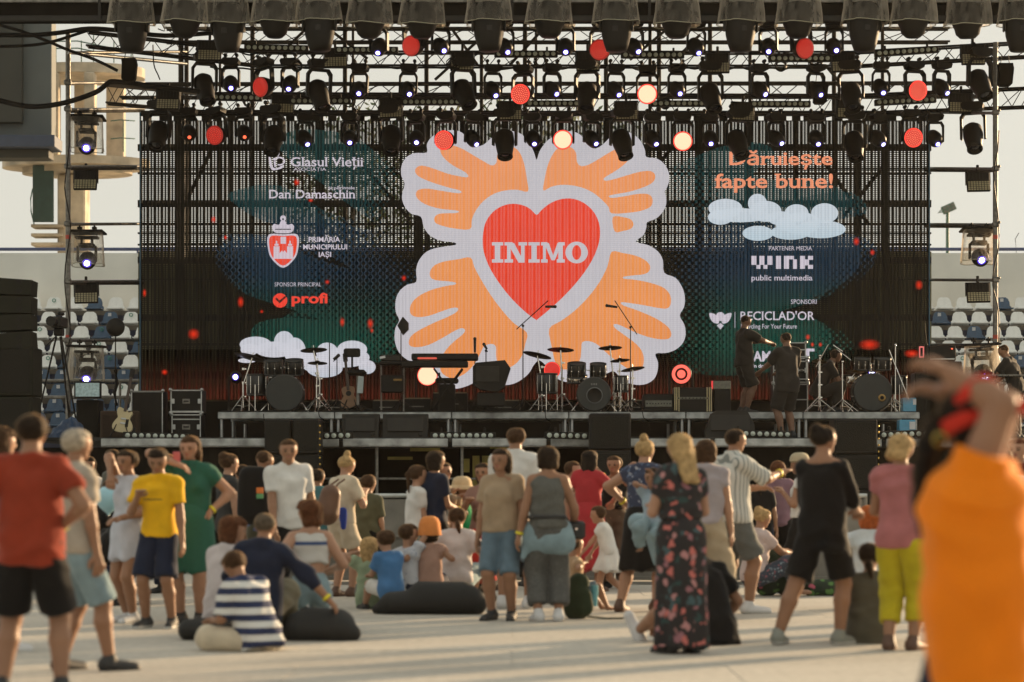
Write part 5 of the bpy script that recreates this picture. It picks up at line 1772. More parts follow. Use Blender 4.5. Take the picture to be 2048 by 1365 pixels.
def keyboards():
 p = P(890, 0, 112)
 o = thing("keyboard_rig", "two stacked black keyboards on a folding stand with a red light strip", "keyboard", (p.x, p.y, RZ))
 Z = lambda y: EYE + (HOR - y) / 112 - RZ
 X = lambda x: (x - 890) / 112
 MB().box((0, 0, Z(715)), (X(956) - X(823), 0.35, 0.12), b=0.02).build("upper_keyboard", M_black, o)
 MB().box((X(870), -0.15, Z(730)), (X(945) - X(812), 0.35, 0.11), b=0.02).build("lower_keyboard", M_black, o)
 MB().box((X(855), -0.18, Z(718)), (0.34, 0.006, 0.035)).build("red_display", glow("red_display_light", (0.75, 0.10, 0.06), 0.8), o)
 s = MB()
 for a, b in (((868, 738), (925, 815)), ((925, 738), (868, 815))):
  for y in (-.1, .2):
   s.cyl((X(a[0]), y, Z(a[1])), (X(b[0]), y, Z(b[1])), 0.02, n=6)
 s.build("cross_stand", M_black, o)
 # black wedge cabinet on a stand beside the keyboards
 p = P(982, 0, 113)
 o = thing("stage_monitor", "big black monitor wedge raised beside the keyboards", "loudspeaker", (p.x, p.y, RZ), 0, "loudspeaker cabinets on and before the stage")
 Z = lambda y: EYE + (HOR - y) / 113 - RZ
 X = lambda x: (x - 982) / 113
 MB().prism([(X(946), Z(770)), (X(946), Z(735)), (X(953), Z(727)), (X(1010), Z(722)), (X(1021), Z(738)), (X(1009), Z(775)), (X(995), Z(785)), (X(960), Z(780))], lambda u, v, d: Vector((u, d, v)), -.25, .3).build("cabinet", M_black, o)
 MB().box((0, 0, Z(800)), (0.5, 0.4, 0.25), b=0.02).build("support_box", M_black, o)
 MB().box((X(975), -.26, Z(750)), (0.42, 0.02, 0.28), b=0.01).build("grille", M_dark, o)
 # bench behind the keyboards
 p = P(893, 0, 111)
 o = thing("keyboard_bench", "padded black bench under the keyboards", "bench", (p.x, p.y + .3, RZ))
 MB().box((0, 0, 0.58), (0.42, 0.28, 0.10), b=0.03).build("seat", M_black, o)
 MB().box((0, 0, 0.26), (0.30, 0.2, 0.52), b=0.02).build("pedestal", M_black, o)
 # rack with laptop and percussion at the left of the keyboards
 p = P(785, 0, 112)
 o = thing("playback_rack", "dark desk of playback gear with a laptop, left of the keyboards", "equipment desk", (p.x, p.y, RZ))
 Z = lambda y: EYE + (HOR - y) / 112 - RZ
 MB().box((0, 0, Z(727)), (0.46, 0.4, 0.06), b=0.01).build("desk_top", M_black, o)
 MB().box((-0.02, 0.05, Z(717)), (0.36, 0.3, 0.12), b=0.02).build("mixer", M_dark, o)
 MB().box((-0.17, -0.16, Z(716)), (0.10, 0.02, 0.04), rot=Matrix.Rotation(R(-12), 3, 'Y')).build("paper", mat("white_paper", (0.6, 0.6, 0.6), 0.7), o)
 MB().box((0, 0.05, Z(768)), (0.40, 0.3, 0.32), b=0.02).build("rack_unit", M_black, o)
 for s in (-.2, .2):
  MB().cyl((s, 0, 0), (s, 0, Z(727)), 0.016, n=6).build("leg", M_steel, o)
 MB().box((0.1, -0.17, Z(761)), (0.16, 0.05, 0.04), b=0.01).build("brass_block", M_cym, o)
 # office stool with a back
 p = P(712, 0, 112)
 o = thing("drum_stool_chair", "black swivel stool with a small padded back before the white cloud", "chair", (p.x, p.y, RZ))
 Z = lambda y: EYE + (HOR - y) / 112 - RZ
 X = lambda x: (x - 712) / 112
 MB().box((X(704), 0, Z(706)), (0.30, 0.06, 0.16), b=0.05).build("backrest", M_black, o)
 MB().box((X(704), 0.03, Z(727)), (0.035, 0.03, 0.30), b=0.005).build("back_post", M_black, o)
 MB().box((X(714), -0.02, Z(746)), (0.34, 0.34, 0.10), b=0.04).build("seat", M_black, o)
 MB().cyl((X(716), 0, 0.1), (X(716), 0, Z(748)), 0.03, n=8).build("column", M_steel, o)
 l = MB()
 for a in range(5):
  l.cyl((X(716), 0, 0.12), (X(716) + .26 * math.cos(a * 1.256), .26 * math.sin(a * 1.256), 0.02), 0.016, n=5)
 l.build("star_base", M_black, o)
 # grey pedal keyboard stood on end
 o = thing("pedal_board", "pale grey pedal board leaning upright below the swivel stool", "pedal board", P(721, 786, 113.5))
 MB().box((0, 0, 0.14), (0.10, 0.04, 0.30), rot=Matrix.Rotation(R(4), 3, 'Y'), b=0.008).build("board", mat("pale_grey_plastic", (0.33, 0.38, 0.38), 0.4), o)
keyboards()

def gear_right():
 def amp(label, px0, py0, px1, py1, ppm=112, bars=(), face=None, z=RZ):
  o, w, h = box_thing("amplifier", label, "amplifier", px0, py0, px1, py1, ppm, 0.5, M_black, 0.015, "amplifiers on the riser", z)
  if face:
   MB().box((0, -0.008, h * face[0]), (w * .88, 0.014, h * face[1]), b=0.004).build("front_panel", mat("amp_grey_panel", (0.14, 0.14, 0.11), 0.5, noise=0.3, scale=20), o)
   kn = MB()
   for i in range(9):
    kn.cyl((-w * .38 + i * w * .095, -0.014, h * face[0]), (-w * .38 + i * w * .095, -0.035, h * face[0]), 0.013, n=8)
   kn.build("knob", M_dark, o)
  for x in bars:
   MB().box((x * w / 2, -0.012, h / 2), (0.022, 0.024, h), b=0.005).build("steel_bar", mat("warm_steel", (0.42, 0.36, 0.22), 0.4, 0.7), o)
  return o
 amp("low amplifier rack with a grey control strip right of the middle drum kit", 1287, 788, 1347, 823, face=(.45, .35), bars=())
 amp("amplifier between pairs of upright steel bars beneath the red ring lamp", 1348, 775, 1424, 823, bars=(-.96, -.86, -.74, .74, .86, .96), face=(.55, .1))
 amp("small dark amplifier beside the standing man's legs", 1428, 779, 1462, 823)
 o, w, h = box_thing("mixer_unit", "grey rack unit lying on the amplifiers by the standing man's hip", "equipment", 1426, 762, 1462, 779, 112, 0.35, mat("amp_grey_panel", (0.14, 0.14, 0.11), 0.5), 0.01)
 MB().box((-w * .55, -.01, h / 2), (0.03, 0.02, h), b=0.004).build("red_lamp", glow("red_marker_light", (0.8, 0.05, 0.05), .9), o)
 flight_case("upper grey-edged rack case behind the man in black", 1592, 722, 1614, 760, 108, 0.5)
 flight_case("middle grey-edged rack case behind the man in black", 1546, 716, 1616, 766, 106, 0.5, handle=False)
 flight_case("lower grey-edged rack case behind the man in black", 1546, 768, 1616, 826, 106, 0.5, RZ, handle=False)
 flight_case("small rack on top of the case stack behind the man in black", 1578, 685, 1612, 715, 106, 0.4, handle=False)
 cab("tall dark loudspeaker cabinet right of the right drum kit", 1830, 745, 1872, 862, 112, 0.5, SZ)
 o, w, h = box_thing("amplifier", "wide amplifier head with a red jewel light at the screen's right edge", "amplifier", 1858, 692, 1912, 722, 112, 0.4, M_black, 0.015, "amplifiers on the riser")
 MB().box((w * .35, -.008, h * .8), (0.03, 0.012, 0.02)).build("jewel_light", G_redspot, o)
 MB().box((0, -.008, h * .12), (w * .9, 0.012, 0.02)).build("trim", M_alu, o)
 cab("dark cabinet carrying the wide amplifier head", 1856, 723, 1925, 862, 112, 0.5, SZ)
 o, w, h = box_thing("red_lit_phone", "small upright frame glowing pinkish red beside the amplifier head", "lamp", 1838, 692, 1848, 717, 112, 0.05, M_black, 0.005)
 f = MB()
 for s in (-1, 1):
  f.box((s * w * .38, -.004, h / 2), (w * .24, 0.012, h * .9))
  f.box((0, -.004, h / 2 + s * h * .4), (w * .52, 0.012, h * .12))
 f.build("glowing_frame", glow("pink_red_light", (0.85, 0.18, 0.16), .9), o)
 # desk with gear at far right
 p = P(1995, 0, 113)
 o = thing("equipment_desk", "cluttered thin-legged equipment desk before the man at the right edge", "desk", (p.x, p.y, SZ))
 Z = lambda y: EYE + (HOR - y) / 113 - SZ
 MB().box((0, 0, Z(752)), (0.9, 0.4, 0.03), b=0.006).build("desk_top", M_steel, o)
 for s in (-.4, .4):
  MB().cyl((s, 0, 0), (s, 0, Z(752)), 0.018, n=6).build("leg", M_steel, o)
 g = MB()
 rr = random.Random(9)
 for i in range(9):
  g.box((-.38 + .09 * i, rr.uniform(-.1, .1), Z(752) + .05), (0.06, 0.1, rr.uniform(.05, .12)), b=0.01)
 g.build("small_gear", M_black, o)
 g = MB()
 for i in range(8):
  x = -.35 + .1 * i
  g.tube([(x, -.2, Z(752)), (x + rr.uniform(-.05, .05), -.24, Z(770)), (x + rr.uniform(-.05, .05), -.22, Z(800)), (x + .03, -.2, Z(830))], 0.008, 4)
 g.build("dangling_cables", M_black, o)
 for px, py in ((1822, 806), (1815, 850)):
  o, w, h = box_thing("blue_crate", "pale blue box with a white corner, " + ("on the riser's right end" if py < 820 else "below the riser's right end"), "crate", px - 16, py - 10, px + 16, py + 12, 112 if py < 820 else 114, 0.3, mat("pale_blue_plastic", (0.10, 0.32, 0.48), 0.4), 0.01, None, RZ if py < 820 else SZ)
  MB().box((w * .3, -.006, h * .7), (w * .35, 0.012, h * .4)).build("label_sticker", mat("white_paper", (0.6, 0.6, 0.6), 0.7), o)
 # wedges on the stage lip
 for i, (a, b, c, d, ch) in enumerate(((683, 829, 757, 877, 0), (765, 829, 855, 877, 0), (1412, 822, 1510, 877, 1))):
  p = P((a + c) / 2, 0, 117)
  o = thing("stage_monitor", "flat-fronted black monitor wedge on the stage lip, " + ["left one of a neighbouring pair", "right one of a neighbouring pair", "alone, right of centre, with slanted shoulders"][i], "loudspeaker", (p.x, p.y, SZ), 0, "loudspeaker cabinets on and before the stage")
  w, h = (c - a) / 117, (d - b) / 117
  if ch:
   prof = [(-w / 2, 0), (-w / 2, h * .25), (-w * .36, h * .9), (-w * .25, h), (w * .36, h), (w / 2, h * .5), (w / 2, 0)]
  else:
   prof = [(-w / 2, 0), (-w / 2, h), (w / 2, h), (w / 2, 0)]
  MB().prism(prof, lambda u, v, d_: Vector((u, d_ + v * .35, v)), 0, .4).build("cabinet", mat("worn_black_cabinet", (0.018, 0.016, 0.012), 0.6, noise=0.35, scale=6, spec=.25), o)
  MB().box((w * .34, -.0, h * .16), (0.07, 0.05, 0.06), b=0.008).build("connector_plate", M_dark, o)
  MB().box((0, h * .19 - .02, h * .55), (w * .8, 0.02, h * .6), rot=Matrix.Rotation(R(-19), 3, 'X'), b=0.005).build("grille", M_dark, o)
 # ground stacks before the stage
 for i, (a, b, c) in enumerate(((529, 838, 581), (585, 838, 638), (1180, 826, 1262), (1670, 838, 1755))):
  lb = ["left one of a close pair left of centre", "right one of a close pair left of centre", "right of the middle drum kit", "right of centre before the right drum kit"][i]
  p = P((a + c) / 2, 0, 121.5)
  o = thing("speaker_stack", f"black speaker stack standing before the stage, {lb}", "loudspeaker", (p.x, p.y, 0), 0, "speaker stacks before the stage")
  w = (c - a) / 121.5
  H = EYE + (HOR - b) / 121.5
  k = 4
  for j in range(k):
   z = H * (j + .5) / k
   bx = MB().box((0, .4, z), (w, .8, H / k - .012), b=0.02).build("subwoofer", M_black, o)
   MB().box((0, -.006, z), (w * .9, .014, H / k * .8), b=0.006).build("grille", mat("speaker_grille", (0.018, 0.017, 0.014), 0.8), bx)
  if i in (1, 3):
   br = MB()
   for j in range(13):
    br.ell((w / 2 + .015, -.02, H - .12 - .105 * j), (0.016, 0.014, 0.022), 7, 5)
   br.build("brass_catch", mat("brass", (0.55, 0.38, 0.10), 0.25, 1.0), o)
 # red floor lamps
 def floor_lamp(label, px, py, ppm, r, lens, ring=False, name="floor_wash_light"):
  p = P(px, py, ppm)
  o = thing(name, label, "stage light", (p.x, p.y, RZ), 0, "lamps standing on the riser")
  z = p.z - RZ
  b = MB()
  b.box((0, 0, 0.05), (0.34, 0.26, 0.10), b=0.02)
  for s in (-1, 1):
   b.box((s * (r + .035), 0, z * .55 + .04), (0.03, 0.08, z * .95), b=0.008)
  b.build("base_yoke", M_black, o)
  h = MB().lathe([(0, .2), (r * .6, .19), (r * 1.02, .05), (r * 1.05, -.08), (r * 1.0, -.09)], c=(0, 0, z), axis=(0, 1, 0), n=24).build("head", M_black, o)
  if ring:
   MB().lathe([(r * .62, .085), (r * .95, .085)], c=(0, 0, z), axis=(0, -1, 0), n=28).build("lens_ring", lens, h)
   MB().lathe([(0, .088), (r * .42, .086)], c=(0, 0, z), axis=(0, -1, 0), n=24).build("lens_centre", lens, h)
  else:
   MB().lathe([(r * .93, .09), (r * 1.0, .085)], c=(0, 0, z), axis=(0, -1, 0), n=28).build("lens_rim", G_rim, h)
   MB().lathe([(0, .096), (r * .93, .09)], c=(0, 0, z), axis=(0, -1, 0), n=28).build("lens", lens, h)
 floor_lamp("round lamp glowing cream with a red rim under the keyboards", 855, 752, 108, .185, G_cream)
 floor_lamp("red lamp half hidden behind the middle drum kit's left cymbal", 1104, 741, 107, .15, G_redhot)
 floor_lamp("red ring-shaped lamp right of the middle drum kit", 1362, 749, 108, .185, glow("hot_red_ring", (1.0, 0.13, 0.09), 1.4), True)
 for i, (px, py) in enumerate(((472, 755), (1742, 747), (1876, 704), (175, 752), (1963, 748))):
  if i in (3, 4):
   continue
  p = P(px, py, 105)
  zb = RZ if i < 2 else SZ
  o = thing("floor_beam_light", "small floor light with a blue-white lens " + ["left of the left drum kit", "behind the right drum kit", "behind the wide amplifier head"][i], "stage light", (p.x, p.y, zb), 0, "small beam lights standing on the stage")
  z = p.z - zb
  MB().box((0, 0, .08), (.26, .24, .16), b=.02).build("base", M_black, o)
  h = MB().lathe([(0, .14), (.1, .13), (.12, .0), (.09, -.1)], c=(0, 0, z), axis=(0, 1, 0), n=16).build("head", M_black, o)
  MB().lathe([(.045, .105), (.065, .10)], c=(0, 0, z), axis=(0, -1, 0), n=14).build("lens_rim", G_halo, h)
  MB().lathe([(0, .11), (.045, .107)], c=(0, 0, z), axis=(0, -1, 0), n=14).build("lens", G_blue, h)
  y = MB()
  for s in (-1, 1):
   y.box((s * .14, 0, z * .5 + .05), (.025, .06, z * .95), b=.006)
  y.build("yoke", M_black, o)
gear_right()

# low bar of cases along the riser's back edge and cables on the deck
def clutter():
 rr = random.Random(21)
 names = ["between the left drum kit and the chair", "behind the playback desk", "below the white finger of the butterfly", "behind the keyboards", "left of the middle drum kit", "right of the middle drum kit"]
 for i, (a, b, c, d) in enumerate(((640, 800, 700, 822), (745, 800, 800, 822), (805, 796, 862, 822), (865, 785, 935, 822), (972, 800, 1040, 822), (1255, 800, 1290, 822))):
  o, w, h = box_thing("equipment_case", "low black equipment case on the riser " + names[i], "equipment case", a, b, c, d, 109, .5, M_black, .012, "low cases standing on the riser", RZ)
  MB().box((0, -.008, h - .012), (w - .03, .014, .022), b=.004).build("trim", mat("warm_trim", (0.22, 0.20, 0.13), 0.5, .5), o)
  MB().box((0, -.006, h * .45), (w * .5, .01, .02)).build("label_strip", M_steel, o)
 for i, (px0, px1, ppm, z) in enumerate(((440, 620, 113, RZ), (640, 800, 113, RZ), (1020, 1180, 113, RZ), (1260, 1420, 113, RZ), (870, 1000, 116, SZ), (1180, 1300, 117, SZ), (320, 420, 116, SZ))):
  a, b = P(px0, 0, ppm), P(px1, 0, ppm)
  pts = []
  for k in range(16):
   t = k / 15
   pts.append((a.x + (b.x - a.x) * t - a.x, .25 * math.sin(6 * t + i) + rr.uniform(-.04, .04), .012))
  o = MB().tube(catmull(pts, 3, False), .009, 4).build("stage_cable", M_black, None, (a.x, a.y + .25, z), label="black cable snaking along the " + ["riser before the left drum kit", "riser below the swivel stool", "riser before the middle drum kit", "riser before the amplifiers", "stage lip below the keyboards", "stage lip right of the middle drum kit", "stage floor beside the flight cases"][i], category="cable", group="cables lying on the stage")
 for i, (x, y0, x2) in enumerate(((527, 828, 529), (528, 835, 540), (637, 820, 650), (1090, 824, 1096), (1285, 822, 1300))):
  a = P(x, y0, 113.5)
  MB().tube(catmull([(0, 0, 0), (.02, -.02, -.12), (.10, -.02, -.19), ((x2 - x) / 113, 0, -.34)], 4, False), .009, 4).build("hanging_cable", M_black, None, a, label="black cable looping down from the riser edge " + ["at the left end", "near the left end, wider loop", "beside the left speaker stack", "below the middle drum kit", "below the amplifiers"][i], category="cable", group="cables hanging off the riser edge")
clutter()

# ------------------------------------------------------------------ side ladders, PA, cables, barrier
def side_towers():
 for side, (xp, y_top, ledg, lo, hi) in enumerate(((135, 62, (165, 218, 333, 448, 563, 681), 135, 286), (1992, 84, (225, 337, 449, 560, 690), 1852, 1992))):
  ppm = 107.0
  p = P(xp, 965, ppm)
  o = thing("scaffold_tower", "galvanised scaffold tube tower " + ("left" if side == 0 else "right") + " of the video wall, carrying lamps", "scaffolding", (p.x, p.y, 0))
  X = lambda x: (x - xp) / ppm
  Z = lambda y: EYE + (HOR - y) / ppm
  MB().cyl((0, 0.06, 0), (0, 0.06, Z(y_top)), 0.048, n=10).build("standard", M_steel, o)
  for i, y in enumerate(ledg):
   far_ = P(288 if side == 0 else 1850, y, 95.4) - p
   far_.z = P(0, y, 95.4).z
   MB().cyl((0, .1, Z(y)), far_, 0.03, n=8).build("ledger", M_steel, o)
   if i in (1, 2, 4):
    MB().cyl((0, .18, Z(y + 3)), far_ + Vector((0, 0, -.05)), 0.026, n=8).build("ledger", M_oldsteel, o)
   c = MB()
   c.box((0, .03, Z(y)), (.13, .13, .10), b=.02)
   c.ell((.05, -.05, Z(y) + .03), (.03, .03, .03), 6, 4)
   c.build("coupler", M_steel, o)
  for y in (470, 670):
   MB().cyl((0, .06, Z(y)), (0, .06, Z(y + 8)), 0.05, n=10).build("red_tape", mat("red_tape", (0.45, 0.06, 0.04), 0.6), o)
  # cable taped along the tube
  pts = []
  rr = random.Random(side)
  for k in range(22):
   pts.append((.055 * math.sin(k * 1.3) + rr.uniform(-.02, .02), -.05, .3 + k * .36))
  MB().tube(catmull(pts, 3, False), .012, 4).build("taped_cable", M_black, o)
 p = P(135, 105, 107)
 q = P(372, 128, 100)
 MB().cyl((0, 0, 0), q - p, .035, n=8).build("scaffold_tube", M_alu, None, p, label="pale scaffold tube slanting from the left tower's top towards the masts", category="scaffold tube")
 p, q = P(135, 106, 107), P(372, 104, 98)
 MB().cyl((0, 0, 0), q - p, .03, n=8).build("scaffold_tube", M_steel, None, p, label="dark level scaffold tube under the left truss's end", category="scaffold tube")
side_towers()

def cables():
 cs = [([(-40, 70), (60, 71), (120, 66), (178, 58), (240, 62), (330, 72), (430, 66)], .045, "thick cable bundle swaying from the upper left corner onto the upper truss"),
          ([(-40, 94), (50, 92), (100, 85), (150, 70), (180, 60)], .03, "second thinner cable dipping just below the thick bundle at the upper left"),
          ([(-40, 40), (40, 62), (100, 85), (135, 100), (190, 120), (235, 142)], .03, "guy cable crossing the others downwards at the upper left"),
          ([(-40, 190), (20, 207), (70, 214), (130, 206), (190, 186), (215, 168), (230, 164), (300, 172), (400, 184)], .05, "heavy cable bundle sagging below, from the left edge to the lower truss"),
          ([(322, 45), (330, 62), (316, 58)], .01, "short thin cable loop beside the leftmost covered lamps"),
          ([(306, 90), (308, 130), (316, 150), (320, 160)], .012, "thin cable hanging between the two trusses at the left")]
 for pts, r, lb in cs:
  a = P(pts[0][0], pts[0][1], 107)
  MB().tube(catmull([tuple(P(x, y, 107) - a) for x, y in pts], 4, False), r, 7).build("hanging_cable", M_black, None, a, label=lb, category="cable")
 # cable runs along the trusses
 rr = random.Random(8)
 for k, (x0, x1, y, ppm) in enumerate(((360, 1720, 100, 103), (420, 1720, 188, 99.5), (420, 1720, 224, 99.5), (420, 1720, 130, 103))):
  a = P(x0, y, ppm)
  pts = []
  for i in range(60):
   x = x0 + (x1 - x0) * i / 59
   pts.append(tuple(P(x, y + 3 + abs(8 * math.sin(i * 1.9 + k)) * rr.random(), ppm) - a))
  MB().tube(catmull(pts, 3, False), .018, 5).build("truss_cable", M_black, None, a, label="black cable draped along the " + ["top of the upper truss", "top of the lower truss", "bottom of the lower truss", "bottom of the upper truss"][k], category="cable")
 for i, (x, y, ppm) in enumerate(((500, 200, 100), (595, 130, 104), (700, 200, 100), (905, 125, 104), (1080, 120, 104), (1330, 205, 100), (1560, 130, 104), (1625, 120, 104), (1350, 122, 104), (1145, 215, 100))):
  a = P(x, y, ppm)
  t = MB()
  for j in range(4):
   rad = rr.uniform(.07, .13)
   t.tube([(rad * math.cos(q * .55) + rr.uniform(-.01, .01), .03 * j - .2, rad * math.sin(q * .55) - .05) for q in range(13)], .011, 4)
  t.build("cable_coil", M_black, None, a, label="small coil of black cable tied to the " + ["lower truss over the leftmost logo", "upper truss at left", "lower truss left of centre", "upper truss left of centre", "upper truss at centre", "lower truss right of centre", "upper truss over the orange words", "upper truss right of the orange words", "upper truss right of centre", "lower truss just right of the heart's notch"][i], category="cable", group="coils of cable tied to the trusses")
 # chain hoist covers: bags hanging at the truss ends
 for i, (x, y, ppm) in enumerate(((258, 118, 108), (2010, 128, 108), (1640, 165, 104))):
  o = thing("hoist_bag", "black chain bag hanging under the truss " + ["at the left end", "at the right end", "over the orange words"][i], "chain bag", P(x, y, ppm), 0, "chain bags of the truss hoists")
  MB().prism([(-.13, 0), (.13, 0), (.15, -.1), (.12, -.38), (.08, -.42), (-.09, -.42), (-.13, -.38), (-.12, -.1)], lambda u, v, d: Vector((u, d, v)), -.1, .1).build("bag", M_blackcloth, o)
  MB().cyl((-.08, 0, 0), (-.06, 0, .16), .008, n=5).build("strap", M_black, o)
  MB().cyl((.08, 0, 0), (.06, 0, .16), .008, n=5).build("strap", M_black, o)
cables()

def pa():
 p = P(0, 0, 121)
 o = thing("line_array", "hanging column of dark grey line array loudspeakers at the left edge", "loudspeaker", (p.x, p.y, 0))
 Z = lambda y: EYE + (HOR - y) / 121
 X = lambda x: x / 121
 gm = mat("grey_line_array", (0.018, 0.018, 0.012), 0.8, spec=.2, noise=0.15)
 ys = [(556, 590, -4), (592, 628, -1.5), (630, 664, 1.5), (667, 702, 4)]
 for y0, y1, t in ys:
  h = (y1 - y0) / 121
  rt = Matrix.Rotation(R(-t), 3, 'Y')
  e = MB().prism([(-.9, -h / 2), (-.9, h / 2), (X(62), h / 2 - .0), (X(62), -h / 2 + .03)], lambda u, v, d: rt @ Vector((u, d, v)) + Vector((0, 0, (Z(y0) + Z(y1)) / 2)), 0, .55).build("array_element", gm, o)
  g = MB()
  for k in range(2):
   g.cyl((X(38), -.01, Z((y0 + y1) / 2) + (.07 if k else -.07)), (X(38), .02, Z((y0 + y1) / 2) + (.07 if k else -.07)), .045, n=14)
  g.build("driver_port", M_black, e)
 cab("large dark bass cabinet stack on the wing at the left edge", -60, 694, 66, 792, 121, .8, None, m=gm)
 cab("dark amplifier rack under the line array at the left edge", -60, 794, 64, 877, 121, .8, SZ, m=gm)
 o = MB().box((-.2, .4, SZ / 2), (1.8, .9, SZ), b=.02).build("wing_platform", M_blackcloth, None, (P(-20, 0, 121).x, p.y, 0), label="black-draped wing platform under the loudspeakers at the left edge", category="platform")
pa()

def barrier():
 ppm = 156.0
 Y = FPX / ppm
 H = EYE - 23 / ppm
 steel = mat("dull_barrier_steel", (0.20, 0.19, 0.165), 0.55, 0.35, noise=0.25, scale=3)
 bright = mat("bare_barrier_rail", (0.45, 0.46, 0.44), 0.4, 0.6, noise=0.2)
 w = 1.08
 x0 = (556 - 1024) / ppm
 names = ORD
 def side(i):
  o = thing("crowd_barrier", f"grey sheet-metal crowd barrier section, {names[i]} from the left behind the audience", "barrier", (x0 + w * (i + .5), Y, 0), 0, "crowd barriers before the stage")
  MB().cyl((-w / 2 + .01, 0, H - .025), (w / 2 - .01, 0, H - .025), .03, n=10).build("top_rail", bright, o)
  MB().box((0, .02, H * .5), (w - .06, .012, H - .14)).build("sheet", steel, o)
  for s in (-1, 1):
   MB().box((s * (w / 2 - .03), 0, H / 2 - .02), (.045, .05, H - .04), b=.008).build("upright", steel, o)
  MB().box((0, 0, H * .52), (w - .1, .035, .035), b=.006).build("cross_rail", steel, o)
  MB().box((0, 0, .06), (w - .1, .04, .05), b=.006).build("foot_rail", steel, o)
  MB().box((0, -.35, .01), (w - .1, .75, .015)).build("tread_plate", steel, o)
  for s in (-1, 1):
   MB().cyl((s * .3, .03, H * .8), (s * .3, .75, .03), .02, n=6).build("rear_brace", steel, o)
  br = MB()
  br.box((.12, -.012, H * .62), (.035, .03, H * .5), b=.006)
  br.box((.12, -.012, H * .88), (.22, .02, .02), rot=Matrix.Rotation(R(28), 3, 'Y'))
  br.box((.12, -.012, H * .88), (.22, .02, .02), rot=Matrix.Rotation(R(-28), 3, 'Y'))
  br.build("stiffener", bright, o)
 for i in range(7):
  side(i)
barrier()
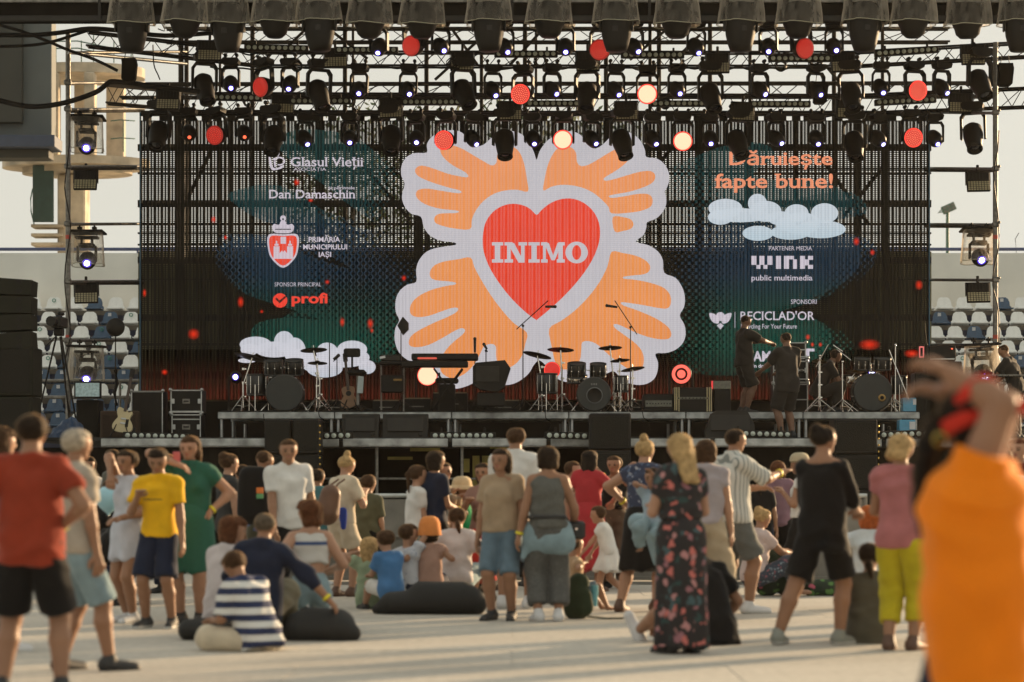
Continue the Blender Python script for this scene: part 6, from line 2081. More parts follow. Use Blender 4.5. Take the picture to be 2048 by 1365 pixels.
# ------------------------------------------------------------------ people: implicit surfaces meshed on a grid
class Field:
 def __init__(s, lo, hi, h):
  s.h = h
  s.lo = np.array(lo, float)
  n = np.maximum(4, np.ceil((np.array(hi) - s.lo) / h).astype(int) + 1)
  s.n = n
  s.ax = [s.lo[i] + h * np.arange(n[i]) for i in range(3)]
  s.F = np.full(tuple(n), 1.0, np.float32)
 def sub(s, lo, hi):
  i0 = np.clip(np.floor((lo - s.lo) / s.h).astype(int), 0, s.n - 1)
  i1 = np.clip(np.ceil((hi - s.lo) / s.h).astype(int) + 1, 1, s.n)
  return i0, i1
 def cone(s, a, b, ra, rb, k=0.03, fy=1.0, fx=1.0, cuts=()):
  """tapered capsule a-b, squashed along y by fy and x by fx; cuts: (point, normal) keep the side where dot<0"""
  a, b = np.array(a, float), np.array(b, float)
  rm = max(ra, rb) + k + 2 * s.h
  i0, i1 = s.sub(np.minimum(a, b) - rm, np.maximum(a, b) + rm)
  if np.any(i1 <= i0):
   return s
  x = s.ax[0][i0[0]:i1[0]][:, None, None]
  y = s.ax[1][i0[1]:i1[1]][None, :, None]
  z = s.ax[2][i0[2]:i1[2]][None, None, :]
  d = b - a
  dd = np.array((d[0] / fx, d[1] / fy, d[2]))
  L = float(dd @ dd)
  px, py, pz = (x - a[0]) / fx, (y - a[1]) / fy, z - a[2]
  if L > 1e-10:
   t = np.clip((px * dd[0] + py * dd[1] + pz * dd[2]) / L, 0, 1)
  else:
   t = 0 * (px + py + pz)
  D = np.sqrt((px - dd[0] * t) ** 2 + (py - dd[1] * t) ** 2 + (pz - dd[2] * t) ** 2) - (ra + (rb - ra) * t)
  for p, nn in cuts:
   nn = np.array(nn, float)
   nn = nn / np.linalg.norm(nn)
   D = np.maximum(D, (x - p[0]) * nn[0] + (y - p[1]) * nn[1] + (z - p[2]) * nn[2])
  sl = (slice(i0[0], i1[0]), slice(i0[1], i1[1]), slice(i0[2], i1[2]))
  A = s.F[sl]
  if k > 0:
   hh = np.maximum(k - np.abs(A - D), 0)
   s.F[sl] = np.minimum(A, D) - hh * hh / (4 * k)
  else:
   s.F[sl] = np.minimum(A, D)
  return s
 def grid(s):
  return s.ax[0][:, None, None], s.ax[1][None, :, None], s.ax[2][None, None, :]
 def cut(s, p, nn):
  x, y, z = s.grid()
  nn = np.array(nn, float)
  nn = nn / np.linalg.norm(nn)
  s.F = np.maximum(s.F, (x - p[0]) * nn[0] + (y - p[1]) * nn[1] + (z - p[2]) * nn[2]).astype(np.float32)
  return s
 def mesh(s):
  F = s.F
  neg = F < 0
  c = [(0, 0, 0), (1, 0, 0), (0, 1, 0), (1, 1, 0), (0, 0, 1), (1, 0, 1), (0, 1, 1), (1, 1, 1)]
  sl = lambda o: tuple(slice(o[i], F.shape[i] - 1 + o[i]) for i in range(3))
  cnt = sum(neg[sl(o)].astype(np.int8) for o in c)
  act = np.argwhere((cnt > 0) & (cnt < 8))
  if not len(act):
   return np.zeros((0, 3)), np.zeros((0, 4), int)
  V = np.stack([F[act[:, 0] + o[0], act[:, 1] + o[1], act[:, 2] + o[2]] for o in c], 1).astype(float)
  acc, num = np.zeros((len(act), 3)), np.zeros(len(act))
  cc = np.array(c, float)
  for i in range(8):
   for j in range(i + 1, 8):
    if abs(cc[i] - cc[j]).sum() != 1:
     continue
    m = (V[:, i] < 0) != (V[:, j] < 0)
    den = V[:, i] - V[:, j]
    t = np.where(m, V[:, i] / np.where(m, den, 1), 0)
    acc += m[:, None] * (cc[i] + t[:, None] * (cc[j] - cc[i]))
    num += m
  verts = s.lo + s.h * (act + acc / num[:, None])
  idx = np.full(tuple(np.array(F.shape) - 1), -1, int)
  idx[act[:, 0], act[:, 1], act[:, 2]] = np.arange(len(act))
  quads = []
  for a in range(3):
   u, w = (a + 1) % 3, (a + 2) % 3
   s0 = [slice(None)] * 3
   s1 = [slice(None)] * 3
   s0[a], s1[a] = slice(0, -1), slice(1, None)
   e = neg[tuple(s0)] != neg[tuple(s1)]
   p = np.argwhere(e)
   ok = (p[:, u] > 0) & (p[:, w] > 0) & (p[:, u] < F.shape[u] - 1) & (p[:, w] < F.shape[w] - 1)
   p = p[ok]
   if not len(p):
    continue
   du, dw = np.zeros(3, int), np.zeros(3, int)
   du[u], dw[w] = 1, 1
   g = lambda q: idx[q[:, 0], q[:, 1], q[:, 2]]
   Q = np.stack([g(p), g(p - du), g(p - du - dw), g(p - dw)], 1)
   flip = neg[p[:, 0], p[:, 1], p[:, 2]]
   Q[~flip] = Q[~flip][:, ::-1]
   quads.append(Q[(Q >= 0).all(1)])
  return verts, (np.concatenate(quads) if quads else np.zeros((0, 4), int))

def wrinkle(v, q, amp, fr=26.0, seed=0, zfold=0.0, nfold=9, ztop=1.0, zbot=0.0):
 """push the cloth in and out along its normals"""
 if not len(v):
  return v
 n = np.zeros_like(v)
 fn = np.cross(v[q[:, 2]] - v[q[:, 0]], v[q[:, 3]] - v[q[:, 1]])
 for i in range(4):
  np.add.at(n, q[:, i], fn)
 n /= np.linalg.norm(n, axis=1)[:, None] + 1e-9
 r = np.random.RandomState(seed)
 d = np.zeros(len(v))
 for i in range(6):
  k = r.normal(size=3)
  k[2] *= 0.6
  k *= fr * (0.5 + 0.35 * i) / (np.linalg.norm(k) + 1e-6)
  d += np.sin(v @ k + r.uniform(0, 6.28) + 1.5 * np.sin(v @ (k[[1, 2, 0]] * .5))) / (1 + .5 * i)
 # a few directed creases, slanting down from the sides
 ph = r.uniform(0, 6.28, 4)
 x, z = v[:, 0] + .6 * v[:, 1], v[:, 2]
 c = np.sin(34 * (z + .55 * np.abs(x)) + 3 * np.sin(7 * z + ph[0]) + ph[1]) * (.5 + .5 * np.sin(9 * z + 5 * x + ph[2]))
 d += 1.6 * np.clip(c, -.2, 1) if fr > 20 and amp > .0045 and fr < 30 else 0
 d *= amp * .4
 if zfold:
  t = np.clip((ztop - v[:, 2]) / max(1e-3, ztop - zbot), 0, 1)
  a = np.arctan2(v[:, 1], v[:, 0])
  d += zfold * t * (np.sin(nfold * a + seed) + .5 * np.sin((nfold * 2 - 3) * a + 2 * seed))
 return v + n * d[:, None]

def np_mesh(name, chunks, mats):
 """chunks: [(verts, quads, material index array or int)]"""
 vs_, qs, ms, o = [], [], [], 0
 for v, q, m in chunks:
  if not len(v):
   continue
  vs_.append(v)
  qs.append(q + o)
  ms.append(np.full(len(q), m) if np.isscalar(m) else m)
  o += len(v)
 if not vs_:
  return None
 v, q, m = np.concatenate(vs_), np.concatenate(qs), np.concatenate(ms)
 me = bpy.data.meshes.new(name)
 me.vertices.add(len(v))
 me.vertices.foreach_set("co", v.astype(np.float32).ravel())
 me.loops.add(len(q) * 4)
 me.loops.foreach_set("vertex_index", q.astype(np.int32).ravel())
 me.polygons.add(len(q))
 me.polygons.foreach_set("loop_start", np.arange(len(q), dtype=np.int32) * 4)
 me.polygons.foreach_set("use_smooth", np.ones(len(q), bool))
 for x in mats:
  me.materials.append(x)
 me.polygons.foreach_set("material_index", m.astype(np.int32))
 me.update(calc_edges=True)
 return me

A3 = lambda *a: np.array(a, float)
def ik(a, t, l1, l2, pole):
 a, t, pole = A3(*a), A3(*t), A3(*pole)
 d = t - a
 L = np.linalg.norm(d)
 if L > (l1 + l2) * .999:
  t = a + d / L * (l1 + l2) * .999
  d = t - a
  L = np.linalg.norm(d)
 u = d / L
 x = (l1 * l1 - l2 * l2 + L * L) / (2 * L)
 h = math.sqrt(max(0, l1 * l1 - x * x))
 p = pole - u * (pole @ u)
 p = p / (np.linalg.norm(p) + 1e-9)
 return a + u * x + p * h, t

def cloth(name, col, rough=0.85, noise=0.14, scale=7):
 return mat("cloth_" + name, col, rough, noise=noise, scale=scale, bump=0.6, spec=0.2, sheen=.35)
def stripes(name, cols, period, axis=2, duty=0.5, off=0.0, warp=0.0):
 k = "stripe_" + name
 if k in MATS:
  return MATS[k]
 m = bpy.data.materials.new(k)
 m.use_nodes = True
 t = m.node_tree
 b = t.nodes["Principled BSDF"]
 b.inputs["Roughness"].default_value = .85
 tc = t.nodes.new("ShaderNodeTexCoord")
 sp = t.nodes.new("ShaderNodeSeparateXYZ")
 src = tc.outputs["Object"]
 t.links.new(src, sp.inputs[0])
 v = sp.outputs[axis]
 if warp:
  n = t.nodes.new("ShaderNodeTexNoise")
  n.inputs["Scale"].default_value = 5
  t.links.new(src, n.inputs["Vector"])
  ma = t.nodes.new("ShaderNodeMath")
  ma.operation = 'MULTIPLY_ADD'
  ma.inputs[1].default_value = warp
  t.links.new(n.outputs["Fac"], ma.inputs[0])
  t.links.new(v, ma.inputs[2])
  v = ma.outputs[0]
 ma = t.nodes.new("ShaderNodeMath")
 ma.operation = 'MULTIPLY_ADD'
 ma.inputs[1].default_value = 1 / period
 ma.inputs[2].default_value = off + 50
 t.links.new(v, ma.inputs[0])
 fr = t.nodes.new("ShaderNodeMath")
 fr.operation = 'FRACT'
 t.links.new(ma.outputs[0], fr.inputs[0])
 c = ramp(t, fr.outputs[0], [(0, cols[0]), (duty, cols[1])], 'CONSTANT')
 t.links.new(c, b.inputs["Base Color"])
 MATS[k] = m
 return m
def bands(name, base, stops):
 """horizontal colour bands by height: stops [(z0, z1, colour)] in the object's metres"""
 k = "bands_" + name
 if k in MATS:
  return MATS[k]
 m = bpy.data.materials.new(k)
 m.use_nodes = True
 t = m.node_tree
 b = t.nodes["Principled BSDF"]
 b.inputs["Roughness"].default_value = .85
 tc = t.nodes.new("ShaderNodeTexCoord")
 sp = t.nodes.new("ShaderNodeSeparateXYZ")
 t.links.new(tc.outputs["Object"], sp.inputs[0])
 ma = t.nodes.new("ShaderNodeMath")
 ma.operation = 'MULTIPLY'
 ma.inputs[1].default_value = 0.5
 t.links.new(sp.outputs[2], ma.inputs[0])
 st = [(0, base)]
 for z0, z1, c in stops:
  st += [(z0 / 2, c), (z1 / 2, base)]
 t.links.new(ramp(t, ma.outputs[0], st, 'CONSTANT'), b.inputs["Base Color"])
 MATS[k] = m
 return m
def spots(name, base, cols, scale=14, thr=0.35):
 k = "spots_" + name
 if k in MATS:
  return MATS[k]
 m = bpy.data.materials.new(k)
 m.use_nodes = True
 t = m.node_tree
 b = t.nodes["Principled BSDF"]
 b.inputs["Roughness"].default_value = .85
 tc = t.nodes.new("ShaderNodeTexCoord")
 n = t.nodes.new("ShaderNodeTexNoise")
 n.inputs["Scale"].default_value = scale * .8
 t.links.new(tc.outputs["Object"], n.inputs["Vector"])
 mx = t.nodes.new("ShaderNodeMix")
 mx.data_type = 'VECTOR'
 mx.inputs[0].default_value = 0.12
 t.links.new(tc.outputs["Object"], mx.inputs[4])
 t.links.new(n.outputs["Color"], mx.inputs[5])
 v = t.nodes.new("ShaderNodeTexVoronoi")
 v.inputs["Scale"].default_value = scale
 t.links.new(mx.outputs[1], v.inputs["Vector"])
 sp = t.nodes.new("ShaderNodeSeparateColor")
 t.links.new(v.outputs["Color"], sp.inputs[0])
 cc = ramp(t, sp.outputs[0], [(i / len(cols), c) for i, c in enumerate(cols)], 'CONSTANT')
 f = ramp(t, v.outputs["Distance"], [(thr - .06, (0, 0, 0)), (thr + .05, (1, 1, 1))])
 m2 = t.nodes.new("ShaderNodeMix")
 m2.data_type = 'RGBA'
 t.links.new(f, m2.inputs[0])
 t.links.new(cc, m2.inputs[6])
 m2.inputs[7].default_value = (*base, 1)
 t.links.new(m2.outputs[2], b.inputs["Base Color"])
 MATS[k] = m
 return m

SKIN = {"light": mat("skin_light", (0.37, 0.205, 0.13), 0.5, noise=0.08, scale=8, spec=0.35, sheen=.25),
  "tan": mat("skin_tan", (0.28, 0.145, 0.083), 0.5, noise=0.08, scale=8, spec=0.35, sheen=.25),
  "dark": mat("skin_shaded_tan", (0.17, 0.088, 0.052), 0.5, noise=0.08, scale=8, spec=0.35, sheen=.25)}  # last one is tan darkened evenly, shade put into the skin colour
for s_ in SKIN.values():
 s_.node_tree.nodes["Principled BSDF"].inputs["Subsurface Weight"].default_value = 0.0
M_eye = mat("eye_dark", (0.03, 0.02, 0.015), 0.3, noise=0)
M_lip = mat("lips", (0.30, 0.10, 0.08), 0.5, noise=0)
HAIR = {"black": mat("hair_black", (0.012, 0.009, 0.007), 0.7, noise=0.4, scale=30, bump=.8, spec=0.12, sheen=.3), "dark": mat("hair_dark_brown", (0.018, 0.011, 0.007), 0.7, noise=0.4, scale=30, bump=.8, spec=0.12, sheen=.3),
  "brown": mat("hair_brown", (0.05, 0.026, 0.013), 0.7, noise=0.4, scale=30, bump=.8, spec=0.12, sheen=.3), "auburn": mat("hair_auburn", (0.085, 0.032, 0.014), 0.7, noise=0.4, scale=30, bump=.8, spec=0.12, sheen=.3),
  "blond": mat("hair_blond", (0.36, 0.24, 0.11), 0.7, noise=0.35, scale=30, bump=.8, spec=0.12, sheen=.3), "steel": mat("hair_dark_grey", (0.09, 0.07, 0.05), 0.7, noise=0.4, scale=30, bump=.8, spec=0.12, sheen=.3), "grey": mat("hair_grey", (0.32, 0.27, 0.20), 0.55, noise=0.3, scale=30, bump=.6),
  "orange": mat("hair_ginger", (0.33, 0.08, 0.02), 0.7, noise=0.3, scale=30, bump=.8, spec=0.12, sheen=.3), "redbrown": mat("hair_red_brown", (0.10, 0.03, 0.015), 0.7, noise=0.3, scale=30, bump=.8, spec=0.12, sheen=.3)}
for s_ in HAIR.values():
 s_.node_tree.nodes["Principled BSDF"].inputs["Sheen Tint"].default_value = (1.0, 0.62, 0.28, 1)  # gold tint stands in for the sun's rim light on hair
M_band = mat("yellow_wristband", (0.72, 0.62, 0.02), 0.5, noise=0)

def person(label, px, ppm, H, yaw=0, group=None, base=0.0, sex='F', bw=1.0, skin="light", hair=None, top=None, bottom=None, skirt=None, shoes=None,
           hands=None, feet=None, sit=None, lean=0, twist=0, head=(0, 0), band=None, beard=False, hs=None, dy=0.0, poles=None, kneepole=None, straps=None, side=0.0):
 hair = hair or ("short", "brown")
 hs = hs or (0.172 + 0.032 * H)
 chin = H - hs
 U = (chin - .042 * H) / .805
 vox = min(.025, max(.011, 3.7 / ppm))
 hv = min(.013, max(.0065, 1.7 / ppm))
 rootp = ((px - 1024) / ppm, FPX / ppm + dy, base)
 o = thing("person", label, "person", rootp, R(-yaw), group)
 shw = .097 if sex == 'M' else .086
 if H < 1.45:
  shw = .088
 bw = bw * (.90 if sit is None else .95)
 pelz = (.52 if sit is None else sit)
 pel = A3(0, 0, pelz)
 lr = math.radians(lean)
 sr = math.radians(side)
 def T(p):
  q = A3(*p) - A3(0, 0, .52)
  y, z = q[1] * math.cos(lr) + q[2] * math.sin(lr), -q[1] * math.sin(lr) + q[2] * math.cos(lr)
  x, z = q[0] * math.cos(sr) + z * math.sin(sr), -q[0] * math.sin(sr) + z * math.cos(sr)
  return (pel + A3(x, y, z)) * U
 def Td(v):
  return (T(A3(*v) + A3(0, 0, .52)) - T(A3(0, 0, .52)))
 ar = .028 * (bw ** .5)
 prims = []                      # (a, b, ra, rb, k, fy, zone)
 f = .74
 hipw = .052 if sex == 'M' else .056
 prims += [(T((-.034 * bw, -.006, .525)), T((.034 * bw, -.006, .525)), .068 * U * bw, .068 * U * bw, .03, .92)]
 for s in (-1, 1):
  wr = .056 if sex == 'M' else .050
  prims += [(T((s * .020 * bw, 0, .57)), T((s * .020 * bw, 0, .64)), wr * U * bw, wr * U * bw, .04, .95),
                  (T((s * .020 * bw, 0, .64)), T((s * .036 * bw * (shw / .105), 0, .74)), wr * U * bw, .060 * U * bw ** .7, .04, .95),
                  (T((s * .015, -.004, .822)), T((s * shw * .93, -.004, .786)), .026 * U, .033 * U, .03, .95)]
  if sex == 'F' and H > 1.45:
   prims += [(T((s * .038, .044, .722)), T((s * .038, .046, .715)), .034 * U * bw, .034 * U * bw, .03, .95)]
 torso = list(prims)
 hp, hy = math.radians(head[0]), math.radians(head[1])      # pitch down, yaw to own right
 neck0, neck1 = T((0, -.006, .81)), T((0, .012, .875))
 neck = [(neck0, neck1, .036 * U * (1.08 if sex == 'M' else .92), .032 * U, .03, 1.0)]
 hc = T((0, 0, .825)) + A3(0, 0, 0) + Td((0, .018, 0)) + Td((0, 0, 1)) / U * (chin - .825 * U + hs * .5 if H > 0 else 0)
 cy, sy, cp, sp_ = math.cos(-hy), math.sin(-hy), math.cos(hp + lr * .35), math.sin(hp + lr * .35)
 Rx = np.array([[1, 0, 0], [0, cp, sp_], [0, -sp_, cp]])
 Rz = np.array([[cy, -sy, 0], [sy, cy, 0], [0, 0, 1]])
 RH = Rz @ Rx
 Hh = lambda *p: hc + RH @ (A3(*p) * hs)
 # arms
 hands = hands or {}
 sides = {'L': -1, 'R': 1}
 arms, handinfo = {}, []
 for k_, s in sides.items():
  sh = T((s * shw, -.004, .79))
  tgt = hands.get(k_, (s * .138, .03, .46))
  spec = None
  if len(tgt) == 4:
   spec = tgt[3]
   tgt = tgt[:3]
  tg = A3(*tgt)
  if sit is None:
   tg = tg * U
  else:
   tg = A3(tg[0], tg[1], tg[2]) * U
  pole = (poles or {}).get(k_, (s * .5, -1, -.25))
  el, wr = ik(sh, tg, .168 * U, .148 * U, pole)
  arms[k_] = (sh, el, wr)
  handinfo.append((k_, s, el, wr, spec))
 # legs
 feet = feet or {}
 legs = {}
 for k_, s in sides.items():
  hj = (pel + A3(s * hipw * bw ** .5, 0, -.03)) * U
  ft = A3(*feet.get(k_, (s * .06, 0, .045)))
  if len(feet.get(k_, (0, 0, 0))) == 4:
   pass
  kp = (kneepole or {}).get(k_, (s * .12, 1, 0))
  kn, an = ik(hj, ft[:3] * U, .235 * U, .232 * U, kp)
  legs[k_] = (hj, kn, an)
 # ---- body
 allp = [p for q in list(arms.values()) + list(legs.values()) for p in q] + [T((0, 0, .9)), T((-.16, -.1, .52)), T((.16, .12, .5)), T((-.15, .1, .8)), T((.15, -.1, .8))]
 lo, hi = np.min(allp, 0) - .11, np.max(allp, 0) + .11
 lo[2] = min(lo[2], -.01)
 F = Field(lo, hi, vox)
 for a, b, ra, rb, k, fy in torso + neck:
  F.cone(a, b, ra, rb, k, fy)
 for k_, (sh, el, wr) in arms.items():
  F.cone(sh, el, ar * 1.22 * U, ar * .92 * U, .03)
  fm = el + (wr - el) * .25
  F.cone(el, fm, ar * .88 * U, ar * .90 * U, .02)
  F.cone(fm, wr, ar * .90 * U, ar * .56 * U, .02)
 lb = bw ** .5
 footdir = {}
 for k_, (hj, kn, an) in legs.items():
  F.cone(hj, kn, .056 * U * lb, .037 * U * lb, .03)
  cm = kn + (an - kn) * .32 + A3(0, -.008, 0) * U
  F.cone(kn, cm, .036 * U * lb, .038 * U * lb, .02)
  F.cone(cm, an, .038 * U * lb, .023 * U, .02)
  fd = feet.get(k_ + 'd')
  if fd is None:
   fd = (sides[k_] * .18, 1, -.12) if sit is None or sit > .3 else ((an - kn) * A3(1, 1, 0) + A3(0, .05, 0) if sit < .12 and an[2] < .08 * U else (0, 1, 0))
  fd = A3(*fd)
  fd = fd / (np.linalg.norm(fd) + 1e-9)
  footdir[k_] = fd
  F.cone(an + A3(0, 0, -.015 * U), an + fd * .095 * U + A3(0, 0, -.022 * U), .022 * U, .017 * U, .02, fy=1)
 v, q = F.mesh()
 chunks = [(v, q, 0)]
 # ---- head at finer resolution
 HF = Field(hc - hs * .72, hc + hs * .72, hv)
 for a, b, ra, rb, k in (((-.06, -.10, .12), (-.05, .05, .12), .33, .32, .03), ((.06, -.10, .12), (.05, .05, .12), .33, .32, .03), ((0, .10, -.05), (0, .17, -.30), .25, .15, .05), ((-.10, .06, -.12), (-.06, .14, -.30), .17, .12, .04), ((.10, .06, -.12), (.06, .14, -.30), .17, .12, .04),
       ((0, .35, .03), (0, .43, -.10), .03, .05, .03), ((-.13, .29, .07), (.13, .29, .07), .06, .06, .03), ((-.05, .33, -.24), (.05, .33, -.24), .035, .035, .02), ((-.345, -.03, .02), (-.35, -.05, -.10), .045, .03, .015), ((.345, -.03, .02), (.35, -.05, -.10), .045, .03, .015)):
  HF.cone(Hh(*a), Hh(*b), ra * hs, rb * hs, k * hs * 4 if k > .02 else k * hs * 2)
 HF.cone(Hh(0, -.06, -.15), Hh(0, -.06, -.15) * .35 + neck0 * .65, .21 * hs, .19 * hs, .1 * hs)
 hvv, hq = HF.mesh()
 loc = ((hvv - hc) @ RH) / hs
 fc = loc[hq].mean(1) if len(hq) else np.zeros((0, 3))
 mi = np.zeros(len(hq), int)
 for sx in (-1, 1):
  mi[(np.linalg.norm((fc - A3(sx * .135, .33, .0)) * A3(.75, .5, 1.5), axis=1) < .058)] = 1
  mi[(np.linalg.norm((fc - A3(sx * .14, .35, .085)) * A3(.55, .4, 2.6), axis=1) < .055)] = 3
 mi[(np.linalg.norm((fc - A3(0, .36, -.235)) * A3(.5, .5, 1.7), axis=1) < .055)] = 2
 if beard:
  mi[(fc[:, 2] < -.16) & (fc[:, 1] > .02) & (mi == 0)] = 3
 chunks.append((hvv, hq, mi))
 # ---- hands
 for k_, s, el, wr, spec in handinfo:
  d = (wr - el) / (np.linalg.norm(wr - el) + 1e-9)
  up = A3(0, 0, 1) if abs(d[2]) < .8 else A3(0, 1, 0)
  sd = np.cross(d, up)
  sd /= np.linalg.norm(sd)
  if abs(d[2]) >= .8:
   sd, nn = up, np.cross(up, d)         # hand hangs: fingers in a plane facing the thigh
   sd = sd - d * (sd @ d)
   sd /= np.linalg.norm(sd)
   nn = np.cross(d, sd) * -s
  else:
   nn = -np.cross(sd, d)
  hl = .103 * U
  cen = wr + d * hl * .5
  hfv = max(.0052, min(.008, 1.35 / ppm))
  G = Field(cen - hl * .85, cen + hl * .85, hfv)
  G.cone(wr - d * .03 * U, wr, .0185 * U, .0165 * U, .01)
  for t in (-.6, .6):
   G.cone(wr + d * .01 * U + sd * t * .010 * U, wr + d * hl * .45 + sd * t * .017 * U, .0125 * U, .0125 * U, .008)
  curl = 38 if spec is None else {"open": 6, "fist": 85, "grip": 60}.get(spec, 38)
  for j, ln in enumerate((.40, .44, .41, .33)):
   t = (j - 1.5) / 1.5
   b0 = wr + d * hl * .48 + sd * t * .0205 * U
   c1, c2 = math.radians(curl * .5), math.radians(curl * 1.1)
   fd0 = d + sd * t * (.16 if spec == "open" else .05)
   d1 = fd0 * math.cos(c1) + nn * math.sin(c1)
   d2 = d * math.cos(c2) + nn * math.sin(c2)
   b1 = b0 + d1 * hl * ln * .5
   b2 = b1 + d2 * hl * ln * .5
   G.cone(b0, b1, .0078 * U, .0070 * U, .003)
   G.cone(b1, b2, .0070 * U, .0058 * U, .003)
  tb = wr + d * hl * .14 - sd * .014 * U
  te = tb + (d * .55 - sd * .75 + nn * .25) * hl * .26
  G.cone(tb, te, .0105 * U, .0085 * U, .006)
  G.cone(te, te + (d * .9 - sd * .2 + nn * .2) * hl * .22, .0082 * U, .0065 * U, .003)
  gv, gq = G.mesh()
  chunks.append((gv, gq, 0))
 hm = HAIR[hair[1]] if hair[0] != 'bald' else HAIR['grey']
 link("body", np_mesh("body", chunks, [SKIN[skin], M_eye, M_lip, hm]), o)
 # ---- hair
 st = hair[0]
 if st != 'bald':
  ext = {"short": .75, "buzz": .7, "bun": .95, "topbun": 1.05, "long": 1.7, "front": 1.7, "pony": 1.5, "bob": 1.1, "curly": 1.0, "updo": 1.0, "lowpony": 1.4}[st]
  K = Field(hc - hs * ext * A3(1, 1, 1), hc + hs * (min(ext, 1.1)) * A3(1, 1, 1), hv * 1.35)
  g = {"buzz": .012, "short": .04, "curly": .10, "bob": .05}.get(st, .035)
  for sx in (-1, 1):
   K.cone(Hh(sx * .06, -.12, .13), Hh(sx * .05, .05, .14), (.33 + g) * hs, (.325 + g) * hs, .05 * hs)
  if st in ("bob", "curly", "long"):
   for sx in (-1, 1):
    K.cone(Hh(sx * .20, -.10, .05), Hh(sx * .24, -.12, -.28), (.17 + g) * hs, (.16 + g) * hs, .12 * hs)
   K.cone(Hh(0, -.22, .05), Hh(0, -.24, -.25), (.22 + g) * hs, (.2 + g) * hs, .12 * hs)
  if st == "curly":
   for a_ in range(12):
    th = a_ * 2.4
    K.cone(Hh(.30 * math.cos(th), -.1 + .28 * math.sin(th), .30 - .045 * a_), Hh(.34 * math.cos(th), -.1 + .3 * math.sin(th), .24 - .045 * a_), .14 * hs, .12 * hs, .05 * hs)
  if st == "long":
   for sx in (-1, 0, 1):
    K.cone(Hh(sx * .20, -.22, -.15), Hh(sx * .21, -.30, -1.25), .19 * hs, .11 * hs, .15 * hs)
  if st == "front":
   K.cone(Hh(0, -.40, .0), Hh(0, -.46, -.5), .14 * hs, .10 * hs, .1 * hs)
   for sx in (-1, 1):
    K.cone(Hh(sx * .30, .05, -.05), Hh(sx * .26, .30, -.75), .13 * hs, .14 * hs, .1 * hs)
    K.cone(Hh(sx * .26, .30, -.75), Hh(sx * .20, .38, -1.25), .14 * hs, .06 * hs, .1 * hs)
  if st == "bun":
   K.cone(Hh(0, -.42, .28), Hh(0, -.46, .30), .17 * hs, .16 * hs, .04 * hs)
  if st == "topbun":
   K.cone(Hh(0, -.18, .58), Hh(0, -.18, .62), .19 * hs, .17 * hs, .03 * hs)
  if st == "updo":
   K.cone(Hh(0, -.28, .22), Hh(0, -.34, .36), .30 * hs, .24 * hs, .08 * hs)
  if st == "pony":
   K.cone(Hh(0, -.40, .22), Hh(0, -.54, .02), .10 * hs, .12 * hs, .05 * hs)
   K.cone(Hh(0, -.54, .02), Hh(.02, -.50, -.85), .12 * hs, .05 * hs, .05 * hs)
  if st == "lowpony":
   K.cone(Hh(0, -.36, -.08), Hh(.05, -.46, -.30), .10 * hs, .14 * hs, .05 * hs)
   K.cone(Hh(.05, -.46, -.30), Hh(.14, -.44, -.75), .15 * hs, .07 * hs, .05 * hs)
  x, y, z = K.grid()
  L_ = lambda i: ((x - hc[0]) * RH[0, i] + (y - hc[1]) * RH[1, i] + (z - hc[2]) * RH[2, i])
  ly, lz, lx = L_(1) / hs, L_(2) / hs, L_(0) / hs
  if st == 'front':
   ly = np.where(np.abs(lx) > .2, -1, ly)
  hairline = {"short": (.26, .06), "buzz": (.28, .04), "curly": (.22, .10)}.get(st, (.25, .10))
  # open the face: remove hair where it is in front (y) and below the hairline (z)
  face = np.maximum((ly * -1 + hairline[1]), (lz - hairline[0] - .25 * np.abs(lx) * 0)) * hs      # negative inside the face window
  K.F = np.maximum(K.F, -face).astype(np.float32)
  if st in ("short", "buzz"):
   K.F = np.maximum(K.F, (-.20 - lz + np.clip(ly, -1, .3) * .6) * hs).astype(np.float32)
  if st in ("bun", "topbun", "pony", "updo", "lowpony"):
   # leave the nape clear in front of the tail
   K.F = np.maximum(K.F, np.where(ly > -.34, (-.22 - lz) * hs, -1)).astype(np.float32)
  kv, kq = K.mesh()
  kv = wrinkle(kv, kq, (.012 if st == "curly" else .0055) * hs / .23, 60 if st == "curly" else 45, seed=abs(int(px)))
  me = np_mesh("hair", [(kv, kq, 0)], [hm])
  if me:
   link("hair", me, o)
 # ---- clothes
 def garment(name, prim, m, cuts, extra=(), amp=.004, fold=None, vx=1.15, sd=0):
  pts = [p for pr in prim for p in (pr[0], pr[1])]
  rr = max(max(pr[2], pr[3]) for pr in prim) + .03
  G = Field(np.min(pts, 0) - rr, np.max(pts, 0) + rr, vox * vx)
  for pr in prim:
   if len(pr) == 6:
    G.cone(*pr)
  for p, nn in cuts:
   G.cut(p, nn)
  for e in extra:
   G.cone(e[0], e[1], e[2], e[3], e[4], e[5], cuts=e[6])
  gv, gq = G.mesh()
  gv = wrinkle(gv, gq, amp, 22, seed=abs(int(px)) + sd, **(fold or {}))
  me = np_mesh(name, [(gv, gq, 0)], [m])
  if me:
   return link(name, me, o)
 off = .011
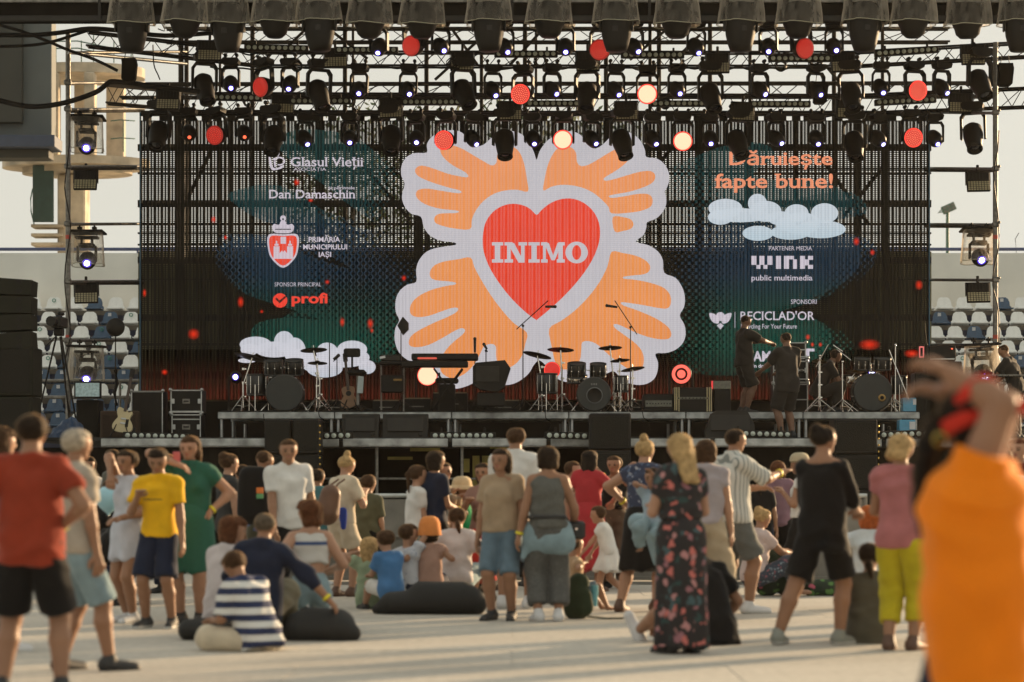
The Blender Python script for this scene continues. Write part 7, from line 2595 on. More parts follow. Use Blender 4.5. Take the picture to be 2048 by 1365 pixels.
 if top:
  m_, sleeve, hem, loose = top[:4]
  nk = top[4] if len(top) > 4 else .815
  grow = off + loose * .008
  pr = [(a, b, ra + grow, rb + grow, k, fy) for a, b, ra, rb, k, fy in torso]
  hemw = .026 + .008 * loose
  for s in (-1, 1):
   pr.append((T((s * hemw * bw, 0, .72)), T((s * (hemw + .006) * bw, 0, hem - .03)), (.060 + .004 * loose) * U * bw + off, (.066 + .008 * loose) * U * bw + off, .05, .95))
  nd = Td((0, 0, 1)) / U
  cuts = [(T((0, 0, hem)), -nd)]
  if sleeve == 0:
   cuts.append((T((0, 0, nk)), nd))
   pr2 = []
   for (a, b, ra, rb, k, fy) in pr:
    pr2.append((a, b, ra, rb, k, fy))
   pr = pr2
   for s in (-1, 1):
    cuts.append((T((s * shw * .92, 0, .8)), Td((s, 0, .55))))
  else:
   cuts.append((T((0, 0, nk + .03)), nd))
  if sleeve:
   pr.append((T((0, -.004, .80)), T((0, -.002, nk + .03)), .043 * U + off * .4, .037 * U + off * .4, .03, 1.0))
  extra = []
  if sleeve > 0:
   for k_, (sh, el, wr) in arms.items():
    if sleeve <= 1:
     c = sh + (el - sh) * sleeve
     extra.append((sh, el, ar * 1.22 * U + off + loose * .012, ar * U + off * 1.3 + loose * .02, .025, 1.0, ((c, el - sh),)))
    else:
     extra.append((sh, el, ar * 1.22 * U + off, ar * U + off, .025, 1.0, ()))
     c = el + (wr - el) * min(sleeve - 1, .98)
     extra.append((el, wr, ar * U + off, ar * .62 * U + off, .02, 1.0, ((c, wr - el),)))
  # extend the grid to reach the sleeves
  ghost = [(sh, el, .03, .03, 0, 0, 0) for (sh, el, wr) in arms.values()] + ([(el, wr, .03, .03, 0, 0, 0) for (sh, el, wr) in arms.values()] if sleeve > 1 else [])
  garment("top", pr + ghost, m_, cuts, extra, amp=.015, sd=1)
 if bottom:
  m_, tlen, loose = bottom[:3]
  nm = "trousers" if tlen > 1.4 else "shorts"
  g2 = off * .8
  pr = [(torso[0][0], torso[0][1], torso[0][2] + g2, torso[0][3] + g2, .03, .92)]
  for s in (-1, 1):
   pr.append((T((s * .020 * bw, 0, .565)), T((s * .020 * bw, 0, .60)), .058 * U * bw + g2, .054 * U * bw + g2, .03, .95))
  nd = Td((0, 0, 1)) / U
  cuts = [(T((0, 0, .605)), nd)]
  extra = []
  for k_, (hj, kn, an) in legs.items():
   r0, r1, r2 = .058 * U * lb + off, .042 * U * lb + off + loose * .022, .03 * U + off + loose * .03
   if tlen <= 1:
    c = hj + (kn - hj) * tlen
    extra.append((hj, kn, r0, r1 + .004, .02, 1.0, ((c, kn - hj),)))
   else:
    extra.append((hj, kn, r0, r1, .02, 1.0, ()))
    c = kn + (an - kn) * (tlen - 1)
    extra.append((kn, an, r1, r2, .02, 1.0, ((c, an - kn),)))
  ghost = [(hj, kn, .03, .03, 0, 0, 0) for (hj, kn, an) in legs.values()] + ([(kn, an, .04, .04, 0, 0, 0) for (hj, kn, an) in legs.values()] if tlen > 1 else [])
  garment(nm, pr + ghost, m_, cuts, extra, amp=.013, sd=2)
 if skirt:
  m_, z0, z1, r0, r1, nf = skirt
  a, b = T((0, 0, z0)), A3(T((0, 0, z0))[0], T((0, 0, z0))[1] * .3, 0) + A3(0, 0, z1 * U)
  rm = .122 * U * bw
  pr = [(a, A3(0, 0, .50 * U), r0 * U, rm, .02, .9), (A3(0, 0, .52 * U), b - A3(0, 0, .04), rm, max(r1, .114) * U, .02, .92)]
  nd = A3(0, 0, 1)
  garment("skirt", pr, m_, [(a, nd), (b, -nd)], amp=.003, fold=dict(zfold=.016 if nf > 3 else .004, nfold=nf, ztop=.5 * U, zbot=z1 * U), sd=3)
 if shoes:
  for k_, (hj, kn, an) in legs.items():
   fd = footdir[k_]
   G = Field(an - .17, an + .17 + fd * .05, hv * 1.3)
   s0, s1 = an + A3(0, 0, -.020 * U) - fd * .018 * U, an + fd * .105 * U + A3(0, 0, -.024 * U)
   G.cone(s0, s1, .030 * U, .026 * U, .02)
   G.cone(an + A3(0, 0, .01 * U), s0, .028 * U, .030 * U, .02)
   if fd[2] > -.5 and sit is None or (sit or 0) > .3:
    G.cut((0, 0, an[2] - .0445 * U), (0, 0, -1))
   gv, gq = G.mesh()
   up = np.array([1 if (gv[x].mean(0)[2] < an[2] - .030 * U) else 0 for x in gq])
   link("shoe", np_mesh("shoe", [(gv, gq, up)], [shoes[0], shoes[1] if len(shoes) > 1 else shoes[0]]), o)
 if band:
  for k_ in band:
   sh, el, wr = arms[k_]
   d = wr - el
   d /= np.linalg.norm(d)
   MB().lathe([(.0205 * U, -.012), (.0225 * U, -.012), (.0225 * U, .012), (.0205 * U, .012)], c=tuple(wr - d * .02), axis=tuple(d), n=14).build("wristband", M_band, o)
 o_info[o.name] = dict(T=T, arms=arms, legs=legs, Hh=Hh, U=U, hs=hs, hc=hc, RH=RH)
 return o
o_info = {}
# ------------------------------------------------------------------ the audience
import time as _t
_t0 = _t.time()
white = cloth("white", (0.62, 0.61, 0.58)); offw = cloth("cream", (0.55, 0.47, 0.35)); blackc = cloth("black", (0.009, 0.008, 0.0075)); navy = cloth("navy", (0.013, 0.018, 0.037))
denim = cloth("denim", (0.10, 0.15, 0.19), noise=.2); ldenim = cloth("light_denim", (0.20, 0.28, 0.31), noise=.2); greyt = cloth("grey", (0.10, 0.10, 0.085)); beige = cloth("beige", (0.33, 0.245, 0.16))
grn = spots("green_dress", (0.012, 0.095, 0.06), [(0.008, 0.045, 0.032)], 40, .22)
wsh, bsh, gsh, rsh = mat("white_shoe", (0.58, 0.58, 0.58), .6), mat("black_shoe", (0.02, 0.02, 0.02), .6), mat("grey_shoe", (0.22, 0.23, 0.20), .7), mat("brown_sandal", (0.10, 0.05, 0.03), .6)
sole = mat("white_sole", (0.5, 0.5, 0.48), .7)
D = "people standing in the audience"
HIPS = {'L': (-.095, .03, .585), 'R': (.095, .03, .585)}
HP = {'L': (-1, -.7, .1), 'R': (1, -.7, .1)}

person("man in a rust-red T-shirt and black shorts, back turned, hands on hips", 62, 334, 1.70, 2, D, sex='M', skin="tan", hair=("short", "dark"), bw=1.10,
       top=(cloth("rust", (0.25, 0.035, 0.015)), .62, .455, 1.0), bottom=(blackc, .86, 1.2), hands=HIPS, poles=HP, feet={'L': (-.10, 0, .045), 'R': (.10, .02, .045)}, band='R', shoes=(bsh,))
person("grey-haired man in a pale T-shirt and light denim shorts, behind the man in rust red", 128, 300, 1.655, 50, D, sex='M', skin="tan", hair=("short", "grey"), bw=1.05, dy=.35,
       top=(cloth("putty", (0.36, 0.31, 0.25)), .62, .48, .8), bottom=(ldenim, .98, .9), shoes=(bsh,), feet={'L': (-.06, -.02, .045), 'R': (.08, .12, .045)})
person("brown-haired person cut off by the picture's left edge, behind the man in rust red", -2, 262, 1.70, 60, D, hair=("curly", "brown"), top=(cloth("mauve", (0.25, 0.10, 0.11)), .6, .46, .5), bottom=(greyt, 1.95, .5), shoes=(wsh,))
person("woman with dark hair and sunglasses in white, far back at the left", 176, 166, 1.60, 170, D, hair=("bob", "dark"), skin="tan", top=(white, .6, .5, .5), bottom=(navy, 1.9, .5), shoes=(wsh,))
person("man with glasses and dark hair in a grey shirt, far back at the left", 228, 168, 1.68, -70, D, sex='M', hair=("short", "dark"), skin="tan", top=(greyt, .6, .48, .5), bottom=(navy, 1.9, .5), shoes=(wsh,))
person("dark-haired person seen from behind between the sunglasses woman and the girl in white", 222, 178, 1.33, 20, D, hair=("bob", "dark"), top=(white, .6, .5, .5), bottom=(navy, 1.9, .5), shoes=(wsh,))
person("girl in a white dress holding a hand to her mouth, left of the yellow T-shirt", 258, 218, 1.585, 215, D, hair=("bun", "dark"), skin="tan", top=(cloth("pale_blue_white", (0.48, 0.50, 0.56)), .35, .46, .6), skirt=(cloth("pale_blue_white", (0.48, 0.50, 0.56)), .60, .36, .085, .115, 5),
       hands={'R': (.03, .12, .84), 'L': (-.08, .15, .60)}, feet={'L': (-.03, .0, .045), 'R': (.05, -.04, .045)}, shoes=(wsh, sole))
person("boy in a plain yellow T-shirt with scribbled print and navy shorts, looking down", 318, 226, 1.59, 192, D, sex='M', hair=("short", "dark"), skin="tan", bw=.95, head=(22, -10), top=(cloth("yellow", (0.72, 0.40, 0.01)), .68, .50, .4), bottom=(navy, .93, 1.1),
       hands={'R': (.07, .14, .72), 'L': (-.155, .05, .45)}, feet={'L': (-.075, 0, .045), 'R': (.075, 0, .045)}, shoes=(bsh, sole))
person("woman in a knee-length green dress with one hand on her hip, phone at her face", 381, 219, 1.715, 184, D, hair=("long", "brown"), bw=1.10, top=(grn, .45, .50, .4), skirt=(grn, .62, .265, .085, .15, 7), head=(6, 10),
       hands={'R': (.055, .11, .83), 'L': (-.11, .02, .585)}, poles={'L': (-1, -.6, .1)}, band='L', feet={'L': (-.05, 0, .045), 'R': (.05, 0, .045)}, shoes=(bsh,))
person("woman with curly light-brown updo in black, profile, behind the green dress", 455, 184, 1.60, 60, D, hair=("updo", "brown"), top=(spots("dark_dots", (0.02, 0.02, 0.02), [(0.1, .1, .08)], 40, .15), .4, .46, .4), bottom=(blackc, 1.9, .4), shoes=(bsh,), band='R')
person("balding man in a blue shirt with a black backpack, back turned", 526, 190, 1.62, 25, D, sex='M', hair=("buzz", "brown"), skin="tan", head=(25, 30), top=(cloth("mid_blue", (0.08, 0.12, 0.24)), .7, .47, .6), bottom=(cloth("khaki_dark", (0.08, 0.075, 0.05)), 1.9, .8), shoes=(bsh,))
person("man in a white polo shirt and black trousers looking towards the camera", 580, 203, 1.71, 160, D, sex='M', hair=("short", "brown"), skin="tan", bw=1.05, head=(0, 12), top=(white, .7, .475, .6, .825), bottom=(blackc, 1.9, .5), hands={'R': (.12, .12, .47), 'L': (-.16, 0, .46)}, shoes=(bsh,), side=2)
person("blonde woman with a hair knot in cream top and shorts carrying a brown backpack", 683, 178, 1.59, 40, D, hair=("topbun", "blond"), head=(18, 10), lean=5, top=(offw, .7, .50, .8), bottom=(offw, .62, 1.6), hands={'L': (-.05, .16, .72), 'R': (.07, .16, .72)}, feet={'L': (-.05, 0, .045), 'R': (.05, .05, .045)}, shoes=(rsh,))
person("person in a dark khaki tunic facing away beside the blonde with the brown backpack", 736, 172, 1.38, 20, D, hair=("short", "brown"), top=(cloth("khaki_tunic", (0.085, 0.085, 0.05)), .9, .40, .6), bottom=(blackc, 1.9, .6), shoes=(bsh,))
person("slim ponytailed woman in a white T-shirt and striped grey-green trousers, profile", 832, 186, 1.475, 70, D, hair=("pony", "brown"), top=(white, .6, .54, .5), bottom=(stripes("greygreen", [(0.16, 0.18, 0.15), (0.25, 0.27, 0.23)], .03, 0), 1.95, .8), hands={'R': (.03, .16, .58), 'L': (-.03, .18, .60)}, shoes=(wsh,))
person("dark-haired person in a navy T-shirt holding a small child, profile", 868, 186, 1.63, 55, D, hair=("bob", "dark"), skin="tan", top=(navy, .6, .46, .4), bottom=(blackc, 1.9, .5), hands={'R': (.02, .18, .60), 'L': (-.04, .2, .68)}, band='R', shoes=(bsh,))
person("small child in a mottled beige outfit carried in the arms of the person in navy", 886, 184, .80, 120, None, base=.86, sit=.30, hair=("short", "dark"), top=(spots("beige_mottle", (0.30, 0.25, 0.18), [(0.15, .12, .08)], 30, .25), .9, .40, .3), bottom=(beige, 1.5, .3), feet={'L': (-.08, .2, .12), 'R': (.08, .2, .12)}, hands={'L': (-.1, .2, .5), 'R': (.1, .2, .5)})
person("girl in a straw sun hat and bright green dress, face turned right", 922, 180, 1.32, 140, D, hair=("long", "brown"), skin="tan", top=(cloth("bright_green", (0.01, 0.22, 0.07)), 0, .48, .4), skirt=(cloth("bright_green", (0.01, 0.22, 0.07)), .6, .25, .085, .16, 6), hands={'L': (-.04, .16, .58), 'R': (.08, .12, .55)}, shoes=(wsh,))
person("dark-haired girl half hidden behind the woman in the beige T-shirt", 968, 186, 1.50, 200, D, hair=("long", "dark"), skin="tan", top=(cloth("dusty_pink", (0.25, 0.14, 0.11)), .5, .46, .4), bottom=(blackc, 1.8, .4), shoes=(bsh,), hands={'R': (.05, .2, .72)})
person("woman in a beige T-shirt and denim bermudas looking back, holding hands", 1003, 214, 1.605, 195, D, hair=("long", "dark"), skin="tan", bw=1.08, head=(0, 12), top=(beige, .68, .50, .5), bottom=(denim, 1.0, .5), hands={'L': (-.19, .05, .40), 'R': (.14, .02, .45)}, band='L', feet={'L': (-.06, 0, .045), 'R': (.05, .03, .045)}, shoes=(bsh,))
person("woman in a grey sleeveless top and patterned grey trousers, denim jacket round her waist", 1096, 216, 1.625, 355, D, hair=("bob", "dark"), skin="tan", bw=1.06, top=(spots("grey_tweed", (0.085, 0.085, 0.075), [(0.17, .17, .15)], 60, .3), 0, .52, .2), bottom=(spots("grey_tweed2", (0.075, 0.075, 0.07), [(0.16, .16, .15)], 50, .3), 1.78, 1.1), hands={'L': (-.18, .0, .42), 'R': (.16, .1, .52)}, band='L', feet={'L': (-.055, 0, .045), 'R': (.06, 0, .045)}, shoes=(wsh,))
person("tall man in a white shirt, back turned, behind the woman in beige", 1030, 197, 1.845, 15, D, sex='M', hair=("short", "brown"), skin="tan", head=(5, -30), top=(white, 1.0, .47, .6, .825), bottom=(denim, 1.0, 1.0), feet={'L': (-.07, 0, .045), 'R': (.07, .02, .045)}, shoes=(wsh,))
person("dark long-haired woman in a long red dress, back turned, beyond the grey top", 1178, 170, 1.67, 25, D, hair=("long", "black"), skin="light", top=(cloth("crimson", (0.36, 0.03, 0.035)), .4, .50, .3), skirt=(cloth("crimson", (0.36, 0.03, 0.035)), .62, .15, .085, .15, 7), shoes=(rsh,), hands={'L': (-.12, .12, .58), 'R': (.12, .14, .62)}, poles={'R': (1, -.6, 0)})
person("short-haired woman with a bright face beside the woman in the long red dress", 1142, 167, 1.54, 110, D, hair=("short", "brown"), top=(greyt, .6, .46, .5), bottom=(blackc, 1.9, .5), shoes=(bsh,))
person("toddler in a loose white dress running to the left", 1218, 186, 1.05, 285, D, hair=("short", "brown"), hs=.19, lean=14, top=(white, .45, .50, .8), skirt=(white, .66, .33, .08, .19, 6), hands={'L': (-.06, .28, .52), 'R': (.06, .22, .50)}, feet={'L': (-.04, .14, .045), 'R': (.05, -.16, .10), 'Rd': (0, .6, -.8)}, shoes=(wsh,))
person("woman in a black crop top, both hands at her face, beside the red dress", 1230, 165, 1.61, 200, D, hair=("short", "brown"), skin="tan", top=(blackc, 0, .60, .2), bottom=(cloth("brown_skirt", (0.10, 0.07, 0.045)), 1.9, .6), hands={'L': (-.05, .10, .83), 'R': (.05, .10, .83)}, band='R', shoes=(bsh,))
person("woman with a high blond bun in navy flowers and a black skirt, carrying a child", 1288, 201, 1.71, 30, D, hair=("topbun", "blond"), bw=1.05, top=(spots("navy_flowers", (0.03, 0.04, 0.08), [(0.4, .42, .48), (.12, .18, .3)], 22, .3), .3, .54, .4), skirt=(blackc, .60, .24, .085, .15, 6), hands={'L': (-.18, .10, .62), 'R': (.02, .2, .66)}, poles={'L': (-1, -.4, 0)}, band='L', feet={'L': (-.09, -.12, .045), 'R': (.05, .05, .045)}, shoes=(rsh,))
person("little girl in pale blue carried by the woman with the high blond bun", 1304, 207, .98, 200, None, base=.62, dy=-.25, sit=.33, hair=("lowpony", "dark"), skin="tan", top=(cloth("pale_blue", (0.30, 0.40, 0.48)), .7, .42, .6), bottom=(ldenim, 1.9, .6), feet={'L': (-.10, .05, .02), 'R': (.10, .12, .05)}, hands={'L': (-.02, .16, .84), 'R': (.08, .16, .7)})
person("long-haired blonde in a floor-length black dress with pink flowers, back turned", 1362, 266, 1.655, 340, D, hair=("long", "blond"), bw=1.04, head=(20, -10), dy=-.0, top=(spots("black_floral", (0.018, 0.015, 0.015), [(0.50, .14, .12), (0.42, .20, .20), (.02, .05, .05), (.28, .12, .14), (.05, .09, .10)], 15, .42), .55, .60, .3),
       skirt=(spots("black_floral", (0.018, 0.015, 0.015), [(0.50, .14, .12)], 15, .42), .615, .03, .075, .125, 6), hands={'L': (-.06, .16, .66), 'R': (.08, .18, .62)}, shoes=(bsh,))
person("brown-haired woman in wide beige trousers between the floral dress and the striped shirt", 1412, 214, 1.69, 5, D, hair=("bob", "brown"), top=(cloth("lilac_grey", (0.34, 0.30, 0.31)), .4, .52, .4), bottom=(cloth("sand", (0.36, 0.29, 0.20)), 1.85, 2.4), shoes=(rsh,), feet={'L': (-.06, .02, .045), 'R': (.10, .0, .045)})
person("man in a finely striped white shirt and grey shorts holding one hand out", 1466, 204, 1.81, 62, D, sex='M', hair=("short", "dark"), skin="tan", bw=1.10, head=(4, 15), top=(stripes("pinstripe", [(0.52, 0.52, 0.48), (0.20, 0.22, 0.21)], .04, 1, .72), .95, .475, 1.0, .825), bottom=(cloth("slate", (0.11, 0.115, 0.11)), .88, 1.3),
       hands={'R': (.04, .27, .74, "open"), 'L': (-.10, .22, .66)}, band='R', feet={'L': (-.08, -.05, .045), 'R': (.06, .06, .045)}, shoes=(wsh, sole))
person("woman all in black with piled-up dark hair, legs apart, back turned", 1645, 253, 1.735, 30, D, hair=("updo", "black"), skin="tan", bw=1.04, head=(0, 30), top=(blackc, 1.3, .42, .9, .775), bottom=(blackc, .85, 1.2), hands={'L': (-.06, .20, .62), 'R': (.08, .20, .60)}, feet={'L': (-.17, -.10, .045), 'R': (.06, .05, .045)}, shoes=(gsh, sole))
person("person in a pale cap, white vest and black shorts behind the woman in black", 1603, 172, 1.60, 290, D, hair=("short", "blond"), skin="tan", top=(white, .3, .54, .4), bottom=(blackc, .9, .8), hands={'L': (-.06, .12, .72)}, shoes=(bsh,))
person("blonde in a dusty pink top and yellow-green cropped trousers beside the orange shirt", 1800, 262, 1.655, 25, D, hair=("bob", "blond"), skin="tan", bw=.98, head=(25, 25), top=(cloth("dusty_rose", (0.36, 0.13, 0.13)), .45, .47, .8), bottom=(cloth("mustard_green", (0.42, 0.34, 0.015)), 1.62, .45), hands={'R': (.10, .16, .66), 'L': (-.08, .18, .62)}, feet={'L': (-.05, .0, .045), 'R': (.05, .04, .045)}, shoes=(rsh,))
person("person with reddish hair in a brown T-shirt at the right edge", 2040, 205, 1.72, 215, D, hair=("short", "redbrown"), top=(cloth("maroon", (0.19, 0.045, 0.03)), .6, .46, .6), bottom=(greyt, 1.9, .6), shoes=(bsh,), hands={'R': (.06, .14, .80)}, band='L')
person("person in a pale blue-grey shirt almost hidden behind the orange shirt", 2004, 222, 1.60, 10, D, hair=("short", "dark"), top=(cloth("bluegrey", (0.28, 0.33, 0.33)), .6, .46, .6), bottom=(greyt, 1.9, .6), shoes=(bsh,))
# near person, strongly out of focus
nr = person("person in a bright orange T-shirt tying a red headscarf with raised arms, nearest of all", 1964, 560, 1.62, 286, D, hair=("front", "black"), skin="tan", bw=1.85, lean=3, head=(20, -4), top=(cloth("orange", (0.80, 0.20, 0.005), noise=.05), .34, .10, 1.4, .83), bottom=(navy, 1.9, 1.0),
   hands={'L': (-.03, .07, 1.02, "grip"), 'R': (.04, .09, .98, "grip")}, poles={'L': (-.25, -1, .35), 'R': (.3, -1, .4)})
person("person dimly seen in black behind the girl with a hand at her mouth", 338, 172, 1.62, 200, D, hair=("short", "redbrown"), skin="tan", top=(blackc, .6, .46, .5), bottom=(navy, 1.9, .5), shoes=(bsh,))
person("second ponytailed onlooker in dark clothes against the barrier behind the striped shirt", 1522, 160, 1.42, 10, D, hair=("pony", "dark"), skin="tan", top=(blackc, .6, .46, .5), bottom=(navy, 1.9, .5), shoes=(bsh,))

person("woman in a rose blouse glimpsed between the green dress and the black backpack", 486, 166, 1.50, 330, D, hair=("pony", "dark"), skin="tan", top=(cloth("rose", (0.30, 0.12, 0.12)), .6, .46, .5), bottom=(navy, 1.9, .5), shoes=(bsh,))
person("man in a dark cap of hair and olive shirt behind the tall white-shirted man", 1066, 162, 1.62, 350, D, sex='M', hair=("short", "black"), skin="tan", top=(cloth("olive", (0.09, 0.09, 0.045)), .7, .46, .5), bottom=(blackc, 1.9, .5), shoes=(bsh,))
person("woman in mauve beyond the striped white shirt, facing the stage", 1556, 158, 1.56, 10, D, hair=("bob", "auburn"), skin="tan", top=(cloth("mauve2", (0.22, 0.13, 0.16)), .6, .46, .5), bottom=(blackc, 1.9, .5), shoes=(bsh,))
person("teenager in a teal T-shirt at the barrier left of the blonde with the hair knot", 634, 160, 1.46, 25, D, sex='M', hair=("short", "dark"), skin="tan", top=(cloth("teal", (0.05, 0.14, 0.15)), .7, .46, .6), bottom=(greyt, .9, .8), shoes=(wsh,))
# ---- sitting people
E = "people sitting on the ground"
KU = dict(feet={'L': (-.07, .36, .04), 'R': (.07, .34, .04)}, kneepole={'L': (-.3, .2, 1), 'R': (.3, .2, 1)})
CL = dict(feet={'L': (.04, .24, .045), 'R': (-.04, .20, .045)}, kneepole={'L': (-1, .35, .12), 'R': (1, .35, .12)})
person("boy in a blue-and-white striped T-shirt and cream trousers sitting cross-legged", 518, 262, 1.45, 315, E, sex='M', sit=.085, hair=("short", "brown"), skin="tan", bw=1.10, lean=24, head=(30, 0), side=-3, top=(stripes("sailor", [(0.60, 0.60, 0.57), (0.015, 0.025, 0.075)], .10, 2, .5, .15), .95, .44, 1.0), bottom=(cloth("cream_trousers", (0.55, 0.48, 0.36)), 1.9, .9), shoes=(rsh,), hands={'L': (-.12, .24, .16), 'R': (.08, .26, .18)}, **CL)
person("curly auburn-haired woman in a white T-shirt sitting, profile to the right", 446, 242, 1.62, 40, E, sit=.15, hair=("curly", "auburn"), skin="light", lean=8, head=(0, 35), top=(cloth("lilac_white", (0.48, 0.44, 0.44)), .8, .44, 1.2), bottom=(cloth("khaki", (0.17, 0.15, 0.10)), 1.9, 1.0), shoes=(bsh,), hands={'L': (-.1, .22, .22), 'R': (.12, .24, .28)}, **KU)
person("grey-haired man in a navy long-sleeved shirt sitting, back turned, leaning on one arm", 515, 246, 1.66, 5, E, sex='M', sit=.16, hair=("buzz", "steel"), skin="tan", bw=1.08, lean=6, side=4, top=(navy, 1.45, .44, 1.0, .825), bottom=(cloth("khaki", (0.17, 0.15, 0.10)), 1.9, 1.0), shoes=(bsh,), hands={'L': (-.14, .22, .26), 'R': (.34, .02, .20)}, poles={'R': (1, -.6, .3)}, band='R', **KU)
person("curly auburn-haired woman in a striped white crop top sitting on a bean bag", 620, 236, 1.60, 350, E, sit=.235, hair=("curly", "auburn"), lean=4, head=(6, -45), bw=1.05, top=(bands("rainbow", (0.50, 0.49, 0.46), [(.752, .785, (.03, .06, .16)), (.738, .747, (.5, .36, .08)), (.724, .734, (.45, .16, .12))]), 0, .65, .2, .81), bottom=(ldenim, 1.9, .8), hands={'L': (-.16, .05, .34), 'R': (.14, .14, .34)}, feet={'L': (-.07, .42, .05), 'R': (.07, .42, .05)}, kneepole={'L': (-.2, .2, 1), 'R': (.2, .2, 1)})
person("blond child in pale green sitting, back turned, leftmost of the children's row", 738, 196, 1.25, 10, E, sit=.10, hair=("long", "blond"), top=(cloth("mint", (0.26, 0.33, 0.22)), .5, .42, .8), bottom=(greyt, .9, .6), hs=.21, **KU)
person("boy in a blue T-shirt and white shorts sitting at the bean bag's end", 783, 200, 1.22, 330, E, sex='M', sit=.19, hair=("short", "brown"), lean=14, top=(cloth("azure", (0.06, 0.16, 0.33)), .7, .44, .8), bottom=(white, .9, .9), hs=.215, hands={'L': (-.06, .28, .3), 'R': (.05, .3, .32)}, shoes=(bsh,), **KU)
person("brown-haired boy in white with blue print sitting behind the boy in blue", 815, 196, 1.22, 40, E, sex='M', sit=.22, hair=("short", "brown"), head=(0, 25), top=(spots("blue_print", (0.48, 0.50, 0.54), [(.06, .10, .25)], 26, .22), .6, .44, .6), bottom=(navy, .9, .6), hs=.225, hands={'R': (.06, .16, .6)}, **KU)
hatk = person("child in an orange bucket hat sitting, back turned, behind the long bean bag", 859, 196, 1.22, 0, E, sit=.24, hair=("bob", "dark"), skin="tan", hs=.215, top=(cloth("pinkish", (0.36, 0.22, 0.17)), .4, .44, .4), bottom=(navy, .9, .6), **KU)
person("sitting woman with a ponytail in a white T-shirt and light denim bottoms", 914, 192, 1.55, 5, E, sit=.19, hair=("lowpony", "brown"), lean=4, top=(cloth("soft_white", (0.52, 0.48, 0.47)), .65, .48, .7), bottom=(ldenim, 1.0, 1.0), hands={'R': (.18, .10, .26), 'L': (-.12, .18, .3)}, **KU)
person("person in a red top sitting right of the ponytailed woman", 962, 188, 1.50, 20, E, sit=.20, hair=("short", "brown"), skin="tan", top=(cloth("scarlet", (0.42, 0.035, 0.025)), .6, .46, .5), bottom=(blackc, 1.9, .6), hands={'R': (.12, .2, .3)}, **KU)
person("small child with brown hair sitting behind the dark green backpack", 1146, 200, 1.10, 60, E, sit=.20, hair=("short", "brown"), top=(cloth("apricot", (0.42, 0.28, 0.17)), .7, .46, .5), bottom=(denim, .9, .6), hs=.21, **KU)
person("person in black sitting half behind the floral dress, one leg stretched out", 1436, 257, 1.68, 330, E, sit=.085, dy=.35, hair=("short", "brown"), skin="tan", bw=1.0, lean=22, head=(60, -20), top=(blackc, .75, .42, 1.0), bottom=(blackc, .9, .9), hands={'R': (.17, .16, .10), 'L': (-.1, .3, .1)}, feet={'L': (-.17, .38, .05), 'R': (.05, .34, .04), 'Ld': (-.3, .4, 1)}, kneepole={'L': (-.4, .2, .5), 'R': (.3, .2, 1)}, shoes=(wsh,))
person("fair-haired woman in a pink-white T-shirt and flowery trousers sitting before the barrier", 1508, 178, 1.58, 60, E, sit=.16, hair=("updo", "blond"), skin="tan", lean=8, head=(10, 0), top=(cloth("blush", (0.48, 0.38, 0.36)), .6, .46, .5), bottom=(spots("flowery", (0.03, 0.04, 0.06), [(.25, .33, .38), (.3, .1, .12)], 26, .3), 1.9, .8), hands={'R': (.06, .30, .30), 'L': (-.06, .28, .32)}, feet={'L': (-.12, .34, .05), 'R': (.12, .30, .05)}, kneepole={'L': (-.6, .2, 1), 'R': (.6, .2, 1)})
person("ginger-haired person in a white T-shirt sitting beyond the woman in grey", 1738, 200, 1.58, 10, E, sit=.19, hair=("curly", "orange"), top=(cloth("ice_white", (0.50, 0.54, 0.56)), .7, .46, .8), bottom=(ldenim, 1.9, .8), lean=6, **KU)
person("woman in a dark grey T-shirt with a low ponytail sitting, back turned", 1740, 250, 1.42, 5, E, sit=.085, hair=("lowpony", "dark"), skin="tan", bw=1.22, hs=.225, lean=1, head=(2, 12), top=(cloth("charcoal", (0.085, 0.08, 0.06)), .75, .42, 1.0), bottom=(blackc, 1.9, .9), hands={'L': (-.12, .26, .18), 'R': (.14, .24, .16)}, **KU)
person("woman bent over a pushchair at the left, in black", 186, 192, 1.50, 60, E, sit=.25, hair=("short", "dark"), skin="tan", lean=30, head=(25, 0), top=(blackc, .7, .46, .5), bottom=(navy, 1.9, .5), hands={'R': (.1, .30, .42), 'L': (-.06, .3, .44)}, feet={'L': (-.07, .2, .045), 'R': (.07, .1, .045)}, kneepole={'L': (-.2, 1, .4), 'R': (.2, 1, .4)}, shoes=(bsh,))
# ---- on the stage
Gs = "men on the stage"
tee = cloth("stage_black", (0.028, 0.024, 0.02))
person("tall man in black T-shirt and shorts standing on the riser, hands joined before his chest", 1488, 108, 1.83, 70, Gs, base=RZ, sex='M', hair=("buzz", "dark"), skin="dark", bw=1.12, head=(25, 10), top=(tee, .8, .46, 1.0), bottom=(tee, .95, 1.2), hands={'L': (-.05, .26, .72), 'R': (.05, .26, .70)}, poles={'L': (-1, -.5, -.2), 'R': (1, -.5, -.2)}, shoes=(bsh, wsh))
person("man in black on the lower deck, back half turned, handling something before him", 1574, 115, 1.84, 330, Gs, base=SZ, sex='M', hair=("buzz", "dark"), skin="dark", bw=1.08, head=(20, -10), top=(tee, .8, .42, 1.0), bottom=(tee, .98, 1.2), hands={'L': (-.10, .26, .63), 'R': (.08, .2, .62)}, shoes=(bsh,))
person("man crouching in dark clothes by the right drum kit", 1636, 110, 1.78, 90, Gs, base=RZ, sex='M', sit=.22, hair=("short", "dark"), skin="dark", lean=25, top=(tee, .8, .46, .6), bottom=(tee, 1.9, .6), hands={'L': (-.02, .3, .3), 'R': (.06, .32, .26)}, feet={'L': (-.06, .1, .045), 'R': (.08, .16, .045)}, kneepole={'L': (-.2, 1, .5), 'R': (.2, 1, .5)}, shoes=(bsh,))
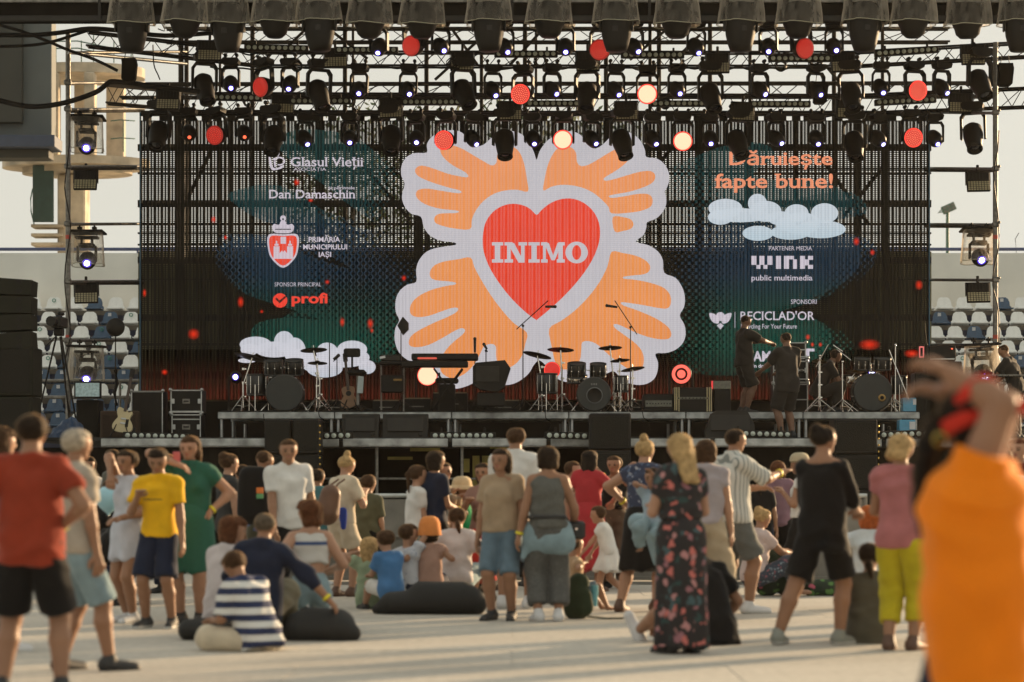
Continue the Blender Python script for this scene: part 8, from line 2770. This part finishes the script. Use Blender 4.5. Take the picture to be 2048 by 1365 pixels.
person("man in a black T-shirt bent over the equipment desk at the right edge", 2034, 113, 1.72, 300, Gs, base=SZ, sex='M', hair=("buzz", "brown"), skin="tan", lean=18, head=(20, 0), bw=1.05, top=(tee, .8, .46, .8), bottom=(tee, 1.9, .6), hands={'L': (-.08, .3, .56), 'R': (.06, .28, .54)}, shoes=(bsh,))
print("people", round(_t.time() - _t0, 1), "s")

# ------------------------------------------------------------------ things the audience wears, carries and sits on
def blob(name, label, cat, px, py, ppm, prims, m, dy=0.0, group=None, amp=.006, fr=14, h=None, z=None, rz=0, part=None):
 p = P(px, py, ppm)
 if z is not None:
  p.z = z
 o = thing(name, label, cat, (p.x, p.y + dy, p.z), rz, group)
 pts = np.array([q for pr in prims for q in pr[:2]], float)
 rr = max(max(pr[2], pr[3]) for pr in prims) + .04
 F = Field(pts.min(0) - rr, pts.max(0) + rr, h or max(.008, 2.6 / ppm))
 for pr in prims:
  F.cone(pr[0], pr[1], pr[2], pr[3], pr[4] if len(pr) > 4 else .03, pr[5] if len(pr) > 5 else 1.0)
 if z == 0:
  F.cut((0, 0, .004), (0, 0, -1))
 v, q = F.mesh()
 v = wrinkle(v, q, amp, fr, seed=abs(int(px)))
 link(part or "body", np_mesh(name, [(v, q, 0)], [m]), o)
 return o
bean = mat("black_bean_bag_fabric", (0.010, 0.0095, 0.008), 0.75, noise=0.25, scale=3, bump=.4)
blob("bean_bag", "black bean bag under the woman in the striped crop top, left of the long one", "bean bag", 648, 1268, 246, [((-.2, .05, .10), (.12, .05, .10), .14, .13, .08, 1.3), ((-.1, .1, .16), (.1, .1, .15), .11, .10, .08), ((.1, 0, .1), (.24, -.02, .06), .13, .06, .06)], bean, z=0, group="black bean bags", amp=.012, fr=9, part="cushion")
blob("bean_bag", "long black bean bag lying in front of the row of sitting children", "bean bag", 866, 1206, 205, [((-.40, 0, .10), (.40, 0, .11), .12, .13, .08, 1.3), ((-.12, .03, .21), (.30, .03, .20), .11, .11, .1, 1.3), ((-.55, -.02, .05), (-.3, 0, .1), .05, .11, .06)], bean, z=0, group="black bean bags", amp=.014, fr=8, part="cushion")
blob("bean_bag", "low black bean bag beneath the sitting man in navy, seen at its left end", "bean bag", 430, 1262, 246, [((-.22, 0, .08), (.2, 0, .09), .09, .12, .06, 1.5)], bean, z=0, dy=.1, group="black bean bags", amp=.01, fr=9, part="cushion")
bk = blob("backpack", "round brown leather backpack on the blonde in cream", "backpack", 660, 1008, 180, [((-.02, 0, -.10), (.02, 0, .10), .14, .115, .05, .75), ((0, -.06, -.10), (0, -.06, -.04), .08, .07, .03, .6)], mat("brown_leather", (0.13, 0.06, 0.03), .5, noise=.2), dy=-.17, amp=.004)
MB().tube([(-.04, 0, .13), (.02, .05, .21), (.10, .12, .27)], .012, 5).build("strap", mat("brown_leather", (0.13, 0.06, 0.03), .5), bk)
MB().tube([(.05, 0, .14), (.1, .02, .22), (.17, .08, .27)], .012, 5).build("strap", mat("brown_leather", (0.13, 0.06, 0.03), .5), bk)
bk = blob("backpack", "black backpack with a small orange-and-green tag on the man in blue", "backpack", 514, 985, 192, [((-.06, 0, -.20), (-.06, 0, .16), .13, .11, .05, .7), ((.06, 0, -.20), (.06, 0, .16), .13, .11, .05, .7)], blackc, dy=-.18)
MB().box((.06, -.11, .02), (.07, .02, .06), b=.004).build("orange_tag", mat("orange_tag", (.6, .15, .02), .6), bk)
MB().box((.06, -.112, -.04), (.07, .02, .05), b=.004).build("green_tag", mat("green_tag", (.1, .3, .12), .6), bk)
bk = blob("backpack", "dark green backpack standing on the ground right of the grey trousers", "backpack", 1158, 1243, 212, [((-.02, 0, .11), (0, 0, .34), .13, .10, .05, .8), ((.04, -.06, .12), (.04, -.06, .22), .10, .08, .03, .7)], cloth("forest", (0.03, 0.04, 0.02)), z=0, amp=.006)
MB().tube([(.08, -.1, .03), (.25, -.12, .012), (.42, -.08, .012)], .009, 4).build("strap", cloth("forest", (0.03, 0.04, 0.02)), bk)
MB().cyl((.14, .02, .12), (.15, .02, .32), .035, n=12).build("bottle", mat("teal_bottle", (.12, .33, .36), .25), bk)
sb = thing("shoulder_bag", "small square black bag on the hip of the woman in the grey top", "bag", P(1152, 1062, 214) + Vector((0, -.1, -.07)))
MB().box((0, 0, .08), (.17, .08, .17), b=.025).build("pouch", mat("black_leather", (.015, .015, .015), .35), sb)
MB().cyl((0, -.045, .09), (0, -.05, .09), .012, n=10).build("clasp", M_chrome, sb)
MB().tube([(-.07, 0, .16), (-.12, -.02, .24), (-.22, -.03, .30), (-.36, -.03, .31)], .010, 5).build("strap", mat("black_leather", (.015, .015, .015), .35), sb)
blob("denim_jacket", "pale blue denim jacket knotted round the waist of the woman in the grey top", "jacket", 1096, 1075, 216, [((-.10, 0, .06), (.10, 0, .06), .115, .115, .05, .78), ((-.12, -.02, -.04), (.13, -.02, -.04), .11, .12, .06, .7), ((-.17, -.03, -.03), (-.23, -.04, -.18), .07, .03, .03, .5), ((.15, -.06, .02), (.22, -.06, -.10), .05, .02, .03, .5)], ldenim, amp=.012, fr=16, part="cloth")
MB().box((0, 0, 0), (.36, .26, .035), b=.012).build("belt", mat("black_leather", (.015, .015, .015), .35), None, P(1094, 1034, 216), label="narrow black belt bag strap round the waist of the woman in grey", category="belt")
blob("blue_cloth", "bright blue cloth hanging at the side of the blonde in cream", "cloth", 688, 1040, 178, [((0, 0, .10), (.01, 0, -.08), .05, .03, .02, .5)], cloth("royal_blue", (0.03, 0.06, 0.30)), dy=-.2, amp=.008, fr=30, part="cloth")
blob("light_jacket", "pale blue jacket tied round the waist of the woman carrying the little girl", "jacket", 1300, 1062, 204, [((-.12, 0, .08), (.10, 0, .06), .10, .11, .05, .7), ((.0, -.06, 0), (.06, -.06, -.30), .08, .045, .05, .5), ((.10, -.05, .02), (.12, -.05, -.22), .06, .03, .03, .5)], cloth("washed_denim", (0.25, 0.35, 0.40)), dy=-.12, amp=.012, part="cloth")
# hats
def hat_on(nm, label, m, who, brim, crown_h, br):
 i = o_info[who.name]
 hs, Hh = i['hs'], i['Hh']
 c = Hh(0, -.03, .22)
 o = thing(nm, label, "hat", who.matrix_basis @ Vector(c), 0)
 r = hs * .53
 MB().lathe([(0, crown_h), (r * .5, crown_h * .95), (r * .8, crown_h * .74), (r * .95, crown_h * .4), (r, 0)], n=24).build("crown", m, o)
 MB().lathe([(r, 0), (brim, -br), (brim, -br - .006), (r * .98, -.01)], n=26).build("brim", m, o)
hat_on("bucket_hat", "orange bucket hat on the child behind the long bean bag", cloth("hat_orange", (0.62, 0.22, 0.06)), hatk, .125, .12, .075)
for p_ in [x for x in bpy.data.objects if x.get('label', '').startswith("girl in a straw sun hat")]:
 hat_on("sun_hat", "pale straw sun hat on the girl in the bright green dress", cloth("straw", (0.52, 0.38, 0.22)), p_, .17, .10, .045)
for p_ in [x for x in bpy.data.objects if x.get('label', '').startswith("person in a pale cap")]:
 hat_on("cap", "pale cap on the person behind the woman in black", cloth("cap_beige", (0.40, 0.33, 0.22)), p_, .10, .10, .01)
# phone of the woman in green
for p_ in [x for x in bpy.data.objects if x.get('label', '').startswith("woman in a knee-length green")]:
 w = o_info[p_.name]['arms']['R'][2]
 MB().box((0, 0, 0), (.065, .010, .12), rot=Matrix.Rotation(R(20), 3, 'X'), b=.006).build("phone", mat("pink_phone_case", (.5, .12, .16), .4), None, p_.matrix_basis @ (Vector(w) + Vector((-.01, .0, .05))), label="pink-cased phone held to the face by the woman in green", category="phone")
for p_ in [x for x in bpy.data.objects if x.get('label', '').startswith("woman with dark hair and sunglasses")]:
 i = o_info[p_.name]
 g = MB()
 for s in (-1, 1):
  g.ell(Vector(i['Hh'](s * .14, .37, .0)), (.024, .012, .018), 10, 6)
 g.box(Vector(i['Hh'](0, .38, .02)), (.03, .008, .006))
 g.build("sunglasses", M_black, None, p_.location, label="dark sunglasses on the woman far back at the left", category="sunglasses").rotation_euler = p_.rotation_euler
# red scarf of the near person
i = o_info[nr.name]
hs = i['hs']
sc = thing("headscarf", "red headscarf being tied round the near person's dark hair, its ends flying right", "scarf", nr.location, R(-286))
F = Field(i['hc'] - .2, i['hc'] + .2, .008)
for a, b in (((-.05, -.1, .0), (.05, .1, .02)), ((.05, -.1, .0), (-.05, .1, .02))):
 F.cone(i['Hh'](*a), i['Hh'](*b), .41 * hs, .40 * hs, .01)
F.cut(i['Hh'](0, 0, .16), i['RH'] @ A3(0, .1, 1))
F.cut(i['Hh'](0, 0, -.10), i['RH'] @ A3(0, -.1, -1))
v, q = F.mesh()
redc = cloth("scarf_red", (0.55, 0.035, 0.02))
link("wrap", np_mesh("wrap", [(v, q, 0)], [redc]), sc)
def ribbon(pts, w, name):
 m = MB()
 pts = catmull(pts, 4, False)
 for a, b in zip(pts[:-1], pts[1:]):
  pass
 vv = []
 for k, p in enumerate(pts):
  t = k / (len(pts) - 1)
  ww = w * (.5 + .7 * math.sin(math.pi * min(1, t * 1.05 + .1)))
  for dz, dyy in ((ww, .0), (0, .018), (-ww, 0), (0, -.01)):
   vv.append(Vector(p) + Vector((0, dyy, dz)))
 fs = []
 for k in range(len(pts) - 1):
  for e in range(4):
   fs.append((4 * k + e, 4 * k + (e + 1) % 4, 4 * k + 4 + (e + 1) % 4, 4 * k + 4 + e))
 m.add(vv, fs, 0, True)
 return m.build(name, redc, sc)
hc = Vector(i['hc'])
rot = Matrix.Rotation(R(286), 3, 'Z')
wl = lambda px, py, dy=-.12: (rot @ (P(px, py, 560) + Vector((0, dy, 0)) - nr.location))
ribbon([tuple(wl(1905, 800)), tuple(wl(1945, 775)), tuple(wl(1990, 800)), tuple(wl(2030, 815)), tuple(wl(2090, 800))], .035, "scarf_end")
ribbon([tuple(wl(1905, 805)), tuple(wl(1950, 765)), tuple(wl(1995, 790)), tuple(wl(2060, 840))], .022, "scarf_end")
lk = MB()
for x_, y_, a_, b_ in ((1868, 868, .06, .07), (1852, 905, .055, .08), (1843, 950, .05, .08), (1838, 1000, .038, .08), (1842, 1045, .022, .06)):
 lk.ell(wl(x_, y_, 0) + Vector((0, .0, 0)), (a_, a_ * .8, b_), 14, 10)
lk.build("loose_hair", HAIR["black"], nr)
MB().lathe([(.02, 0), (.026, .002), (.026, .006), (.02, .008)], c=wl(1868, 880), axis=(1, 0, 0), n=14).build("earring", mat("brass", (0.55, 0.38, 0.10), 0.25, 1.0), nr)
# scribbled print on the yellow T-shirt
for p_ in [x for x in bpy.data.objects if x.get('label', '').startswith("boy in a plain yellow")]:
 i = o_info[p_.name]
 U = i['U']
 T = i['T']
 t = MB()
 yf = T((0, .094, .705))[1]
 pts = []
 for k in range(26):
  x = -.055 + .11 * k / 25
  pts.append((-x * U, yf + .010 - abs(x) * .12, .705 * U + .013 * math.sin(k * 1.7) * (1.3 - k / 26)))
 t.tube(pts, .0035, 4)
 t.build("scribbled_print", mat("black_ink", (.03, .03, .02), .8), p_)
# balloon
bl = thing("balloon", "pale sky-blue balloon floating between the people at the left", "balloon", P(217, 1000, 205))
MB().lathe([(0, .135), (.06, .125), (.105, .085), (.122, .03), (.112, -.03), (.08, -.08), (.035, -.12), (.012, -.138), (.016, -.150)], n=24).build("skin", mat("sky_blue_rubber", (.30, .52, .60), .25, noise=.04), bl)
MB().tube([(0, 0, -.14), (.01, 0, -.3), (-.02, .01, -.5)], .002, 4).build("string", M_black, bl)
# pushchair
ps = thing("pushchair", "black pushchair with thin grey frame beside the girl in white", "pushchair", (P(222, 0, 188).x, P(222, 0, 188).y, 0), R(20))
for x in (-.27, .27):
 for y in (-.32, .32):
  w = MB().cyl((x - .02, y, .11), (x + .02, y, .11), .11, n=18).build("wheel", M_black, ps)
  MB().cyl((x - .025, y, .11), (x + .025, y, .11), .06, n=12).build("hub", M_steel, w)
fr = MB()
for x in (-.27, .27):
 fr.tube([(x, -.32, .11), (x, .05, .55), (x, .45, 1.0)], .014, 6)
 fr.tube([(x, .32, .11), (x, .0, .5), (x, -.25, .8)], .014, 6)
fr.cyl((-.27, .45, 1.0), (.27, .45, 1.0), .018, n=8)
fr.cyl((-.27, 0, .5), (.27, 0, .5), .012, n=6)
fr.cyl((-.27, -.32, .2), (.27, -.32, .2), .012, n=6)
fr.build("frame", M_steel, ps)
F = Field((-.32, -.4, .2), (.32, .45, 1.1), .018)
F.cone((-.12, -.1, .5), (.12, -.1, .5), .15, .15, .05)
F.cone((-.12, .15, .65), (.12, .15, .65), .16, .16, .06)
F.cone((-.10, .1, .9), (.10, .1, .9), .15, .15, .06)
v, q = F.mesh()
link("seat_and_hood", np_mesh("seat_and_hood", [(wrinkle(v, q, .006, 14), q, 0)], [blackc]), ps)
MB().cyl((.3, .2, .72), (.3, .2, .9), .034, n=12).build("bottle", mat("water_bottle", (.3, .45, .62), .15), ps)
# flowery bag heap in front of the barrier
fb = blob("shopping_bag", "dark bag printed with pink flowers standing before the barrier", "bag", 1560, 1188, 176, [((-.14, 0, .12), (-.1, 0, .46), .13, .12, .06, .8), ((.12, 0, .10), (.06, 0, .42), .15, .10, .06, .8)], spots("pink_flower_bag", (.015, .03, .015), [(.45, .10, .15), (.10, .22, .06), (.02, .03, .02), (.03, .05, .02)], 11, .4), z=0, amp=.012)
blob("shopping_bag", "low dark bag lying right of the flowery bag", "bag", 1665, 1190, 176, [((-.22, 0, .08), (.2, 0, .1), .10, .12, .06, 1)], spots("pink_flower_bag", (.015, .03, .015), [(.45, .10, .15)], 11, .4), z=0, amp=.012)
print("script done", round(_t.time() - _t0, 1))

# ------------------------------------------------------------------ thin warm haze volume added to lift the blacks
hz = bpy.data.materials.new("warm_haze_volume")
hz.use_nodes = True
t = hz.node_tree
t.nodes.clear()
ho = t.nodes.new("ShaderNodeOutputMaterial")
hv_ = t.nodes.new("ShaderNodeVolumePrincipled")
hv_.inputs["Color"].default_value = (1.0, 0.90, 0.76, 1)
hv_.inputs["Density"].default_value = 0.00016
hv_.inputs["Anisotropy"].default_value = 0.3
t.links.new(hv_.outputs[0], ho.inputs["Volume"])
MB().box((0, 38, 8.5), (90, 100, 21)).build("haze", hz, kind='stuff')
